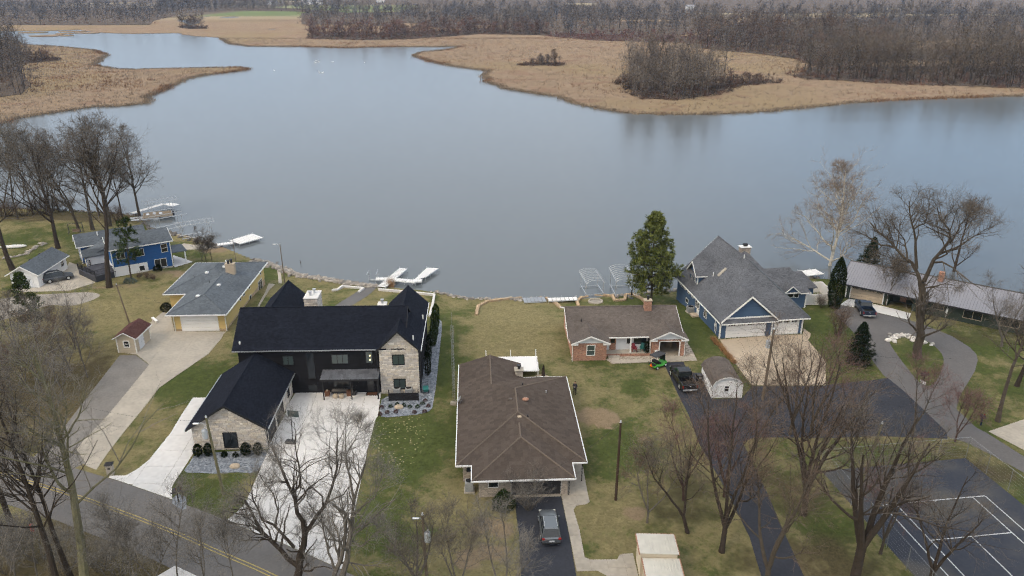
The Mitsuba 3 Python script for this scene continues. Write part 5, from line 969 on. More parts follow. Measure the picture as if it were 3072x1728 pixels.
shrub(thing('round_bush', 'clipped round dark bush at the corner of the yellow house', 'bush'), *(-54.07,112.96), 1.0, 1.0, 1.35, 152, DG, 500); shrub(thing('round_bush', 'dark low bush at the foot of the bright blue house', 'bush'), *(-63.09,131.14), .85, .8, 1.0, 153, DG, 320); shrub(thing('juniper_bush', 'pale grey green juniper mound in the bed before the blue house', 'bush'), *(-65.32,125.13), 1.2, 1.0, .9, 154, ((.10, .13, .11), (.20, .24, .21)), 360)
for i, q in enumerate(((-64.64,127.05), (-63.16,126.81), (-61.65,126.08))): twig_bush(thing('small_bush', f'small leafless bush in the bed before the bright blue house, {ORD[i]} from the juniper', 'bush', 'small bushes before the blue house'), *q, .6, .9, 156 + i, 8, sl=2)
for i, (q, h) in enumerate((((-57.42,138.79), 6.2), ((-58.19,138.88), 4.5), ((-56.80,139.85), 4.0))): btree(q, h, 160 + i, ('slim bare sapling by the shore behind the yellow house', 'short bare sapling left of the slim one behind the yellow house', 'low bare sapling behind the ridge of the yellow house')[i], 'saplings by the shore', limbs=9, clear=.1, r0=.06, spread=.35, crown=dict(b=5, tw=4, sl=3), fork=2)

# ---------------------------------------------------------------- thicket and tall trees in the lower left corner
G2 = 'tall bare trees by the road at the lower left'
for i, (q, h, ln, r0, l) in enumerate((((-34.87,50.41), 24, (.0, .02), .42, 'thick mossy trunk nearest to the side drive'), ((-37.50,51.26), 21, (-.10, .03), .28, 'dark slim trunk left of the thick mossy one'), ((-36.94,52.42), 19, (-.10, .02), .24, 'crooked trunk between the thick one and the dark slim one'), ((-47.05,60.55), 18, (-.06, .0), .28, 'forked trunk on the far side of the road'), ((-47.45,59.73), 17, (-.12, 0), .24, 'trunk at the very edge of the picture by the road'))):
    btree(q, h, 170 + i, f'tall bare tree, {l}', G2, lean=ln, limbs=13, clear=.34, r0=r0, bark='m_polegreen' if i == 0 else 'm_barkdark', twig='m_twiggrey' if i == 0 else 'm_twig', spread=.34, crown=dict(b=8, tw=6, sl=4, rmin=.009))
rg = np.random.default_rng(50)
SCRUB = ((-65.84,90.65), (-66.70,95.23), (-62.82,91.48), (-62.58,94.34), (-58.64,89.29), (-58.44,92.32), (-58.50,95.52), (-58.96,86.68), (-61.54,84.93), (-55.42,85.17), (-55.23,90.65), (-69.92,93.47), (-64.95,86.68), (-61.40,87.45), (-64.41,98.92), (-61.07,98.92), (-70.51,100.53))
for i, (q, l) in enumerate(zip(SCRUB, rank(SCRUB))):
    h = rg.uniform(5.5, 9.5); btree(q, h, 180 + i, f'leafless tree in the dense grey scrub beside the lane, {l} from the left', 'scrub trees beside the lane', limbs=10, clear=.12, r0=.09, spread=.42, twig=('m_twiggrey', 'm_twig', 'm_twigbrown')[i % 3], bark='m_barkgrey', fork=3 if i % 2 else 0, crown=dict(b=6, tw=6, sl=4, rmin=.009))
VERGE = ((-32.55,53.31), (-30.22,52.42), (-28.55,53.31), (-25.63,51.83), (-23.22,51.26), (-33.96,52.42), (-40.65,53.31), (-42.67,53.62), (-31.03,51.83))
for i, (q, l) in enumerate(zip(VERGE, rank(VERGE))):
    btree(q, (9.5, 8, 10, 9, 8, 7, 7, 6.5, 7)[i], 200 + i, f'thin grey sapling on the near verge of the road, {l} from the left', 'roadside saplings', limbs=12, clear=.15, r0=.08, spread=.38, twig='m_twiggrey', bark='m_barkgrey', fork=2 if i % 2 else 0, crown=dict(b=7, tw=5, sl=4, rmin=.008))

PALE = ((-44.46,56.47), (-41.82,55.98), (-43.98,54.54), (-38.93,54.54), (-36.00,54.86), (-34.05,54.23), (-47.00,57.30))
for i, (q, l) in enumerate(zip(PALE, rank(PALE))):
    twig_bush(thing('bare_bush', f'pale grey leafless bush in the leaf litter below the road, {l} from the left', 'bush', 'pale bushes below the road'), *q, 2.6, 3.6, 210 + i, 14, 'm_barkgrey', 'm_twiglight', 3, 5)

# ---------------------------------------------------------------- the two crooked trees before the white court
k = thing('bare_tree', 'wide crooked bare tree with forked dark limbs against the white driveway', 'tree')
drawn_tree(k, [([(-18.23,52.60,-0.71), (-18.07,52.60,1.32), (-17.68,52.60,3.55), (-16.96,52.40,5.77)], .40, .24), ([(-17.92,52.60,2.37), (-19.10,52.90,3.16), (-19.90,53.20,4.35), (-21.07,53.60,5.32), (-21.76,54.00,6.67), (-22.22,54.20,7.78)], .22, .09), ([(-19.83,53.00,4.51), (-21.54,53.80,5.41), (-22.81,54.40,5.20), (-24.24,54.80,5.15)], .09, .03),
    ([(-18.06,52.60,4.33), (-18.74,52.00,6.21), (-18.94,51.60,7.16), (-20.01,51.20,8.20), (-20.21,51.00,10.16), (-20.20,51.00,11.45)], .14, .04), ([(-16.96,52.40,5.77), (-17.07,52.00,7.58), (-17.27,52.00,9.17), (-17.31,52.00,10.26), (-17.99,52.00,11.33), (-18.37,52.20,12.95), (-18.72,52.30,14.49)], .22, .035), ([(-17.31,52.00,10.26), (-16.58,51.60,11.49), (-16.49,51.50,13.19), (-16.58,51.60,14.94), (-16.53,51.60,16.84)], .10, .03),
    ([(-16.96,52.40,5.77), (-16.21,52.80,6.84), (-15.27,53.20,7.90), (-14.74,53.60,9.10), (-14.40,54.00,10.53), (-13.89,54.00,13.05), (-14.01,54.00,15.27)], .18, .03), ([(-15.27,53.20,7.90), (-16.29,53.60,6.85), (-16.95,53.80,8.08)], .06, .025), ([(-19.08,52.00,6.84), (-18.58,51.50,9.19), (-18.67,51.30,10.65), (-19.22,51.00,11.92), (-19.57,51.00,13.07)], .08, .02), ([(-21.07,53.60,5.32), (-22.37,54.40,6.23), (-22.62,54.60,7.23)], .06, .02)], 220, 'm_barkdark', 'm_twiggrey', dict(b=8, tw=6, sl=5, wander=.22, bl=.42, rmin=.009, ang=(.9, .7)), 3)
k = thing('bare_tree', 'grey bare tree with two rising stems just right of the crooked one', 'tree')
drawn_tree(k, [([(-14.88,51.50,-0.36), (-14.66,51.50,2.30), (-14.46,51.80,2.94), (-13.87,52.00,4.31), (-13.56,52.20,6.18), (-13.34,52.20,7.68), (-14.31,52.00,8.93)], .26, .07), ([(-14.03,51.30,0.49), (-13.39,51.40,4.94), (-12.78,51.50,7.97), (-12.47,51.60,9.71), (-11.96,51.70,11.54), (-11.48,51.80,12.98)], .30, .05), ([(-12.77,51.60,8.38), (-11.62,51.20,9.41), (-10.50,51.00,10.98), (-10.01,51.00,12.61)], .08, .02), ([(-13.12,51.50,6.12), (-12.05,51.00,5.53), (-11.12,50.80,6.93), (-10.34,50.60,7.70)], .07, .02),
    ([(-14.71,51.90,2.72), (-15.33,52.60,4.58), (-15.62,53.00,5.79), (-15.74,53.20,7.28)], .11, .03), ([(-12.47,51.60,9.71), (-12.84,52.00,11.80), (-12.88,52.20,13.64), (-12.83,52.30,15.85)], .11, .025), ([(-12.88,52.20,13.64), (-12.14,52.40,14.89), (-11.56,52.40,16.24)], .05, .015)], 221, 'm_barkgrey', 'm_twiggrey', dict(b=8, tw=6, sl=5, wander=.2, rmin=.009), 3)
btree((-7.98,52.15), 8.5, 223, 'many stemmed bare tree round the pole before the brown roofed house', None, limbs=14, clear=.12, r0=.16, spread=.45, twig='m_twig', bark='m_barkgrey', fork=4)
btree((-4.60,51.69), 7.5, 224, 'low spreading bare tree on the straw coloured lawn by the black driveway', None, limbs=12, clear=.12, r0=.12, spread=.5, twig='m_twig', bark='m_barkgrey', fork=3)
btree((-0.75,50.35), 8.2, 225, 'bare tree whose twigs hang across the silver car', None, lean=(.1, .1), limbs=13, clear=.15, r0=.12, spread=.48, twig='m_twiggrey', bark='m_barkgrey', fork=3)
twig_bush(thing('bare_bush', 'pale leafless bush between the round shrub and the silver car', 'bush'), *(1.64,63.36), 2.4, 3.4, 226, 20, 'm_barkgrey', 'm_twiggrey', 3, 5)
shrub(thing('round_bush', 'large round dark green bush beside the open black garage', 'bush'), *(-0.78,63.75), 1.25, 1.15, 1.9, 227, ((.010, .022, .006), (.045, .075, .018)), 1000, 8)

# ---------------------------------------------------------------- budding trees on the right
G3 = 'budding trees over the black driveway'
for i, (q, h, ln, r0, bk, tw, fk, l) in enumerate((
    ((28.16,62.51), 17.0, (-.02, .04), .36, 'm_barkdark', 'm_twigbrown', 5, 'vase shaped tree with four dark stems on the strip by the tennis court'),
    ((28.97,52.59), 17, (.0, .02), .50, 'm_barkdark', 'm_twig', 4, 'thick trunk at the lower edge beside the tennis court'),
    ((35.26,52.59), 11, (.0, .0), .24, 'm_barkdark', 'm_twig', 3, 'dark tree whose limbs cross the court lines'),
    ((33.15,56.93), 10, (.06, .04), .16, 'm_bark', 'm_twigred', 3, 'reddish budding tree on the near side line of the court'),
    ((31.60,76.92), 12.5, (.0, .02), .22, 'm_bark', 'm_twigbrown', 3, 'budding tree before the tan driveway'),
    ((33.87,76.54), 12, (.04, .02), .24, 'm_bark', 'm_twigred', 3, 'red budding tree over the parking pad'),
    ((21.20,65.31), 10.0, (-.03, .03), .16, 'm_barkred', 'm_twigred', 4, 'pink budding tree across the black drive, nearest to the barn shed'),
    ((17.02,64.77), 10.0, (-.06, .02), .15, 'm_barkred', 'm_twigred', 4, 'pink budding tree on the lawn, nearest to the worn sand patch'),
    ((18.94,57.20), 16.0, (0, .02), .30, 'm_barkdark', 'm_twigbrown', 4, 'tall brown tree rising on the near part of the black drive edge'),
    ((26.96,74.28), 10, (.02, .02), .18, 'm_bark', 'm_twigbrown', 3, 'brown tree behind the pole on the driveway bend'),
    ((45.36,76.58), 9.0, (.06, .02), .15, 'm_bark', 'm_twigred', 2, 'slanting pink tree beside the turnaround lane'),
    ((49.56,75.34), 7.0, (.05, .02), .12, 'm_barkred', 'm_twigred', 3, 'pink bush like tree at the mouth of the lane'),
    ((21.68,52.81), 12.5, (-.05, .02), .30, 'm_bark', 'm_twigbrown', 3, 'brown tree with sweeping limbs at the lower edge between drive and court'),
    ((12.85,61.25), 8.0, (.0, .0), .12, 'm_barkgrey', 'm_twigbrown', 3, 'sparse sapling above the pale metal roof'),
    ((16.42,59.81), 12, (-.25, .05), .2, 'm_barkdark', 'm_twig', 2, 'tree that reaches a dark bough over the metal roofed shed'))):
    btree(q, h, 240 + i, l, G3, lean=ln, limbs=13, clear=.20, r0=r0 * .78, spread=.50, bark=bk, twig=tw, fork=fk, split=.26 if i == 1 else .16, crown=dict(b=7, tw=6, sl=3, rmin=.010))
k = thing('oak_tree', 'great bare oak with wide crooked limbs on the grass island', 'tree')
oy = 96.4
drawn_tree(k, [([(55.49,96.40,-0.11), (55.07,96.40,3.19), (54.57,96.40,7.56), (54.23,96.40,10.41), (53.92,96.40,11.00)], .60, .42), ([(54.00,96.40,10.57), (53.30,96.80,12.52), (52.39,97.20,13.49), (50.94,97.60,14.60), (50.34,98.00,15.29), (49.08,98.40,16.81), (47.90,99.00,17.58), (47.11,99.00,18.39)], .27, .06), ([(50.34,98.00,15.29), (49.20,99.00,15.37), (48.25,100.00,15.74), (47.09,101.00,16.40), (46.18,101.50,16.67)], .15, .03), ([(53.07,96.60,12.87), (51.99,96.20,16.56), (51.29,96.00,18.76), (50.60,96.00,20.08), (50.09,96.00,22.16)], .22, .05), ([(51.46,96.10,18.47), (52.58,95.50,19.70), (52.25,95.00,21.40), (51.94,95.00,22.68)], .11, .03),
    ([(54.29,96.40,11.14), (54.64,95.80,13.16), (54.82,95.20,15.28), (55.66,94.80,17.02), (54.86,94.50,18.96), (53.64,94.40,20.42), (52.86,94.40,21.83)], .29, .06), ([(55.66,94.80,17.02), (55.77,94.00,18.72), (55.88,93.60,20.14), (57.11,93.40,21.34)], .15, .03), ([(54.82,95.20,15.28), (56.75,94.00,17.02), (58.16,93.40,18.78), (59.59,93.00,19.68)], .13, .03), ([(52.39,97.20,13.49), (50.79,98.60,13.55), (49.32,99.60,13.91)], .09, .02), ([(54.65,95.40,14.67), (54.87,93.60,15.97), (52.98,93.00,18.91), (52.01,92.60,20.31)], .12, .03), ([(51.84,97.00,13.84), (51.87,98.60,16.33), (50.86,99.40,17.45), (49.83,99.60,19.30)], .12, .03), ([(54.21,96.40,10.15), (55.28,95.00,11.12), (55.93,94.00,11.78), (56.64,93.40,11.74)], .10, .03), ([(53.48,96.60,11.76), (52.69,98.00,11.80), (51.65,99.00,12.00), (50.44,99.60,12.07)], .10, .03)], 260, 'm_bark', 'm_twig', dict(b=6, tw=6, sl=3, wander=.20, bl=.50, tl=.62, s_len=.9, rmin=.012, ang=(.95, .75)), 5)
k = thing('sycamore_tree', 'pale sycamore with white limbs and tan twigs at the lake', 'tree'); sx, sy = (59.49,138.61)
bare_tree(k, sx, sy, 22, 262, lean=(.05, .0), limbs=24, clear=.14, r0=.36, spread=.40, bark='m_sycamore', twig='m_twigpale', rise=.10, up_ang=(1.35, .6), crown=dict(b=9, tw=8, sl=5, rmin=.018, bl=.48))
btree((80.92,135.05), 14.5, 263, 'bare tree leaning out behind the ridge of the green house', None, lean=(.20, .02), limbs=9, clear=.2, r0=.30, bark='m_barkdark', spread=.42, crown=dict(wander=.2))
btree((87.56,122.44), 15, 264, 'bare tree at the right edge by the water', None, lean=(-.02, 0), limbs=13, clear=.2, r0=.3, bark='m_bark', spread=.42)
btree((56.85,79.70), 15.5, 265, 'bare tree on the grass beside the last black mailbox', None, lean=(.02, .02), limbs=14, clear=.3, r0=.25, bark='m_bark', spread=.40)
btree((64.21,88.28), 15, 266, 'dark bare tree in front of the end of the green house', None, lean=(.04, .0), limbs=14, clear=.25, r0=.25, bark='m_barkdark', spread=.42)
btree((69.09,99.93), 10, 267, 'lower bare tree with hanging old nests before the metal roof', None, lean=(-.15, .0), limbs=13, clear=.2, r0=.16, bark='m_barkgrey', spread=.5, fork=2)
btree((59.33,114.91), 8, 268, 'low bare tree that covers the dark porch of the green house', None, lean=(.04, .0), limbs=12, clear=.15, r0=.12, bark='m_bark', spread=.5, fork=2)
twig_bush(thing('bare_bush', 'rounded leafless bush on the grass beside the grey turnaround', 'bush'), *(47.30,103.42), 2.6, 4.0, 270, 24, 'm_barkred', 'm_twigbrown', 4, 6)
twig_bush(thing('bare_bush', 'small weeping leafless shrub before the white vinyl fence', 'bush'), *(48.74,113.83), 1.0, 1.7, 271, 12, 'm_bark', 'm_twig', 3, 5)
conifer(thing('spruce_tree', 'dark spruce at the edge of the grey turnaround lane', 'tree'), *(46.61,94.54), 6.0, 2.1, 272, ((.008, .016, .009), (.030, .046, .022)), 24, 8, .03, .85, 7, 7, .22, droop=-.02)
conifer(thing('spruce_tree', 'dark pointed spruce behind the end of the metal roof', 'tree'), *(62.68,129.96), 8.2, 2.6, 273, ((.010, .022, .010), (.034, .056, .024)), 24, 8, .03, .85, 7, 7, .26)
def column_tree(key, x, y, r, h, seed, cols, count=900, size=.22):
    rg = np.random.default_rng(seed); z = float(height(x, y)); t = rg.uniform(0, 1, count); a = rg.uniform(0, 6.283, count); prof = np.minimum(1, (1 - t) * 3.2) ** .7 * np.minimum(1, .6 + t * 2)
    lump = .82 + .36 * meshkit.noise(np.stack([np.cos(a) * 2, np.sin(a) * 2, t * h * .9], 1) + seed, seed); rr = r * prof * lump * rg.uniform(.5, 1, count) ** .35
    v, f, c = needles(np.stack([x + rr * np.cos(a), y + rr * np.sin(a), z + .15 + t * h], 1), 8, size, rg, cols, .9); put('foliage', MB().add(v, f, c), 'm_needles', key, color=True)
    put('trunk', MB().tube([(x, y, z - .1), (x, y, z + h * .9)], [.12, .03], 6), 'm_bark', key)
column_tree(thing('cypress_tree', 'tall columnar dark arborvitae at the end of the vinyl fence', 'tree'), *(50.73,113.83), 1.15, 8.2, 274, ((.010, .018, .007), (.034, .050, .018)), 2200)
px, py = (22.79,118.56)
conifer(thing('pine_tree', 'full tall green pine on the shore behind the brick ranch', 'tree'), px, py, 15.0, 5.4, 275, ((.045, .062, .014), (.24, .265, .085)), 20, 7, .17, .62, 11, 8, .46, gap=.16, lift=.22)
for i, (q, h, r) in enumerate((((-11.58,109.25), 2.6, .55), ((-11.37,105.64), 2.8, .6), ((-11.22,102.61), 2.7, .6), ((-11.17,100.07), 2.6, .55))): column_tree(thing('arborvitae', f'green arborvitae in the row along the dark house, {ORD[i]} from the lake', 'shrub', 'arborvitae along the dark house'), *q, r, h, 280 + i, ((.016, .030, .008), (.060, .090, .026)), 420, .18)
for i, (q, h) in enumerate((((-11.34,96.30), 3.2), ((-10.98,91.22), 3.4))): column_tree(thing('arborvitae', ('thin dark spire shrub in the stone bed beside the dark house, farther one', 'thin dark spire shrub in the stone bed beside the dark house, nearer one')[i], 'shrub'), *q, .42, h, 285 + i, DG, 300, .18)
for i, q in enumerate(((-34.00,72.44), (-32.88,72.56), (-31.20,72.44), (-28.81,72.68), (-28.91,72.68), (-27.54,72.68), (-29.97,72.44), (-31.25,72.68))): 
    if i in (0, 1, 3, 4, 5): column_tree(thing('dwarf_spruce', f'small dark cone shrub against the stone front of the garage wing, {ORD[(0, 1, 9, 2, 3, 4)[i]]} from the left', 'shrub', 'cone shrubs before the garage wing'), *q, .48, 1.35, 290 + i, DG, 240, .16)
    else: shrub(thing('low_shrub', f'low dark shrub in the blue stones before the garage wing, {ORD[{2: 0, 6: 1, 7: 2}[i]]} from the left', 'shrub', 'low shrubs before the garage wing'), *q, .35, .35, .5, 290 + i, DG, 110, 6, .12)
for i, q in enumerate(((-15.74,82.77), (-14.67,83.00), (-13.98,83.52), (-13.12,83.21), (-12.34,82.87), (-11.40,82.92), (-10.93,83.65), (-15.66,81.16), (-14.88,81.59), (-13.84,81.74), (-11.64,81.59), (-10.43,81.79), (-10.13,83.08), (-10.63,84.39))):
    red = i in (0, 7, 8, 9, 10, 11, 12, 13); l = ('nearest the drive in the back row', 'second in the back row', 'before the tan boulder in the back row', 'right of the tan boulder', 'third from the right in the back row', 'second from the right in the back row', 'at the right end of the back row', 'nearest the drive in the front row', 'second in the front row', 'before the tan boulder in the front row', 'in the middle of the front row', 'at the right end of the front row', 'by the curved edge of the bed', 'closest to the garden cart')[i]; shrub(thing('bed_shrub', (f'small reddish shrub in the stone bed, {l}' if red else f'small green mound shrub in the stone bed, {l}'), 'shrub', 'low plants in the stone bed'), *q, .3, .3, .4, 310 + i, ((.06, .028, .026), (.14, .07, .06)) if red else ((.014, .03, .012), (.045, .075, .03)), 80, 6, .10, stem=False)


# ---------------------------------------------------------------- woods and reeds beyond the lake
vcol('m_woods', .95, .1)
def wood_tree(rg, h, width, twigs, col, wt):
    """one light leafless tree at the origin: trunk, spreading boughs, twig slivers in a rounded crown"""
    m = MB(); P = march(np.zeros((1, 3)), np.array([[rg.normal(0, .07), rg.normal(0, .07), 1.]]), np.array([h * rg.uniform(.72, .9)]), 5, rg, .08, .05); R = h * .015 * np.linspace(1, .25, 5)[None]
    v, f = tubes(P, R, 3); m.add(v, f, np.array(col) * .58)
    B, RB = sprout(P, R, 10, .25, 1., lambda t, L: L * width * 1.25 * np.sqrt(np.maximum(.15, 1 - (2 * (t - .58)) ** 2)), (1.2, .5), 4, rg, .16, .10, .5, .3, .8, .05)
    def sl(Q, w, c):
        a, b = Q[:, 0], Q[:, -1]; d = unit(b - a); n = unit(np.cross(d, rg.normal(size=d.shape))) * w; vv = np.stack([a + n, a - n, b], 1).reshape(-1, 3); m.add(vv, np.arange(len(vv)).reshape(-1, 3), c)
    sl(B[:, :3], h * .008, np.array(col) * .72); sl(B[:, 2:], h * .005, np.array(col) * .8); W, _ = sprout(B, RB, twigs, .15, 1., lambda t, L: L * .42 + h * .055, .95, 2, rg, .1, .04, .5); sl(W, wt, col)
    return m.arrays()
def scatter_poly(poly, n, rg):
    x0, y0, x1, y1 = poly.bounds; out = []; shapely.prepare(poly)
    while len(out) < n:
        p = rg.uniform((x0, y0), (x1, y1), (4 * n, 2)); out += list(p[shapely.contains_xy(poly, p[:, 0], p[:, 1])])
    return np.array(out[:n])
CLEARINGS = unary_union([Polygon(q) for q in ([(-193.71,966.24), (-166.37,966.24), (-175.34,1019.33), (-204.15,1019.33)], [(-139.04,966.24), (-96.78,973.49), (-103.64,1043.88), (-148.81,1035.57)], [(-44.02,938.26), (-9.80,931.52), (-10.46,995.89), (-46.67,995.89)], [(120.24,1830.99), (181.25,1781.62), (202.91,1996.82), (133.00,2027.39)], [(140.95,1078.48), (219.25,1078.48), (230.50,1134.81), (148.18,1134.81)], [(349.75,1078.48), (431.57,1087.48), (453.90,1144.76), (367.70,1134.81)], [(547.83,1317.75), (616.71,1317.75), (648.84,1387.43), (576.38,1387.43)], [(679.09,1533.05), (758.04,1569.61), (836.84,1734.81), (747.90,1690.37)], [(369.54,718.39), (400.96,722.45), (439.45,702.60), (499.34,694.96), (527.24,734.88), (410.89,752.13)], [(-797.99,1291.77), (-756.43,1291.77), (-787.01,1344.78), (-830.25,1344.78)], [(274.99,632.82), (321.51,632.82), (334.44,659.05), (286.05,659.05)])]).buffer(0)
def woods(name, label, pts, n, h, seed, cols, width=.36, twigs=9, wt=.05, z=None, under=0, ucols=((.16, .10, .075), (.11, .085, .07))):
    rg = np.random.default_rng(seed); kinds = [wood_tree(rg, 1., width * rg.uniform(.8, 1.2), twigs, (1, 1, 1), wt / h) for _ in range(7)]; m = MB(); z = MARSH_TOP - .2 if z is None else z
    for x, y in scatter_poly(Polygon(pts).buffer(0).difference(CLEARINGS), n, rg):
        v, f, c = kinds[rg.integers(7)]; s = h * rg.choice([.55, .8, 1.0, 1.2]) * rg.uniform(.85, 1.1); a = rg.uniform(0, 6.283); M = np.array([[math.cos(a), math.sin(a), 0], [-math.sin(a), math.cos(a), 0], [0, 0, 1]]) * [1, 1, 1]
        k = np.array(cols[rg.integers(len(cols))]) * rg.uniform(.5, .92); m.add((v @ M) * s * [rg.uniform(.8, 1.25)] * np.array([1, 1, 1]) + [x, y, z], f, c * k)
    for x, y in (scatter_poly(Polygon(pts).buffer(3).difference(CLEARINGS), under, rg) if under else ()):
        k = np.array(ucols[rg.integers(len(ucols))]) * rg.uniform(.5, .9); c = np.array([x, y, z + .4]); d = rg.normal(size=(14, 3)); d[:, 2] = np.abs(d[:, 2]) + .5; d = unit(d); L = rg.uniform(1.2, 3.2) * (h / 15) ** .5
        w = unit(np.cross(d, rg.normal(size=d.shape))) * max(.14, wt); o = rg.normal(0, .9, (14, 3)) * [1, 1, .2]; v = np.stack([c + o - w, c + o + w, c + o + d * L], 1).reshape(-1, 3); m.add(v, np.arange(len(v)).reshape(-1, 3), k)
    fl = Polygon(pts).buffer(0).buffer(-2).difference(CLEARINGS); 
    for g in getattr(fl, 'geoms', [fl]):
        if g.geom_type == 'Polygon' and g.area > 10: vv, ff = trimesh.creation.triangulate_polygon(g, engine='earcut'); m.add(np.c_[vv, np.full(len(vv), z + .45)], ff, (.085, .068, .056))
    k = key_for(name); put(None, m, 'm_woods', k, color=True); labels[k] = dict(label=label, category='woods', kind='stuff')
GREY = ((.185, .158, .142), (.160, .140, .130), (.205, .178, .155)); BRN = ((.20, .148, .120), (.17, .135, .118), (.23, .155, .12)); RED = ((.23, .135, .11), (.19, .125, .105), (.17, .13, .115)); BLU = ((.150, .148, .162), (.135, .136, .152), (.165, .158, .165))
RU = ((.24, .135, .10), (.165, .125, .105), (.15, .12, .10)); PU = ((.25, .135, .125), (.20, .12, .11))
woods('bank_woods', 'dark bare wood on the reed bank at the left edge', [(-248.26,329.37), (-232.77,362.98), (-227.86,374.13), (-242.51,409.13), (-299.34,495.85), (-311.02,527.16), (-363.89,602.75), (-433.73,702.60), (-582.50,702.60)], 420, 17, 401, GREY, wt=.09, under=500)
woods('bank_brush', 'low brush at the foot of the left bank wood', [(-312.82,522.77), (-302.93,536.16), (-311.43,555.08), (-336.60,560.01)], 40, 6, 402, BRN, wt=.1, under=120)
woods('copse', 'bare grey copse standing alone on the tan marsh', [(56.44,417.45), (55.86,378.78), (60.54,358.69), (74.68,354.50), (89.52,367.36), (106.34,390.89), (110.59,435.11), (81.30,464.45), (63.68,447.70)], 200, 17, 403, ((.24, .205, .175), (.27, .23, .195), (.21, .175, .15)), .36, 11, .07, under=420)
woods('copse_brush', 'low brush trailing off the copse', [(96.00,388.41), (110.66,401.12), (137.49,420.30), (141.11,429.07), (117.23,426.11)], 60, 5, 404, BRN, wt=.1, under=160)
woods('shore_woods', 'strip of tall bare trees behind the near right marsh', [(154.71,450.95), (159.77,433.58), (175.19,427.58), (199.62,411.87), (220.56,406.42), (252.83,395.94), (316.46,387.18), (401.02,495.85), (317.26,501.82), (240.43,501.82), (188.18,505.88)], 430, 18, 405, ((.19, .16, .132), (.17, .142, .118), (.21, .17, .138)), .36, 10, .075, under=800, ucols=RU)
woods('right_woods', 'grey bare wood behind the copse', [(146.00,645.67), (157.70,623.50), (180.74,588.73), (191.96,547.83), (188.18,505.88), (237.19,522.77), (281.52,580.62), (296.13,710.41), (247.73,798.91), (172.22,779.54)], 560, 18, 406, GREY + BRN, .38, 8, .11, under=700, ucols=RU)
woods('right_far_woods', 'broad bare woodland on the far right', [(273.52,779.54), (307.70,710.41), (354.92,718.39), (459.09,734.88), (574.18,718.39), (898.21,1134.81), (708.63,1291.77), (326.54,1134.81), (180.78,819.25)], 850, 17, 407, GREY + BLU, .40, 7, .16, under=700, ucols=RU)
woods('meadow_woods', 'grey trees round the pale meadow on the right', [(255.88,555.08), (271.71,540.77), (340.96,540.77), (432.38,536.16), (512.55,639.18), (404.80,645.67), (313.32,626.57)], 200, 17, 417, GREY, .38, 8, .10, under=300)
woods('shore_thicket', 'reddish brown thicket on the far shore', [(-186.80,752.13), (-133.30,734.88), (-98.54,743.41), (-65.22,779.54), (-31.90,819.25), (40.21,798.91), (35.90,851.73), (-48.84,886.82), (-83.62,874.81), (-131.54,840.63), (-205.73,851.73)], 460, 11, 408, RED, .44, 8, .13, under=900, ucols=RU)
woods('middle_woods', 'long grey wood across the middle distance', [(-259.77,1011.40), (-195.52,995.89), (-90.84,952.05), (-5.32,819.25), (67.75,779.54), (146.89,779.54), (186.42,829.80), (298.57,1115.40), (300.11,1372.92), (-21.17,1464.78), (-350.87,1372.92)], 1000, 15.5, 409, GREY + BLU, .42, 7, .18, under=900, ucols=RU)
woods('red_marsh_brush', 'low purplish red brush where the marsh meets the wood', [(33.32,789.11), (78.03,726.55), (149.92,702.60), (166.09,652.29), (174.28,789.11), (54.50,819.25)], 160, 5, 410, PU, .5, 8, .12, under=1000, ucols=PU)
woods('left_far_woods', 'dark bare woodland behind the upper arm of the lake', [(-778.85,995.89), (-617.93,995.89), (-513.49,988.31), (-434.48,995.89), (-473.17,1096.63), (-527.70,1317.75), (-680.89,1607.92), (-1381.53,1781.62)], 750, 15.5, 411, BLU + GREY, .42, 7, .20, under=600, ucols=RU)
woods('left_reed_copse', 'two dark clumps of trees beside the pale pool', [(-379.85,938.26), (-360.14,911.83), (-340.95,911.83), (-359.70,966.24), (-386.83,980.85)], 34, 11, 412, ((.135, .118, .108), (.18, .135, .11)), .42, 9, .13, under=90)
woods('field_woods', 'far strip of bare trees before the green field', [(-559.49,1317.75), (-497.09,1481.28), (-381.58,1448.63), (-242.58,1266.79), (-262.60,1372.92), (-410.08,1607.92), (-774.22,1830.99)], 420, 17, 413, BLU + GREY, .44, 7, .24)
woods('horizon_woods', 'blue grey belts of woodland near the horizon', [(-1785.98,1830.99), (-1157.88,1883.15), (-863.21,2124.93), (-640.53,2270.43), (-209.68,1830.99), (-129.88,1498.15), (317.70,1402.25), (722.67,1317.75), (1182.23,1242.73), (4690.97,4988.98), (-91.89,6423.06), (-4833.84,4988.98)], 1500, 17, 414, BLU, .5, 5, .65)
woods('lone_scrub', 'low dark scrub with one small tree alone on the marsh', [(6.71,510.00), (30.09,507.93), (30.94,522.77), (9.45,522.77)], 30, 4.2, 415, ((.18, .14, .12), (.16, .13, .115)), .5, 9, .09, under=120)
FRONT = [np.array((163.93,438.19)) * (1 - s) + np.array((252.40,398.51)) * s for s in np.linspace(0, 1, 17)]
rg = np.random.default_rng(431)
for i, q in enumerate(FRONT):
    q = q + rg.normal(0, 2.5, 2) + [0, 3]; k = thing('bare_tree', f'bare tree in the front row of the right wood, {ORD[i]} from the left', 'tree', 'front row of the right wood')
    bare_tree(k, q[0], q[1], rg.uniform(13, 19), 432 + i, limbs=9, clear=.25, r0=.24, spread=.38, lean=(rg.normal(0, .06), 0), bark='m_barkdark', twig='m_twigbrown' if i % 3 else 'm_twig', z=MARSH_TOP - .2, crown=dict(b=5, tw=4, sl=2, rmin=.035))
k = thing('marsh_tree', 'single bare shrub tree standing in the low scrub on the marsh', 'tree'); bare_tree(k, *(26.43,510.00), 9.5, 416, limbs=12, clear=.12, r0=.14, spread=.4, twig='m_twigbrown', z=MARSH_TOP - .2, crown=dict(b=7, tw=5, sl=4, rmin=.03))
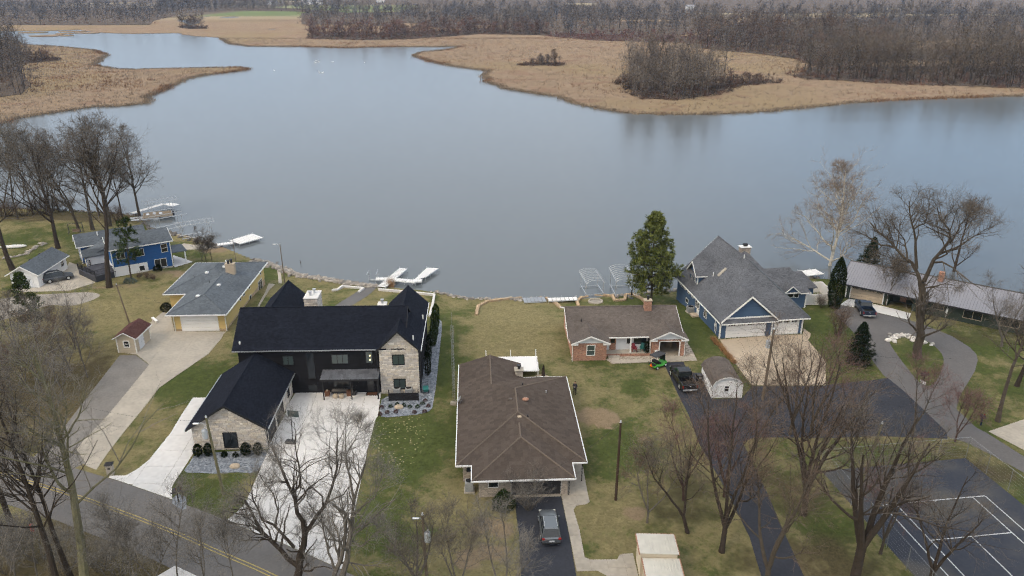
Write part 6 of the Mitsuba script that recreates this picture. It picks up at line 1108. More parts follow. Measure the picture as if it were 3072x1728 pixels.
# reeds: standing blades over the marsh, thickest along its edges
def reeds():
    rg = np.random.default_rng(420); m = MB(); C = []
    for pg, which in marsh_polys:
        near = pg.intersection(Polygon([(-420, 150), (420, 150), (700, 760), (-700, 760)])).difference(pools)
        C.append(scatter_poly(near, 17000 if which == 'far' else 9000, rg))
        for g in getattr(near, 'geoms', [near]):
            ls = g.exterior; q = rg.uniform(0, ls.length, int(ls.length * 3.2)); pts = shapely.line_interpolate_point(ls, q); xy = np.stack([shapely.get_x(pts), shapely.get_y(pts)], 1); C.append(xy + rg.normal(0, 1.1, xy.shape))
    C = np.concatenate(C); N = len(C); n = 4; dens = meshkit.fbm(np.c_[C * .03, C[:, 0] * 0], 3, 5)
    c = np.repeat(np.c_[C, np.full(N, MARSH_TOP - .25)], n, 0); o = rg.normal(0, .75, c.shape) * [1, 1, 0]; d = unit(np.c_[rg.normal(0, .45, (len(c), 2)) + .12, np.ones(len(c))])
    L = (rg.uniform(.7, 1.35, len(c)) * np.repeat(.65 + .8 * dens, n))[:, None]; w = unit(np.cross(d, rg.normal(size=d.shape))) * rg.uniform(.10, .26, (len(c), 1))
    v = np.stack([c + o - w, c + o + w, c + o + d * L], 1).reshape(-1, 3); k = rg.uniform(0, 1, (len(c), 1)); t = np.repeat(dens, n)[:, None]
    col = np.array((.145, .110, .080)) * (1 - k) + np.array((.305, .242, .178)) * k; col = np.where(t > .62, col * [.9, .72, .62], col)
    m.add(v, np.arange(len(v)).reshape(-1, 3), np.repeat(col, 3, 0)); put(None, m, 'm_woods', 'reeds', color=True); labels['reeds'] = dict(label='dry tan reeds and cattails standing over the marsh', category='reeds', kind='stuff')
reeds()


# ================================================================ SHORE: docks, lifts, walls, rocks
def dock(name, label, polys, z=.55, legs=2.4, group=None, cat='dock', mat='m_white'):
    """a plank dock over the water on posts; polys are lists of corner points (4 each), planks run across"""
    k = thing(name, label, cat, group)
    for q in polys:
        q = [np.array(p) for p in q]; L = np.linalg.norm(q[1] - q[0]); n = max(2, int(L / .62))
        for i in range(n):
            a, b = i / n + .010, (i + 1) / n - .010; c = [q[0] + (q[1] - q[0]) * a, q[0] + (q[1] - q[0]) * b, q[3] + (q[2] - q[3]) * b, q[3] + (q[2] - q[3]) * a]
            put('plank', MB().prism(c if Polygon(c).exterior.is_ccw else c[::-1], WATER + z, WATER + z + .05), mat, k)
        for side in ((0, 1), (3, 2)):
            a, b = q[side[0]], q[side[1]]; m = MB().tube([(*a, WATER + z - .09), (*b, WATER + z - .09)], .07, 4)
            put('stringer', m, 'm_steel', k)
            for i in range(int(L / legs) + 2):
                t = min(1, i * legs / max(L, .1)); p = a + (b - a) * t; put('leg', MB().tube([(*p, WATER - 1.5), (*p, WATER + z + .35)], .035, 5), 'm_alu', k)
    return k
def strip(a, b, w):
    a, b = np.array(a), np.array(b); d = (b - a) / np.linalg.norm(b - a); n = np.array([-d[1], d[0]]) * w / 2
    return [a + n, b + n, b - n, a - n]
dz = WATER + .6
dock('dock', 'white plank dock with two arms in front of the dark house', [strip((-22.56,125.94), (-19.93,135.38), 1.5), strip((-24.16,130.07), (-21.94,130.07), 1.1), strip((-21.03,129.74), (-16.77,128.67), 1.25), [np.array((-17.39,129.10)), np.array((-15.67,135.73)), np.array((-13.44,135.50)), np.array((-15.45,130.73))], strip((-17.49,129.10), (-15.86,129.10), 1.2)], .6)
dock('dock', 'white swim platform with narrow ramp near the bright blue house', [strip((-59.15,149.49), (-56.28,150.78), 1.3), [np.array((-57.62,152.08)), np.array((-54.32,156.80)), np.array((-51.23,154.07)), np.array((-54.76,149.81))]], .55)
dock('dock', 'far white dock with square end beyond the pontoon boat', [strip((-86.10,171.44), (-82.22,179.49), 1.3), [np.array((-82.27,179.05)), np.array((-80.90,180.29)), np.array((-78.29,179.05)), np.array((-79.27,177.13))]], .8)
dock('dock', 'low white dock section lying along the shore by the brick ranch', [strip((5.95,120.28), (10.87,120.75), 1.25)], .6)
dock('dock', 'short grey floating dock before the curved retaining wall', [strip((1.85,120.56), (5.57,121.09), 1.9)], .35, mat='m_steel')
dock('dock', 'small white covered dock between the slate blue house and the green house', [strip((52.04,131.88), (55.63,132.91), 2.6)], .9)
def boat_lift(xy, deg, label, w=2.8, L=6.5, h=2.6, canopy=True, group='boat lifts without boats'):
    """an aluminium lift: four posts, cradle, and the bare hoops of its canopy"""
    k = thing('boat_lift', label, 'boat lift', group); F = Frame(xy[0], xy[1], WATER, deg)
    for x in (0, w):
        for y in (.6, L - 1.2): put('post', MB().tube([(x, y, -1), (x, y, h)], .055, 5), 'm_alu', k, F)
        put('beam', MB().tube([(x, .2, .45), (x, L - .8, .45)], .06, 4), 'm_alu', k, F); put('top_rail', MB().tube([(x - .15, -.6, h), (x - .15, L, h)], .05, 5), 'm_alu', k, F)
    for y in (.6, L - 1.2): put('cross_beam', MB().tube([(0, y, .2), (w, y, .2)], .055, 4), 'm_steel', k, F); 
    put('winch_wheel', MB().mesh(trimesh.creation.torus(.38, .03, 16, 5).apply_transform(trimesh.transformations.translation_matrix([0, .6, 1.7]) @ trimesh.transformations.rotation_matrix(1.571, [0, 1, 0]))), 'm_steel', k, F)
    if canopy:
        for i in range(9):
            y = -.5 + i * (L + .4) / 8; a = np.linspace(0, math.pi, 7); put('hoop', MB().tube(np.stack([w / 2 - (w / 2 + .15) * np.cos(a), a * 0 + y, h + .55 * np.sin(a)], 1), .03, 4), 'm_alu', k, F)
    return k
boat_lift((-83.70,173.31), -52, 'aluminium boat lift with bare canopy hoops beyond the pontoon boat', h=3.0)
boat_lift((-76.84,160.95), -48, 'boat lift frame of dark posts behind the bright blue roof', h=3.0, canopy=False)
boat_lift((-69.32,155.69), -60, 'boat lift nearest the shore, its white canopy rails leaning over the water', h=3.2, L=7)
boat_lift((12.60,122.90), 8, 'boat lift with arched bare hoops in the water behind the brick ranch', w=3.0, L=5.6)
boat_lift((17.53,122.19), 4, 'boat lift partly hidden by the tall pine', w=3.2, L=6.5, h=3.2)
boat_lift((-25.42,129.86), 0, 'small bare lift frame at the left end of the dark house dock', w=1.6, L=2.0, h=1.7, canopy=False)
pb = thing('pontoon_boat', 'cream pontoon boat moored by the left shore', 'boat'); F = Frame(*(-83.25,170.46), WATER, -68)
for x in (.35, 2.05): put('pontoon', MB().mesh(trimesh.creation.capsule(5.6, .3).apply_transform(trimesh.transformations.translation_matrix([x, .3, .15]) @ trimesh.transformations.rotation_matrix(-1.571, [1, 0, 0]))), 'm_alu', pb, F)
put('floor', MB().box(0, 2.4, 0, 6.2, .45, .55), 'm_tanconcrete', pb, F); put('fence', MB().box(0, .05, .2, 6, .55, 1.15).box(2.35, 2.4, .2, 6, .55, 1.15).box(0, 2.4, .2, .25, .55, 1.15).box(0, 2.4, 5.95, 6.0, .55, 1.15), 'm_tanconcrete', pb, F)
for y in (.7, 3.4): put('bench', MB().mesh(rbox(.2, 2.2, y, y + .7, .55, 1.0, .06)), 'm_gablewhite', pb, F)
put('console', MB().mesh(rbox(1.6, 2.2, 2.2, 2.8, .55, 1.45, .06)), 'm_gablewhite', pb, F); put('motor', MB().mesh(rbox(1.0, 1.4, 6.2, 6.6, .3, 1.2, .08)), 'm_black', pb, F)
# retaining walls of the dark house's lakeside lawn, curved block walls by the ranch
def wall_run(name, label, pts, h0, h1, w, mat, cat='retaining wall', z=None):
    k = thing(name, label, cat)
    for a, b in zip(pts[:-1], pts[1:]):
        L = math.dist(a, b); n = max(1, int(L / 1.2)); a, b = np.array(a), np.array(b)
        for i in range(n):
            p, q = a + (b - a) * (i / n + .004), a + (b - a) * ((i + 1) / n - .004); c = strip(p, q, w); zz = float(height(*((p + q) / 2))) if z is None else z
            put('block', MB().prism(c if Polygon(c).exterior.is_ccw else c[::-1], zz + h0, zz + h1), mat, k)
    return k
wall_run('retaining_wall', 'white low retaining wall round the lawn left of the garden path', [(-30.73,124.30), (-30.06,124.66), (-29.39,126.88), (-25.62,126.04), (-26.13,124.00)], -.6, .35, .35, 'm_newconcrete')
wall_run('retaining_wall', 'white low retaining wall from the dock round the east lawn of the dark house', [(-23.02,125.42), (-18.12,124.30), (-13.14,123.00), (-12.82,115.55), (-12.70,110.93)], -.6, .40, .35, 'm_newconcrete')
wall_run('retaining_wall', 'curved stone block wall round the notch in the lawn', [(1.62,122.79), (-1.53,121.43), (-4.16,120.29), (-5.51,117.73), (-5.60,112.68)], -.5, .30, .5, 'm_tanbrick')
wall_run('retaining_wall', 'curved stone block wall between the lawn notch and the ranch patio', [(0.54,126.37), (5.68,121.99), (7.16,119.75), (7.87,116.89)], -.5, .30, .5, 'm_tanbrick')
wall_run('retaining_wall', 'curved block wall round the fire pit lawn behind the ranch', [(10.88,118.08), (10.79,120.27), (11.79,122.59), (14.06,123.86), (16.91,122.92), (17.15,120.55), (18.76,120.75), (19.30,123.40), (20.65,123.39), (21.73,121.16), (22.02,118.64)], -.5, .32, .5, 'm_tanbrick')
wall_run('shore_edging', 'pale stone edging along the shore of the far left lawn', [(-70.29,156.99), (-65.75,154.87), (-63.18,153.45), (-60.02,150.37)], -.4, .22, .4, 'm_concrete', 'edging')
fp = thing('fire_pit', 'round stone fire pit on the small lawn behind the ranch', 'fire pit'); fx, fy = (13.87,120.33); fz = float(height(fx, fy))
for i in range(14): a = i * 6.283 / 14; put('stone', MB().mesh(rbox(-.22, .22, -.14, .14, -.1, .24, .04).apply_transform(trimesh.transformations.translation_matrix([fx + 1.1 * math.cos(a), fy + 1.1 * math.sin(a), fz]) @ trimesh.transformations.rotation_matrix(a + 1.571, [0, 0, 1]))), 'm_concrete', fp)
put('ash', cyl(.98, fz - .05, fz + .07, fx, fy, 20), 'm_gravel', fp)
def rocks(name, label, pts, n, wide, size, seed, cols=((.31, .28, .245), (.22, .205, .19), (.38, .35, .31)), dz=0.):
    rg = np.random.default_rng(seed); ls = LineString(pts); m = MB(); base = trimesh.creation.icosphere(1, 1.)
    for i in range(n):
        p = ls.interpolate(rg.uniform(0, ls.length)); x, y = p.x + rg.normal(0, wide), p.y + rg.normal(0, wide); s = size * rg.uniform(.5, 1.35)
        v = base.vertices * (1 + rg.normal(0, .12, (len(base.vertices), 1))) * s * rg.uniform(.6, 1.2, 3) * [1, 1, .65]; m.add(v + [x, y, max(float(height(x, y)), WATER - .2) + s * .2 + dz], base.faces, np.array(cols[rg.integers(len(cols))]) * rg.uniform(.75, 1.2))
    k = key_for(name); put(None, m, 'm_vertex', k, color=True); labels[k] = dict(label=label, category='rocks', kind='stuff')
rocks('shore_rocks', 'pale riprap rocks along the water from the white platform to the dark house', SHORE[10:19], 620, .55, .38, 501)
rocks('shore_rocks', 'low rocks and sand along the water behind the open lawn', SHORE[19:24], 260, .4, .24, 502); rocks('shore_rocks', 'dark stones along the water on the far left shore', SHORE[2:10], 260, .5, .36, 503, ((.20, .18, .16), (.14, .13, .12)))
rocks('shore_rocks', 'stones at the water behind the slate blue house', SHORE[24:31], 260, .5, .34, 504)
rocks('bed_stones', 'white fieldstones heaped at the top of the grass island', [(54.40,101.40), (55.38,103.25), (56.70,103.77), (57.74,102.91), (57.61,101.74), (59.06,100.91)], 90, .32, .30, 505, ((.55, .52, .48), (.40, .38, .36), (.62, .60, .56)))
rocks('bed_stones', 'stone edging round the planting bed on the far left lawn', [(-94.45,137.31), (-92.90,138.43), (-91.67,140.15), (-92.33,144.31), (-91.43,146.16), (-92.77,146.47)], 120, .2, .26, 506)
for q, l in (((-13.65,82.82), 'tan boulder among the low plants of the stone bed'), ((-29.37,70.43), 'flat tan boulder in the blue stones before the garage wing')):
    k = thing('boulder', l, 'rock'); b = trimesh.creation.icosphere(2, 1.); b.vertices *= (1 + .25 * (meshkit.noise(b.vertices * 1.7, 9)[:, None] - .5)) * [.55, .38, .26]; b.apply_translation([*q, .12]); put(None, b, 'm_tanconcrete', k)
cattail = thing('cattail_clump', 'clump of tan dry grass beside the dock ramp', 'reeds'); cx, cy = (-21.25,127.73); rg = np.random.default_rng(9); d = unit(np.c_[rg.normal(0, .22, (160, 2)), np.ones(160)]); o = np.c_[rg.normal(0, .35, (160, 2)) + [cx, cy], np.full(160, WATER)]; w = unit(np.cross(d, rg.normal(size=d.shape))) * .03
put(None, MB().add(np.stack([o - w, o + w, o + d * rg.uniform(1.2, 2.2, (160, 1))], 1).reshape(-1, 3), np.arange(480).reshape(-1, 3), (.34, .22, .13)), 'm_woods', cattail, color=True)

# ================================================================ VEHICLES
for nm, c, r_, mt in (('m_paintgrey', (.060, .068, .078), .28, .5), ('m_paintblack', (.008, .008, .010), .22, .1), ('m_paintblue', (.016, .030, .062), .25, .3), ('m_paintsilver', (.17, .19, .21), .3, .6), ('m_paintgreen', (.07, .42, .05), .35, .0)): pr(nm, c, r_, .5, mt, clearcoat=.8, clearcoat_gloss=.9)
pr('m_taillight', (.30, .012, .01), .3, .5); pr('m_headlight', (.6, .6, .58), .15, .6); pr('m_orange', (.85, .16, .02), .5); pr('m_seat', (.10, .09, .075), .8); pr('m_plate', (.55, .57, .60), .5)
def wheel(t, F, x, y, r=.37, w=.24, rim='m_alu'):
    s = -1 if x < 0 else 1
    k = put('wheel', MB().mesh(trimesh.creation.cylinder(r, w, sections=18).apply_transform(trimesh.transformations.translation_matrix([x, y, r]) @ trimesh.transformations.rotation_matrix(1.571, [0, 1, 0]))), 'm_rubber', t, F, smooth=40)
    put('rim', MB().mesh(trimesh.creation.cylinder(r * .62, .03, sections=14).apply_transform(trimesh.transformations.translation_matrix([x + s * w / 2, y, r]) @ trimesh.transformations.rotation_matrix(1.571, [0, 1, 0]))), rim, k, F)
def loft(sections):
    """body from cross sections (y, half width low, half width high, z low, z high) with rounded shoulders"""
    P = []
    for y, a, b, z0, z1 in sections:
        h = z1 - z0
        P.append([(-a * .93, y, z0), (-a, y, z0 + .18 * h), (-a, y, z0 + .55 * h), (-b * .97, y, z0 + .88 * h), (-b * .82, y, z1), (b * .82, y, z1), (b * .97, y, z0 + .88 * h), (a, y, z0 + .55 * h), (a, y, z0 + .18 * h), (a * .93, y, z0)])
    n = len(P[0]); v = np.array(P).reshape(-1, 3); f = []
    for i in range(len(P) - 1):
        for j in range(n): a, b = i * n + j, i * n + (j + 1) % n; f += [[a, b, b + n], [a, b + n, a + n]]
    for o, r in ((0, 1), ((len(P) - 1) * n, -1)): f += [[o, o + j + 1, o + j][::r] for j in range(1, n - 1)]
    return trimesh.Trimesh(v, np.array(f)[:, ::-1], process=False)
def cabin(t, F, ys, w0, w1, z0, z1, paint, pillars=2):
    """glass house: dark windows, roof panel, pillars. ys = (rear base, rear top, front top, front base)"""
    a, b, c, d = ys; g = hull([(s * w0, y, z0) for s in (-1, 1) for y in (a, d)] + [(s * w1, y, z1) for s in (-1, 1) for y in (b, c)])
    put('window', g, 'm_glass', t, F)
    put('roof', hull([(s * (w1 + .012), y, z1 - .05) for s in (-1, 1) for y in (b - .06, c + .06)] + [(s * (w1 - .10), y, z1 + .035) for s in (-1, 1) for y in (b + .05, c - .1)]), paint, t, F)
    for s in (-1, 1):
        for y0, y1 in [(a, b), (d, c)] + [(a + (d - a) * k / (pillars + 1),) * 2 for k in range(1, pillars + 1)]: put('pillar', MB().tube([(s * (w0 + .005), y0, z0), (s * (w1 + .008), y1, z1)], .045, 4), paint, t, F)
def suv(label, xy, deg, paint, L=4.8, W=.95, H_=1.72, z=None, rear_lights=True, rack=True):
    t = thing('parked_car', label, 'car'); F = Frame(xy[0], xy[1], float(height(*xy)) + .04 if z is None else z, deg); h = L / 2     # +y is forwards
    put('body', loft([(-h, .80, .74, .42, .92), (-h + .12, W - .06, W - .1, .30, 1.02), (-h + .9, W, W - .05, .24, 1.04), (0, W, W - .04, .24, 1.02), (h - 1.3, W, W - .06, .24, 1.0), (h - .45, W - .04, W - .12, .26, .88), (h - .08, W - .16, W - .26, .32, .76), (h, W - .3, W - .36, .38, .66)]), paint, t, F, smooth=35)
    cabin(t, F, (-h + .12, -h + .55, h - 2.25, h - 1.35), W - .09, W - .24, 1.0, H_, paint)
    for x in (-W + .1, W - .1):
        for y in (-h + 1.0, h - .95): wheel(t, F, x, y)
    for s in (-1, 1):
        put('headlight', MB().mesh(rbox(s * .62 - .17, s * .62 + .17, h - .16, h - .03, .60, .74, .02)), 'm_headlight', t, F); put('taillight', MB().mesh(rbox(s * .74 - .14, s * .74 + .14, -h - .02, -h + .12, .80, .98, .02)), 'm_taillight', t, F); put('mirror', MB().mesh(rbox(s * (W + .06) - .08, s * (W + .06) + .08, h - 1.62, h - 1.45, .98, 1.14, .03)), paint, t, F)
        if rack: put('roof_rail', MB().tube([(s * (W - .32), -h + .7, H_ + .07), (s * (W - .32), h - 2.4, H_ + .07)], .025, 5), 'm_alu', t, F)
    put('bumper', MB().mesh(rbox(-.8, .8, -h - .05, -h + .1, .34, .55, .04)), 'm_black', t, F); put('number_plate', MB().box(-.26, .26, -h - .035, -h - .01, .62, .76), 'm_plate', t, F); put('grille', MB().box(-.42, .42, h - .06, h + .01, .45, .66), 'm_black', t, F)
    return t
def pickup(label, xy, deg, paint, L=5.9, W=1.0, H_=1.92):
    t = thing('pickup_truck', label, 'truck'); F = Frame(xy[0], xy[1], float(height(*xy)) + .03, deg); h = L / 2
    put('body', loft([(h - 2.75, W, W - .03, .42, 1.22), (h - 1.75, W, W - .05, .40, 1.20), (h - 1.6, W, W - .08, .40, 1.18), (h - .3, W - .05, W - .12, .42, 1.12), (h - .03, W - .16, W - .22, .46, 1.02), (h, W - .2, W - .26, .5, .96)]), paint, t, F, smooth=35)
    put('cab_body', loft([(-h + 2.12, W, W - .03, .42, 1.22), (h - 2.7, W, W - .03, .42, 1.22)]), paint, t, F)
    bed = put('bed', MB().box(-W, W, -h, -h + 2.1, .45, .68).box(-W, -W + .12, -h, -h + 2.1, .68, 1.20).box(W - .12, W, -h, -h + 2.1, .68, 1.20).box(-W + .12, W - .12, -h + 2.02, -h + 2.1, .68, 1.20), paint, t, F); put('liner', MB().box(-W + .13, W - .13, -h + .1, -h + 2.0, .68, .72), 'm_rubber', bed, F)
    for i in range(7): put('liner_rib', MB().box(-W + .25 + i * .24, -W + .33 + i * .24, -h + .12, -h + 2.0, .72, .74), 'm_rubber', bed, F)
    put('tailgate', MB().mesh(rbox(-W + .06, W - .06, -h - .02, -h + .09, .66, 1.21, .02)), paint, t, F); put('bumper', MB().mesh(rbox(-W + .05, W - .05, -h - .16, -h - .02, .42, .62, .03)), 'm_steel', t, F); put('number_plate', MB().box(-.16, .16, -h - .175, -h - .16, .45, .58), 'm_plate', t, F); put('emblem', MB().mesh(trimesh.creation.icosphere(1, .09).apply_scale([1.3, .2, .6]).apply_translation([0, -h - .025, .98])), 'm_plate', t, F)
    cabin(t, F, (-h + 2.14, -h + 2.3, h - 2.35, h - 1.55), W - .08, W - .22, 1.2, H_, paint, 1)
    for s in (-1, 1):
        put('taillight', MB().mesh(rbox(s * (W - .09) - .08, s * (W - .09) + .08, -h - .03, -h + .06, .75, 1.12, .02)), 'm_taillight', t, F); put('headlight', MB().mesh(rbox(s * .7 - .15, s * .7 + .15, h - .12, h - .0, .72, .92, .02)), 'm_headlight', t, F); put('mirror', MB().mesh(rbox(s * (W + .16) - .12, s * (W + .16) + .12, h - 2.0, h - 1.85, 1.15, 1.42, .03)), paint, t, F); put('running_board', MB().box(s * W - .08, s * W + .08, -h + 2.2, h - 1.5, .34, .40), 'm_black', t, F)
        for y in (-h + 1.15, h - .98): wheel(t, F, s * (W - .1), y, .42, .28)
    return t
suv('dark grey estate car parked beside the white garage', (-78.08,126.08), -52, 'm_paintgrey')
suv('silver grey estate car with roof rails on the black driveway of the brown house', (3.48,60.02), 3, 'm_paintsilver', 4.6, .90)
pickup('black crew cab pickup parked between the lawn and the barn shed', (21.90,89.21), 6, 'm_paintblack')
pickup('dark blue pickup parked before the tan garage door of the green house', (54.81,112.23), -8, 'm_paintblue', 5.4, .96, 1.8)
gc = thing('golf_cart', 'bright green golf cart with black canopy and orange triangle by the ranch', 'golf cart'); F = Frame(*(19.50,93.59), .05, -52)
put('body', loft([(-1.2, .5, .48, .32, .62), (-1.0, .58, .54, .28, .70), (-.2, .58, .54, .26, .60), (.1, .58, .52, .24, .42), (.55, .58, .52, .24, .42), (.75, .58, .50, .24, .78), (1.1, .52, .42, .26, .78), (1.25, .4, .3, .3, .6)]), 'm_paintgreen', gc, F, smooth=35)
put('seat', MB().mesh(rbox(-.5, .5, -.45, .1, .6, .78, .05)).mesh(rbox(-.5, .5, -.55, -.42, .75, 1.2, .05)), 'm_black', gc, F); put('rear_seat', MB().mesh(rbox(-.5, .5, -1.35, -.85, .62, .76, .05)).mesh(rbox(-.5, .5, -.78, -.66, .75, 1.15, .05)), 'm_black', gc, F); put('canopy', MB().mesh(rbox(-.62, .62, -1.25, .75, 1.86, 1.95, .04)), 'm_darkmetal', gc, F)
for s in (-1, 1):
    for y0, y1 in ((-1.0, -1.1), (.72, .55)): put('strut', MB().tube([(s * .55, y0, .65), (s * .56, y1, 1.88)], .022, 5), 'm_black', gc, F)
    for y in (-.78, .82): wheel(gc, F, s * .52, y, .24, .18, 'm_white')
put('steering_wheel', MB().mesh(trimesh.creation.torus(.17, .02, 14, 5).apply_transform(trimesh.transformations.translation_matrix([-.25, .48, 1.0]) @ trimesh.transformations.rotation_matrix(.9, [1, 0, 0]))).tube([(-.25, .48, 1.0), (-.25, .75, .7)], .02, 5), 'm_black', gc, F)
put('warning_triangle', MB().add([(-.27, -1.42, .45), (.27, -1.42, .45), (0, -1.42, .92), (-.27, -1.39, .45), (.27, -1.39, .45), (0, -1.39, .92)], [[0, 1, 2], [5, 4, 3], [0, 3, 4], [0, 4, 1], [1, 4, 5], [1, 5, 2], [2, 5, 3], [2, 3, 0]]), 'm_orange', gc, F); put('bag_rack', MB().tube([(-.45, -1.38, .5), (-.45, -1.5, 1.1), (.45, -1.5, 1.1), (.45, -1.38, .5)], .02, 4), 'm_black', gc, F); put('windscreen', MB().add([(-.52, .74, .8), (.52, .74, .8), (.53, .58, 1.8), (-.53, .58, 1.8)], [[0, 1, 2, 3]]), 'm_glass', gc, F)

# ================================================================ PERSON
def person(key, xy, deg):
    F = Frame(xy[0], xy[1], 0.02, deg)
    def body(bones, r=.012, it=6):
        ms = []
        for a, ra, b, rb in bones:
            s1 = manifold3d.Manifold.sphere(ra, 16).translate(list(map(float, a))); s2 = manifold3d.Manifold.sphere(rb, 16).translate(list(map(float, b))); ms.append(manifold3d.Manifold.batch_hull([s1, s2]))
        m = manifold3d.Manifold.batch_boolean(ms, manifold3d.OpType.Add).refine_to_length(.035).to_mesh(); t = trimesh.Trimesh(m.vert_properties[:, :3], m.tri_verts); trimesh.smoothing.filter_taubin(t, iterations=it); return t
    # facing -y, hands raised before the chest holding a controller
    B = [((-.09, 0, .92), .125, (.09, 0, .92), .125), ((0, 0, .95), .135, (0, .01, 1.30), .150), ((-.13, 0, 1.36), .085, (.13, 0, 1.36), .085), ((0, .01, 1.3), .13, (0, .01, 1.40), .08), ((0, .01, 1.42), .058, (0, 0, 1.54), .056), ((0, -.005, 1.60), .098, (0, -.015, 1.66), .102), ((0, -.06, 1.56), .05, (0, -.04, 1.6), .06), ((0, -.115, 1.61), .014, (0, -.10, 1.65), .012)]
    for s in (-1, 1):
        B += [((s * .19, 0, 1.37), .066, (s * .245, .02, 1.10), .050), ((s * .245, .02, 1.10), .050, (s * .10, -.22, 1.16), .035), ((s * .10, -.22, 1.16), .034, (s * .065, -.28, 1.17), .036), ((s * .1, 0, .90), .098, (s * .115, -.02, .50), .066), ((s * .115, -.02, .50), .064, (s * .12, .02, .10), .045), ((s * .12, .03, .05), .042, (s * .14, -.14, .035), .036), ((s * .1, 0, 1.62), .022, (s * .104, .005, 1.65), .02)]
        for f in range(4): a = (s * (.055 - .004 * f), -.30, 1.19 - .020 * f); b = (s * .02, -.33 + .004 * f, 1.188 - .020 * f); B += [(a, .0095, b, .0085)]
        B += [((s * .085, -.27, 1.20), .011, (s * .045, -.30, 1.215), .009)]
    put('body', body(B), 'm_skin', key, F, smooth=True)
    J = [((-.09, 0, .93), .140, (.09, 0, .93), .140), ((0, 0, .98), .152, (0, .01, 1.30), .166), ((-.14, 0, 1.365), .098, (.14, 0, 1.365), .098), ((0, .01, 1.40), .085, (0, .015, 1.44), .078)]
    for s in (-1, 1): J += [((s * .19, 0, 1.37), .080, (s * .245, .02, 1.10), .063), ((s * .245, .02, 1.10), .063, (s * .115, -.20, 1.158), .047)]
    put('jacket', body(J), 'm_jacket', key, F, smooth=True)
    Tm = [((-.09, 0, .90), .136, (.09, 0, .90), .136)]
    for s in (-1, 1): Tm += [((s * .1, 0, .88), .110, (s * .115, -.02, .50), .078), ((s * .115, -.02, .50), .078, (s * .12, .02, .09), .062)]
    put('trousers', body(Tm), 'm_trousers', key, F, smooth=True)
    for s in (-1, 1): put('shoe', body([((s * .12, .035, .045), .048, (s * .14, -.15, .038), .042)]), 'm_black', key, F, smooth=True)
    put('hair', body([((0, .02, 1.66), .106, (0, .0, 1.70), .098), ((0, .05, 1.60), .085, (0, .05, 1.66), .09)]), 'm_hair', key, F, smooth=True)
pr('m_skin', (.42, .25, .17), .6); pr('m_jacket', (.045, .045, .055), .85); pr('m_trousers', (.018, .018, .024), .9); pr('m_hair', (.025, .018, .013), .8)
person(thing('person', 'person in dark jacket and dark trousers standing on the lawn, hands raised to the chest', 'person'), (7.84,86.16), -20)
rc = thing('remote_control', 'small grey device in the hands of the standing person', 'device'); put(None, MB().mesh(rbox(-.09, .09, -.35, -.29, 1.12, 1.18, .015)), 'm_steel', rc, Frame(*(7.84,86.16), .02, -20))

# ================================================================ POLES, WIRES, SMALL THINGS
def pole(xy, h, label, mat='m_pole', lean=(0, 0), r=.15, can=None, arm=None):
    t = thing('utility_pole', label, 'pole'); x, y = xy; z = float(height(x, y)); top = (x + lean[0], y + lean[1], z + h)
    put('shaft', MB().tube([(x, y, z - .2), top], [r, r * .68], 10), mat, t, smooth=40)
    at = lambda f: np.array([x, y, z]) * (1 - f) + np.array(top) * f
    if can is not None:
        p = at(can[0]) + np.array([can[1], -.15, 0]); k = put('transformer', cyl(.26, p[2] - .45, p[2] + .42, p[0], p[1], 14), 'm_cangrey' if 'm_cangrey' in scene else pr('m_cangrey', (.50, .54, .57), .5), t); put('lid', cyl(.275, p[2] + .42, p[2] + .5, p[0], p[1], 14, .16), 'm_steel', k); put('bushing', MB().mesh(trimesh.Trimesh(*cyl(.05, p[2] + .45, p[2] + .72, p[0] + .08, p[1], 8).arrays()[:2])), 'm_alu', k); put('bracket', MB().tube([p + [0, 0, .2], at(can[0]) + [0, 0, .2]], .05, 5), 'm_steel', t)
    if arm is not None:
        a = at(arm[0]); b = a + [arm[1], -.1, .25]; put('lamp_arm', MB().tube([a, (a + b) / 2 + [0, 0, .15], b], .035, 5), 'm_alu', t); put('lamp_head', MB().mesh(rbox(b[0] - .3, b[0] + .3, b[1] - .12, b[1] + .12, b[2] - .1, b[2] + .06, .05)), 'm_alu', t)
    put('cap', cyl(r * .8, top[2] - .02, top[2] + .22, top[0], top[1], 8, .05), 'm_alu', t); return np.array(top)
T1 = pole((-28.96,65.71), 8.7, 'greenish utility pole with a grey can before the garage wing', 'm_polegreen', (-.65, .3), .16, (.80, -.42), (.90, -1.1))
T2 = pole((10.30,64.77), 8.9, 'plain dark brown pole on the lawn by the brown roofed house', 'm_darkpole', (.05, 0), .15)
T3 = pole((30.83,84.70), 9.6, 'tall grey utility pole with a pale can before the tan driveway', 'm_pole', (.25, 0), .19, (.80, -.50))
T4 = pole((-7.21,52.84), 7.4, 'utility pole with a grey can among bare branches at the lower edge', 'm_pole', (-.1, 0), .15, (.72, .30), (.93, -.55))
T5 = pole((34.74,65.71), 8.0, 'leaning mossy pole between the parking pad and the court', 'm_polegreen', (1.2, .3), .14, None, None)
T6 = pole((-57.53,107.80), 6.2, 'short weathered pole behind the tan shed', 'm_pole', (-.95, .2), .11)
T7 = pole((-39.79,128.09), 7.2, 'slim shore pole with a lamp between the yellow and the dark house', 'm_pole', (-.1, 0), .09, None, (.97, -.9))
T8 = pole((-52.41,140.37), 4.6, 'thin pale post on the shore lawn behind the yellow house', 'm_pole', (-.1, 0), .06)
T9 = pole((-54.15,74.54), 8.5, 'thin grey pole in the thicket at the left edge', 'm_pole', (-1.0, .3), .11, None, (.98, -.9))
def wire(a, b, sag, label):
    t = thing('power_line', label, 'cable'); s = np.linspace(0, 1, 15)[:, None]; p = np.array(a) * (1 - s) + np.array(b) * s; p[:, 2] -= sag * 4 * (s * (1 - s))[:, 0]; put(None, MB().tube(p, .012, 4, cap=False), 'm_darkmetal', t)
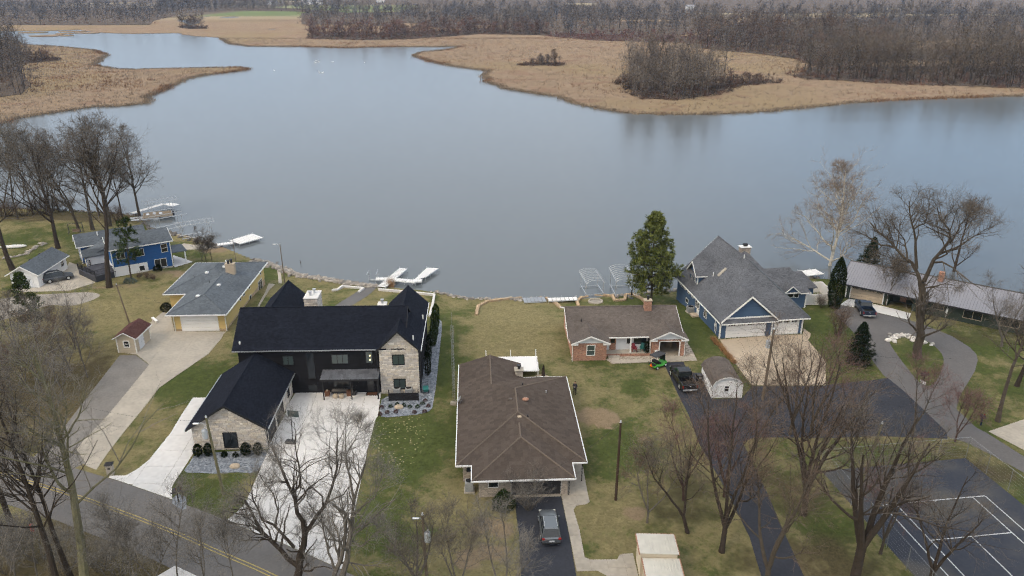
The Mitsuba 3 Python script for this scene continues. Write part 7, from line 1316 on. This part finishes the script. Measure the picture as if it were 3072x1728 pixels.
wire(T2, (1.7, 64.7, 2.6), .8, 'service cable from the dark brown pole to the garage eave of the brown house'); wire(T3, T2 + [0, 0, -.2], 1.6, 'sagging cable between the plain brown pole and the tall grey pole'); wire(T3 - [0, 0, .3], (31.5, 102.0, 2.6), .7, 'service cable from the tall grey pole to the slate blue house'); wire(T3 - [0, 0, .2], (50, 80, 8), 1.2, 'cable that leaves the tall grey pole to the east')
wire(T1, T4, 1.3, 'cable over the white court between two poles with cans'); wire(T1 - [0, 0, .4], T9, 1.5, 'cable across the side drive to the thin pole'); wire(T6, (-46, 105, 3.0), .5, 'service cable from the short pole to the yellow house'); wire(T5, T3 - [0, 0, .3], 1.3, 'cable from the leaning mossy pole to the tall grey pole')
# lattice aerial mast and dish beside the brown roofed house
mt = thing('lattice_mast', 'thin lattice aerial mast beside the brown roofed house', 'mast'); mx, my = (-7.03,83.69); R_ = .16
V = [(mx + R_ * math.cos(a), my + R_ * math.sin(a)) for a in (1.57, 3.67, 5.76)]
for x, y in V: put('rail', MB().tube([(x, y, 0), (x, y, 10.6)], .022, 5), 'm_steel', mt)
m = MB()
for i in range(26):
    for j in range(3): m.tube([(*V[j], .2 + i * .4), (*V[(j + 1) % 3], .4 + i * .4)], .012, 3, cap=False)
put('lacing', m, 'm_steel', mt, kind='stuff', label='zigzag lacing of the mast'); put('tip', MB().tube([(mx, my, 10.5), (mx, my, 12.2)], .018, 5), 'm_steel', mt); put('footing', MB().box(mx - .45, mx + .3, my - .3, my + .3, 0, .3), 'm_concrete', mt)
sd = thing('satellite_dish', 'grey satellite dish at the eave of the brown roofed house', 'dish'); bx_, by_ = -6.0, 79.5
a = np.linspace(0, 1.0, 6); prof = np.stack([.45 * a, .13 * a * a], 1); dish = trimesh.creation.revolve(prof, sections=18); dish.apply_transform(trimesh.transformations.translation_matrix([bx_, by_, 3.0]) @ trimesh.transformations.rotation_matrix(-1.0, [0, 1, 0])); put('reflector', dish, 'm_steel', sd); put('arm', MB().tube([(bx_, by_, 2.2), (bx_ + .1, by_, 2.95)], .03, 5).tube([(bx_, by_, 3.0), (bx_ - .45, by_, 3.05)], .015, 4), 'm_steel', sd)
def mailbox(xy, label, deg=0, post='m_black', box='m_black', wide=1, h=1.05):
    t = thing('mailbox', label, 'mailbox'); F = Frame(xy[0], xy[1], 0, deg); put('post', MB().box(-.06, .06, -.06, .06, 0, h).box(-.3 * wide, .3 * wide, -.05, .05, h - .12, h - .02), post, t, F)
    for i in range(wide):
        o = (i - (wide - 1) / 2) * .45; b = MB(); th = np.linspace(0, math.pi, 9); pts = [(o + .17 * math.cos(q), .17 * math.sin(q)) for q in th] + [(o - .17, -.18), (o + .17, -.18)]; b.mesh(hull([(x, y, h + .18 + z) for x, z in pts for y in (-.3, .3)])); k = put('box', b, box, t, F); put('flag', MB().box(o + .175, o + .19, -.1, .05, h + .2, h + .42), 'm_taillight', k, F); put('door', MB().box(o - .15, o + .15, -.312, -.3, h + .02, h + .28), 'm_darkmetal', k, F)
mailbox((-32.98,64.45), 'pair of black mailboxes on one post in the blue stones by the road', 20, wide=2, h=1.2)
mailbox((52.86,89.34), 'black mailbox with pale stones at its foot on the tip of the grass island', 10, wide=2)
mailbox((54.38,78.82), 'black mailbox on a blue post beside the last bend of the lane', 20, 'm_paintblue')
rocks('mailbox_stones', 'pale stones piled round the foot of the island mailbox', [(52.75,89.47), (52.83,88.67)], 14, .15, .18, 507, ((.6, .6, .62), (.5, .5, .5)))
bn = thing('mailbox_pillar', 'pale square pillar with dark lid at the mouth of the lane', 'mailbox'); F = Frame(*(-41.92,69.17), 0, 10); put('pillar', MB().mesh(rbox(-.32, .32, -.3, .3, 0, 1.25, .04)), 'm_concrete', bn, F); put('lid', hull([(s * .42, y, 1.25) for s in (-1, 1) for y in (-.42, .42)] + [(s * .1, 0, 1.5) for s in (-1, 1)]), 'm_black', bn, F); put('letter_slot', MB().box(-.12, .12, -.32, -.3, .75, .92), 'm_black', bn, F)
hy = thing('fire_hydrant', 'red fire hydrant in the leaf litter below the road', 'hydrant'); hx, hy_ = (-44.90,60.06); put('barrel', cyl(.14, 0, .62, hx, hy_, 12), 'm_hydrant' if 'm_hydrant' in scene else pr('m_hydrant', (.45, .03, .035), .5), hy); put('bonnet', MB().mesh(trimesh.creation.icosphere(2, .17).apply_scale([1, 1, .8]).apply_translation([hx, hy_, .66])), 'm_hydrant', hy); put('outlet', MB().tube([(hx - .24, hy_, .45), (hx + .24, hy_, .45)], .065, 8).tube([(hx, hy_ - .24, .42), (hx, hy_, .42)], .08, 8), 'm_hydrant', hy)
def ac_unit(xy, label, deg=0, s=.42, h=.85, mat='m_acgrey'):
    if 'm_acgrey' not in scene: pr('m_acgrey', (.33, .34, .34), .6)
    t = thing('air_conditioner', label, 'air conditioner'); F = Frame(xy[0], xy[1], float(height(*xy)) + .05, deg); put('casing', MB().mesh(rbox(-s, s, -s, s, .06, h, .04)), mat, t, F); put('pad', MB().box(-s - .12, s + .12, -s - .12, s + .12, -.1, .06), 'm_concrete', t, F); put('fan_guard', cyl(s * .82, h, h + .02, 0, 0, 16), 'm_black', t, F)
    for i in range(7): put('louvre', MB().box(-s - .012, s + .012, -s - .012, s + .012, .14 + i * .095, .17 + i * .095), 'm_steel', t, F)
    return t
ac_unit((-4.32,66.33), 'tall grey air conditioner by the side wall of the brown house', 3, .42, 1.15); ac_unit((27.91,112.90), 'grey air conditioner beside the side door of the slate blue house', 8, .5, .95); ac_unit((-14.32,86.24), 'left air conditioner behind the black screen of the dark house', 2); ac_unit((-12.86,86.24), 'right air conditioner behind the black screen of the dark house', 2)
sc = thing('utility_screen', 'low black slatted screen round the air conditioners at the stone wing', 'fence'); F = Frame(*(-15.07,84.45), 0, 2)
for i in range(9): put('slat', MB().box(0, 4.5 * .8, -.02, .02, .06 + i * .115, .16 + i * .115), 'm_black', sc, F)
for x in (0, 1.8, 3.6): put('post', MB().box(x - .05, x + .05, -.05, .05, 0, 1.55 if x != 1.8 else 1.1), 'm_black', sc, F)
# porch furniture of the dark house
so = thing('sofa', 'grey outdoor sofa against the black wall under the porch', 'sofa'); F = Frame(*(-22.52,86.08), .04, 2); pr('m_cushion', grain((.17, .155, .14), .15, 4.), .9); put('base', MB().box(0, 2.1, 0, .8, .1, .32), 'm_darkmetal', so, F); put('seat_cushion', MB().mesh(rbox(.05, 2.05, 0, .62, .32, .5, .05)), 'm_cushion', so, F); put('back_cushion', MB().mesh(rbox(.05, 2.05, .55, .8, .45, .92, .06)), 'm_cushion', so, F)
for q, l in (((-22.90,85.75), 'square wooden side table left of the porch sofa'), ((-20.25,85.88), 'square wooden side table right of the porch sofa')):
    t = thing('side_table', l, 'table'); F = Frame(*q, .04, 2); put('table_top', MB().mesh(rbox(-.3, .3, -.3, .3, .55, .62, .02)), 'm_brick' if False else ('m_cedar' if 'm_cedar' in scene else pr('m_cedar', grain((.15, .07, .04), .3, 4.), .7)), t, F); put('body', MB().box(-.27, .27, -.27, .27, 0, .55), 'm_cedar', t, F)
ln = thing('lantern', 'small lantern on the left wooden side table of the porch', 'lantern'); F = Frame(*(-22.90,85.75), .66, 2); put('cage', MB().mesh(rbox(-.09, .09, -.09, .09, 0, .25, .015)), 'm_orange' if False else 'm_tanconcrete', ln, F); put('lid', cyl(.1, .25, .33, 0, 0, 8, .03), 'm_black', ln, F)
for i, q in enumerate(((-21.80,85.20), (-21.03,85.20))): t = thing('pouf', ('left round cream pouf before the porch sofa', 'right round cream pouf before the porch sofa')[i], 'pouf', 'cream poufs before the sofa'); b = trimesh.creation.icosphere(3, .34); b.vertices[:, 2] = np.sign(b.vertices[:, 2]) * np.minimum(np.abs(b.vertices[:, 2]), .24); b.apply_translation([*q, .29]); put(None, b, 'm_tanconcrete', t, smooth=50)
pl_ = thing('planter', 'dark barrel planter beside the right wooden side table', 'planter'); F = Frame(*(-19.63,86.02), .04); put('pot', cyl(.26, 0, .55, 0, 0, 12, .34), 'm_darkmetal', pl_, F); put('soil', cyl(.3, .5, .53, 0, 0, 12), 'm_cedar', pl_, F)
dm = thing('doormat', 'dark red patterned doormat before the porch door', 'mat'); F = Frame(*(-18.16,85.88), .045, 2); put('border', MB().box(0, 1.5, -.15, .85, 0, .02), 'm_black', dm, F); put('field', MB().box(.14, 1.36, 0, .7, .02, .026), 'm_cedar', dm, F)
bh = thing('basketball_hoop', 'portable basketball hoop with black base on the white court', 'basketball hoop'); F = Frame(*(-24.71,75.05), .04, -10); put('base', MB().mesh(rbox(-.55, .55, -.35, .35, 0, .32, .1)), 'm_darkmetal', bh, F); put('pole', MB().tube([(.3, 0, .2), (.25, .25, 1.8), (.2, .45, 3.0)], .05, 6), 'm_black', bh, F); put('backboard', MB().box(-.45, .85, 1.0, 1.03, 2.75, 3.55), 'm_glass2', bh, F); put('bracket', MB().tube([(.2, .45, 3.0), (.2, 1.0, 3.1)], .035, 5), 'm_black', bh, F); put('rim', MB().mesh(trimesh.creation.torus(.23, .012, 18, 5).apply_translation([.2, 1.28, 2.95])), 'm_orange', bh, F); put('net', MB().mesh(trimesh.Trimesh(*tubes(np.array([[(.2 + .23 * math.cos(a), 1.28 + .23 * math.sin(a), 2.95), (.2 + .12 * math.cos(a + .4), 1.28 + .12 * math.sin(a + .4), 2.55)] for a in np.linspace(0, 6, 10)]), np.full((10, 2), .006), 3), process=False)), 'm_white', bh, F)
tb = thing('trash_bin', 'black wheeled rubbish bin between the black pickup and the barn shed', 'bin'); F = Frame(*(23.99,89.21), .03, 4); put('bin', hull([(s * .27, y, 0) for s in (-1, 1) for y in (-.27, .27)] + [(s * .36, y, 1.1) for s in (-1, 1) for y in (-.38, .38)]), 'm_black', tb, F); put('lid', MB().mesh(rbox(-.38, .38, -.42, .40, 1.1, 1.18, .03)), 'm_darkmetal', tb, F); put('label_plate', MB().box(-.14, .14, -.395, -.37, .72, .95), 'm_steel', tb, F)
bk = thing('bench', 'white slab bench on the concrete by the yellow house', 'bench'); F = Frame(*(-53.95,108.35), .05, 42); put('seat', MB().mesh(rbox(-.2, .2, -.95, .95, .40, .48, .02)), 'm_white', bk, F)
for y in (-.7, .7): put('leg', MB().box(-.16, .16, y - .06, y + .06, 0, .4), 'm_white', bk, F)
def chair(xy, label, deg, mat, z=0.):
    t = thing('lawn_chair', label, 'chair'); F = Frame(xy[0], xy[1], z, deg); put('seat', MB().mesh(rbox(-.27, .27, -.25, .28, .36, .42, .02)), mat, t, F); put('backrest', hull([(s * .27, .24 + a, .40) for s in (-1, 1) for a in (0, .04)] + [(s * .24, .46 + a, 1.0) for s in (-1, 1) for a in (0, .04)]), mat, t, F)
    for s in (-1, 1):
        put('armrest', MB().box(s * .33 - .06, s * .33 + .06, -.3, .3, .58, .62), mat, t, F)
        for y in (-.24, .24): put('leg', MB().box(s * .3 - .03, s * .3 + .03, y - .03, y + .03, 0, .58), mat, t, F)
HR = Frame(8.2, 95.4, 0, 2.2); pr('m_redplastic', (.22, .03, .04), .5); pr('m_teal', (.03, .16, .15), .5)
chair(HR([8.7, 1.8, 0])[:2], 'dark red porch chair beside the white post of the ranch', 10, 'm_redplastic', .43); chair(HR([9.9, 1.85, 0])[:2], 'teal porch chair on the ranch porch', -10, 'm_teal', .43)
chair(HR([11.75, .35, 0])[:2], 'small white chair at the brick pier of the open garage', 30, 'm_white', .04); chair(HR([14.0, 3.6, 0])[:2], 'pale chair inside the open garage of the ranch', -30, 'm_tanconcrete', .05)
shrub(thing('potted_shrub', 'dark green shrub at the end of the ranch porch', 'shrub'), *HR([10.4, 1.55, 0])[:2], .45, .45, 1.7, 600, DG, 260, z=.42); shrub(thing('low_shrub', 'dark brown low shrub in the pebble bed before the ranch porch', 'shrub'), *(17.27,97.22), 1.1, .35, .45, 601, ((.03, .018, .014), (.07, .045, .03)), 200); shrub(thing('low_shrub', 'green low shrub in the pebble bed next to the open garage', 'shrub'), *(18.59,97.58), .7, .3, .45, 602, ((.02, .03, .01), (.05, .06, .02)), 130)
rg = np.random.default_rng(610)
for i in range(16):
    q = np.array((28.94,102.09)) * (1 - i / 15) + np.array((29.89,94.89)) * (i / 15); k = thing('ornamental_grass', f'tan cut grass tuft in the row along the tan driveway, {ORD[i]} from the house', 'grass tuft', 'grass tufts along the tan driveway'); n = 170; d = unit(np.c_[rg.normal(0, .55, (n, 2)), np.ones(n)]); o = np.c_[rg.normal(0, .12, (n, 2)) + q + rg.normal(0, .08, 2), np.zeros(n)]; w = unit(np.cross(d, rg.normal(size=d.shape))) * .022; L = rg.uniform(.35, .75, (n, 1))
    put(None, MB().add(np.stack([o - w, o + w, o + d * L], 1).reshape(-1, 3), np.arange(3 * n).reshape(-1, 3), np.array((.34, .20, .10)) * rg.uniform(.85, 1.2)), 'm_woods', k, color=True)
sw = thing('swing_frame', 'dark swing frame on the far left lawn', 'swing'); F = Frame(*(-90.09,152.49), float(height(*(-90.09,152.49))), 20)
for x in (0, 2.6): put('leg', MB().tube([(x, -.7, 0), (x, 0, 2.2), (x, .7, 0)], .045, 5), 'm_darkmetal', sw, F)
put('beam', MB().tube([(0, 0, 2.2), (2.6, 0, 2.2)], .05, 5), 'm_darkmetal', sw, F); put('seat', MB().box(.6, 2.0, -.25, .25, .5, .58).box(.6, 2.0, .22, .28, .58, 1.0), 'm_wood', sw, F); put('chain', MB().tube([(.65, 0, 2.2), (.65, 0, .55)], .012, 4).tube([(1.95, 0, 2.2), (1.95, 0, .55)], .012, 4), 'm_darkmetal', sw, F)
cv = thing('canoe', 'white covered canoe lying on the planting bed of the far left lawn', 'boat'); F = Frame(*(-96.21,143.70), .15, -78); put(None, loft([(-2.3, .05, .03, .1, .3), (-1.6, .3, .24, -.02, .38), (0, .42, .34, -.05, .42), (1.6, .3, .24, -.02, .38), (2.3, .05, .03, .1, .3)]), 'm_white', cv, F, smooth=40)
bl = thing('mower_cart', 'teal garden cart on the stones beside the stone wing', 'cart'); F = Frame(*(-10.77,86.44), .03, 10); put('tub', hull([(s * .25, y, .35) for s in (-1, 1) for y in (-.4, .4)] + [(s * .35, y, .75) for s in (-1, 1) for y in (-.55, .55)]), 'm_teal', bl, F)
for s in (-1, 1): put('wheel', MB().mesh(trimesh.creation.cylinder(.2, .1, sections=12).apply_transform(trimesh.transformations.translation_matrix([s * .35, 0, .2]) @ trimesh.transformations.rotation_matrix(1.571, [0, 1, 0]))), 'm_rubber', bl, F)
put('handle', MB().tube([(-.3, .5, .7), (-.3, 1.0, 1.0), (.3, 1.0, 1.0), (.3, .5, .7)], .02, 5), 'm_darkmetal', bl, F)
um = thing('patio_umbrella', 'closed black patio umbrella on the pebble bed by the tall pine', 'umbrella'); F = Frame(*(20.06,121.82), float(height(*(20.06,121.82)))); put('cover', cyl(.16, .7, 2.3, 0, 0, 10, .05), 'm_black', um, F); put('pole', MB().tube([(0, 0, 0), (0, 0, 2.45)], .03, 6), 'm_darkmetal', um, F); put('base', cyl(.35, 0, .1, 0, 0, 12), 'm_darkmetal', um, F)
st = thing('stump', 'dark broken stump behind the brown roofed house', 'stump'); sx_, sy_ = (4.08,90.97); rg = np.random.default_rng(3); th = np.arange(9) * .698; put('trunk', MB().add(np.vstack([np.stack([sx_ + .3 * np.cos(th), sy_ + .3 * np.sin(th), th * 0 - .2], 1), np.stack([sx_ + .18 * np.cos(th), sy_ + .18 * np.sin(th), rg.uniform(.7, 1.9, 9)], 1)]), [[i, (i + 1) % 9, 9 + (i + 1) % 9, 9 + i] for i in range(9)]), 'm_barkdark', st); put('root', MB().tube([(sx_ - .2, sy_, .1), (sx_ - 1.0, sy_ + .1, .05)], [.15, .05], 6).tube([(sx_ + .2, sy_, .1), (sx_ + .7, sy_ - .2, .05)], [.14, .05], 6), 'm_tanconcrete', st)
for i, q in enumerate(((-130.69,541.58), (-127.66,536.07), (-117.70,532.46), (-140.85,478.98), (-112.50,471.77), (-109.77,468.24), (-95.98,528.01), (-128.38,529.78))):
    t = thing('swan', 'tiny white swan resting far out on the open lake', 'bird', 'swans on the lake'); F = Frame(*q, WATER, RNG.uniform(0, 360)); put(None, hull([(0, -.55, .12), (0, .5, .12), (.3, 0, .15), (-.3, 0, .15), (0, -.75, .42), (.2, -.2, .5), (-.2, -.2, .5), (0, .4, .38)]), 'm_white', t, F); put('neck', MB().tube([(0, .42, .3), (0, .62, .6), (0, .52, .95), (0, .68, 1.0), (0, .84, .93)], [.10, .07, .06, .075, .03], 6), 'm_white', t, F)
dk2 = thing('debris_twig', 'dark snag of twigs standing in the shallow water off the left shore', 'snag'); put(None, MB().tube([(*(-39.78,139.01), WATER - .3), (*(-39.84,139.43), WATER + .7)], .04, 5).tube([(*(-39.80,139.19), WATER + .2), (*(-40.06,139.56), WATER + .7)], .03, 4), 'm_barkdark', dk2)
# fence round the court
cf = thing('court_fence', 'tall wire fence on thin steel posts round the tennis court', 'fence')
FP_ = [(-8.7, -24), (-8.7, 6.3), (8.1, 6.5), (9.0, -24)]; m = MB()
for (a, b) in zip(FP_[:-1], FP_[1:]):
    n = max(1, round(math.dist(a, b) / 3.1))
    for i in range(n + 1): q = np.array(a) + (np.array(b) - np.array(a)) * i / n; p = court_xy(*q); put('post', MB().tube([(*p, 0), (*p, 2.6)], .03, 5), 'm_steel', cf)
    put('top_rail', MB().tube([(*court_xy(*a), 2.58), (*court_xy(*b), 2.58)], .016, 4), 'm_steel', cf)
    for z in np.arange(.25, 2.5, .32): m.tube([(*court_xy(*a), z), (*court_xy(*b), z)], .004, 3, cap=False)
put('wire', m, 'm_steel', cf, kind='stuff', label='thin fence wires')
# far buildings at the edge of the fields
for xy, l, sz in (((-475.66,1883.15), 'long white farm building beyond the green field', (46, 14, 6)), ((-554.82,1883.15), 'low pale farm shed beside the far field', (22, 9, 5)), ((322.32,1533.05), 'white farmhouse glimpsed through the far trees', (14, 9, 6)), ((-334.32,2058.91), 'pale house at the far edge of the green field', (20, 10, 6))):
    t = thing('farm_building', l, 'building'); F = Frame(xy[0], xy[1], MARSH_TOP, 5); a, b, c = sz; put('wall', MB().box(0, a, 0, b, -1, c), 'm_whitesiding', t, F); roof(t, F, gable_planes(-.5, a + .5, -.5, b + .5, c, c + b * .3, 'u'), 'm_metalroof', .3); put('door', MB().box(a * .4, a * .55, -.06, 0, 0, c * .7), 'm_gablewhite', t, F)


# ================================================================ AIR
scene['air'] = {'type': 'homogeneous', 'albedo': {'type': 'rgb', 'value': [.93, .95, .97]}, 'sigma_t': {'type': 'rgb', 'value': [.000050, .000062, .000085]}}
scene['haze'] = {'type': 'cube', 'to_world': T().translate([0, 2500, 24]).scale([3600, 3300, 30]), 'bsdf': {'type': 'null'}, 'interior': {'type': 'ref', 'id': 'air'}}
labels['haze'] = {'label': 'thin blue grey haze over the far woods', 'category': 'haze', 'kind': 'stuff'}
scene['camera']['medium'] = {'type': 'ref', 'id': 'air'}
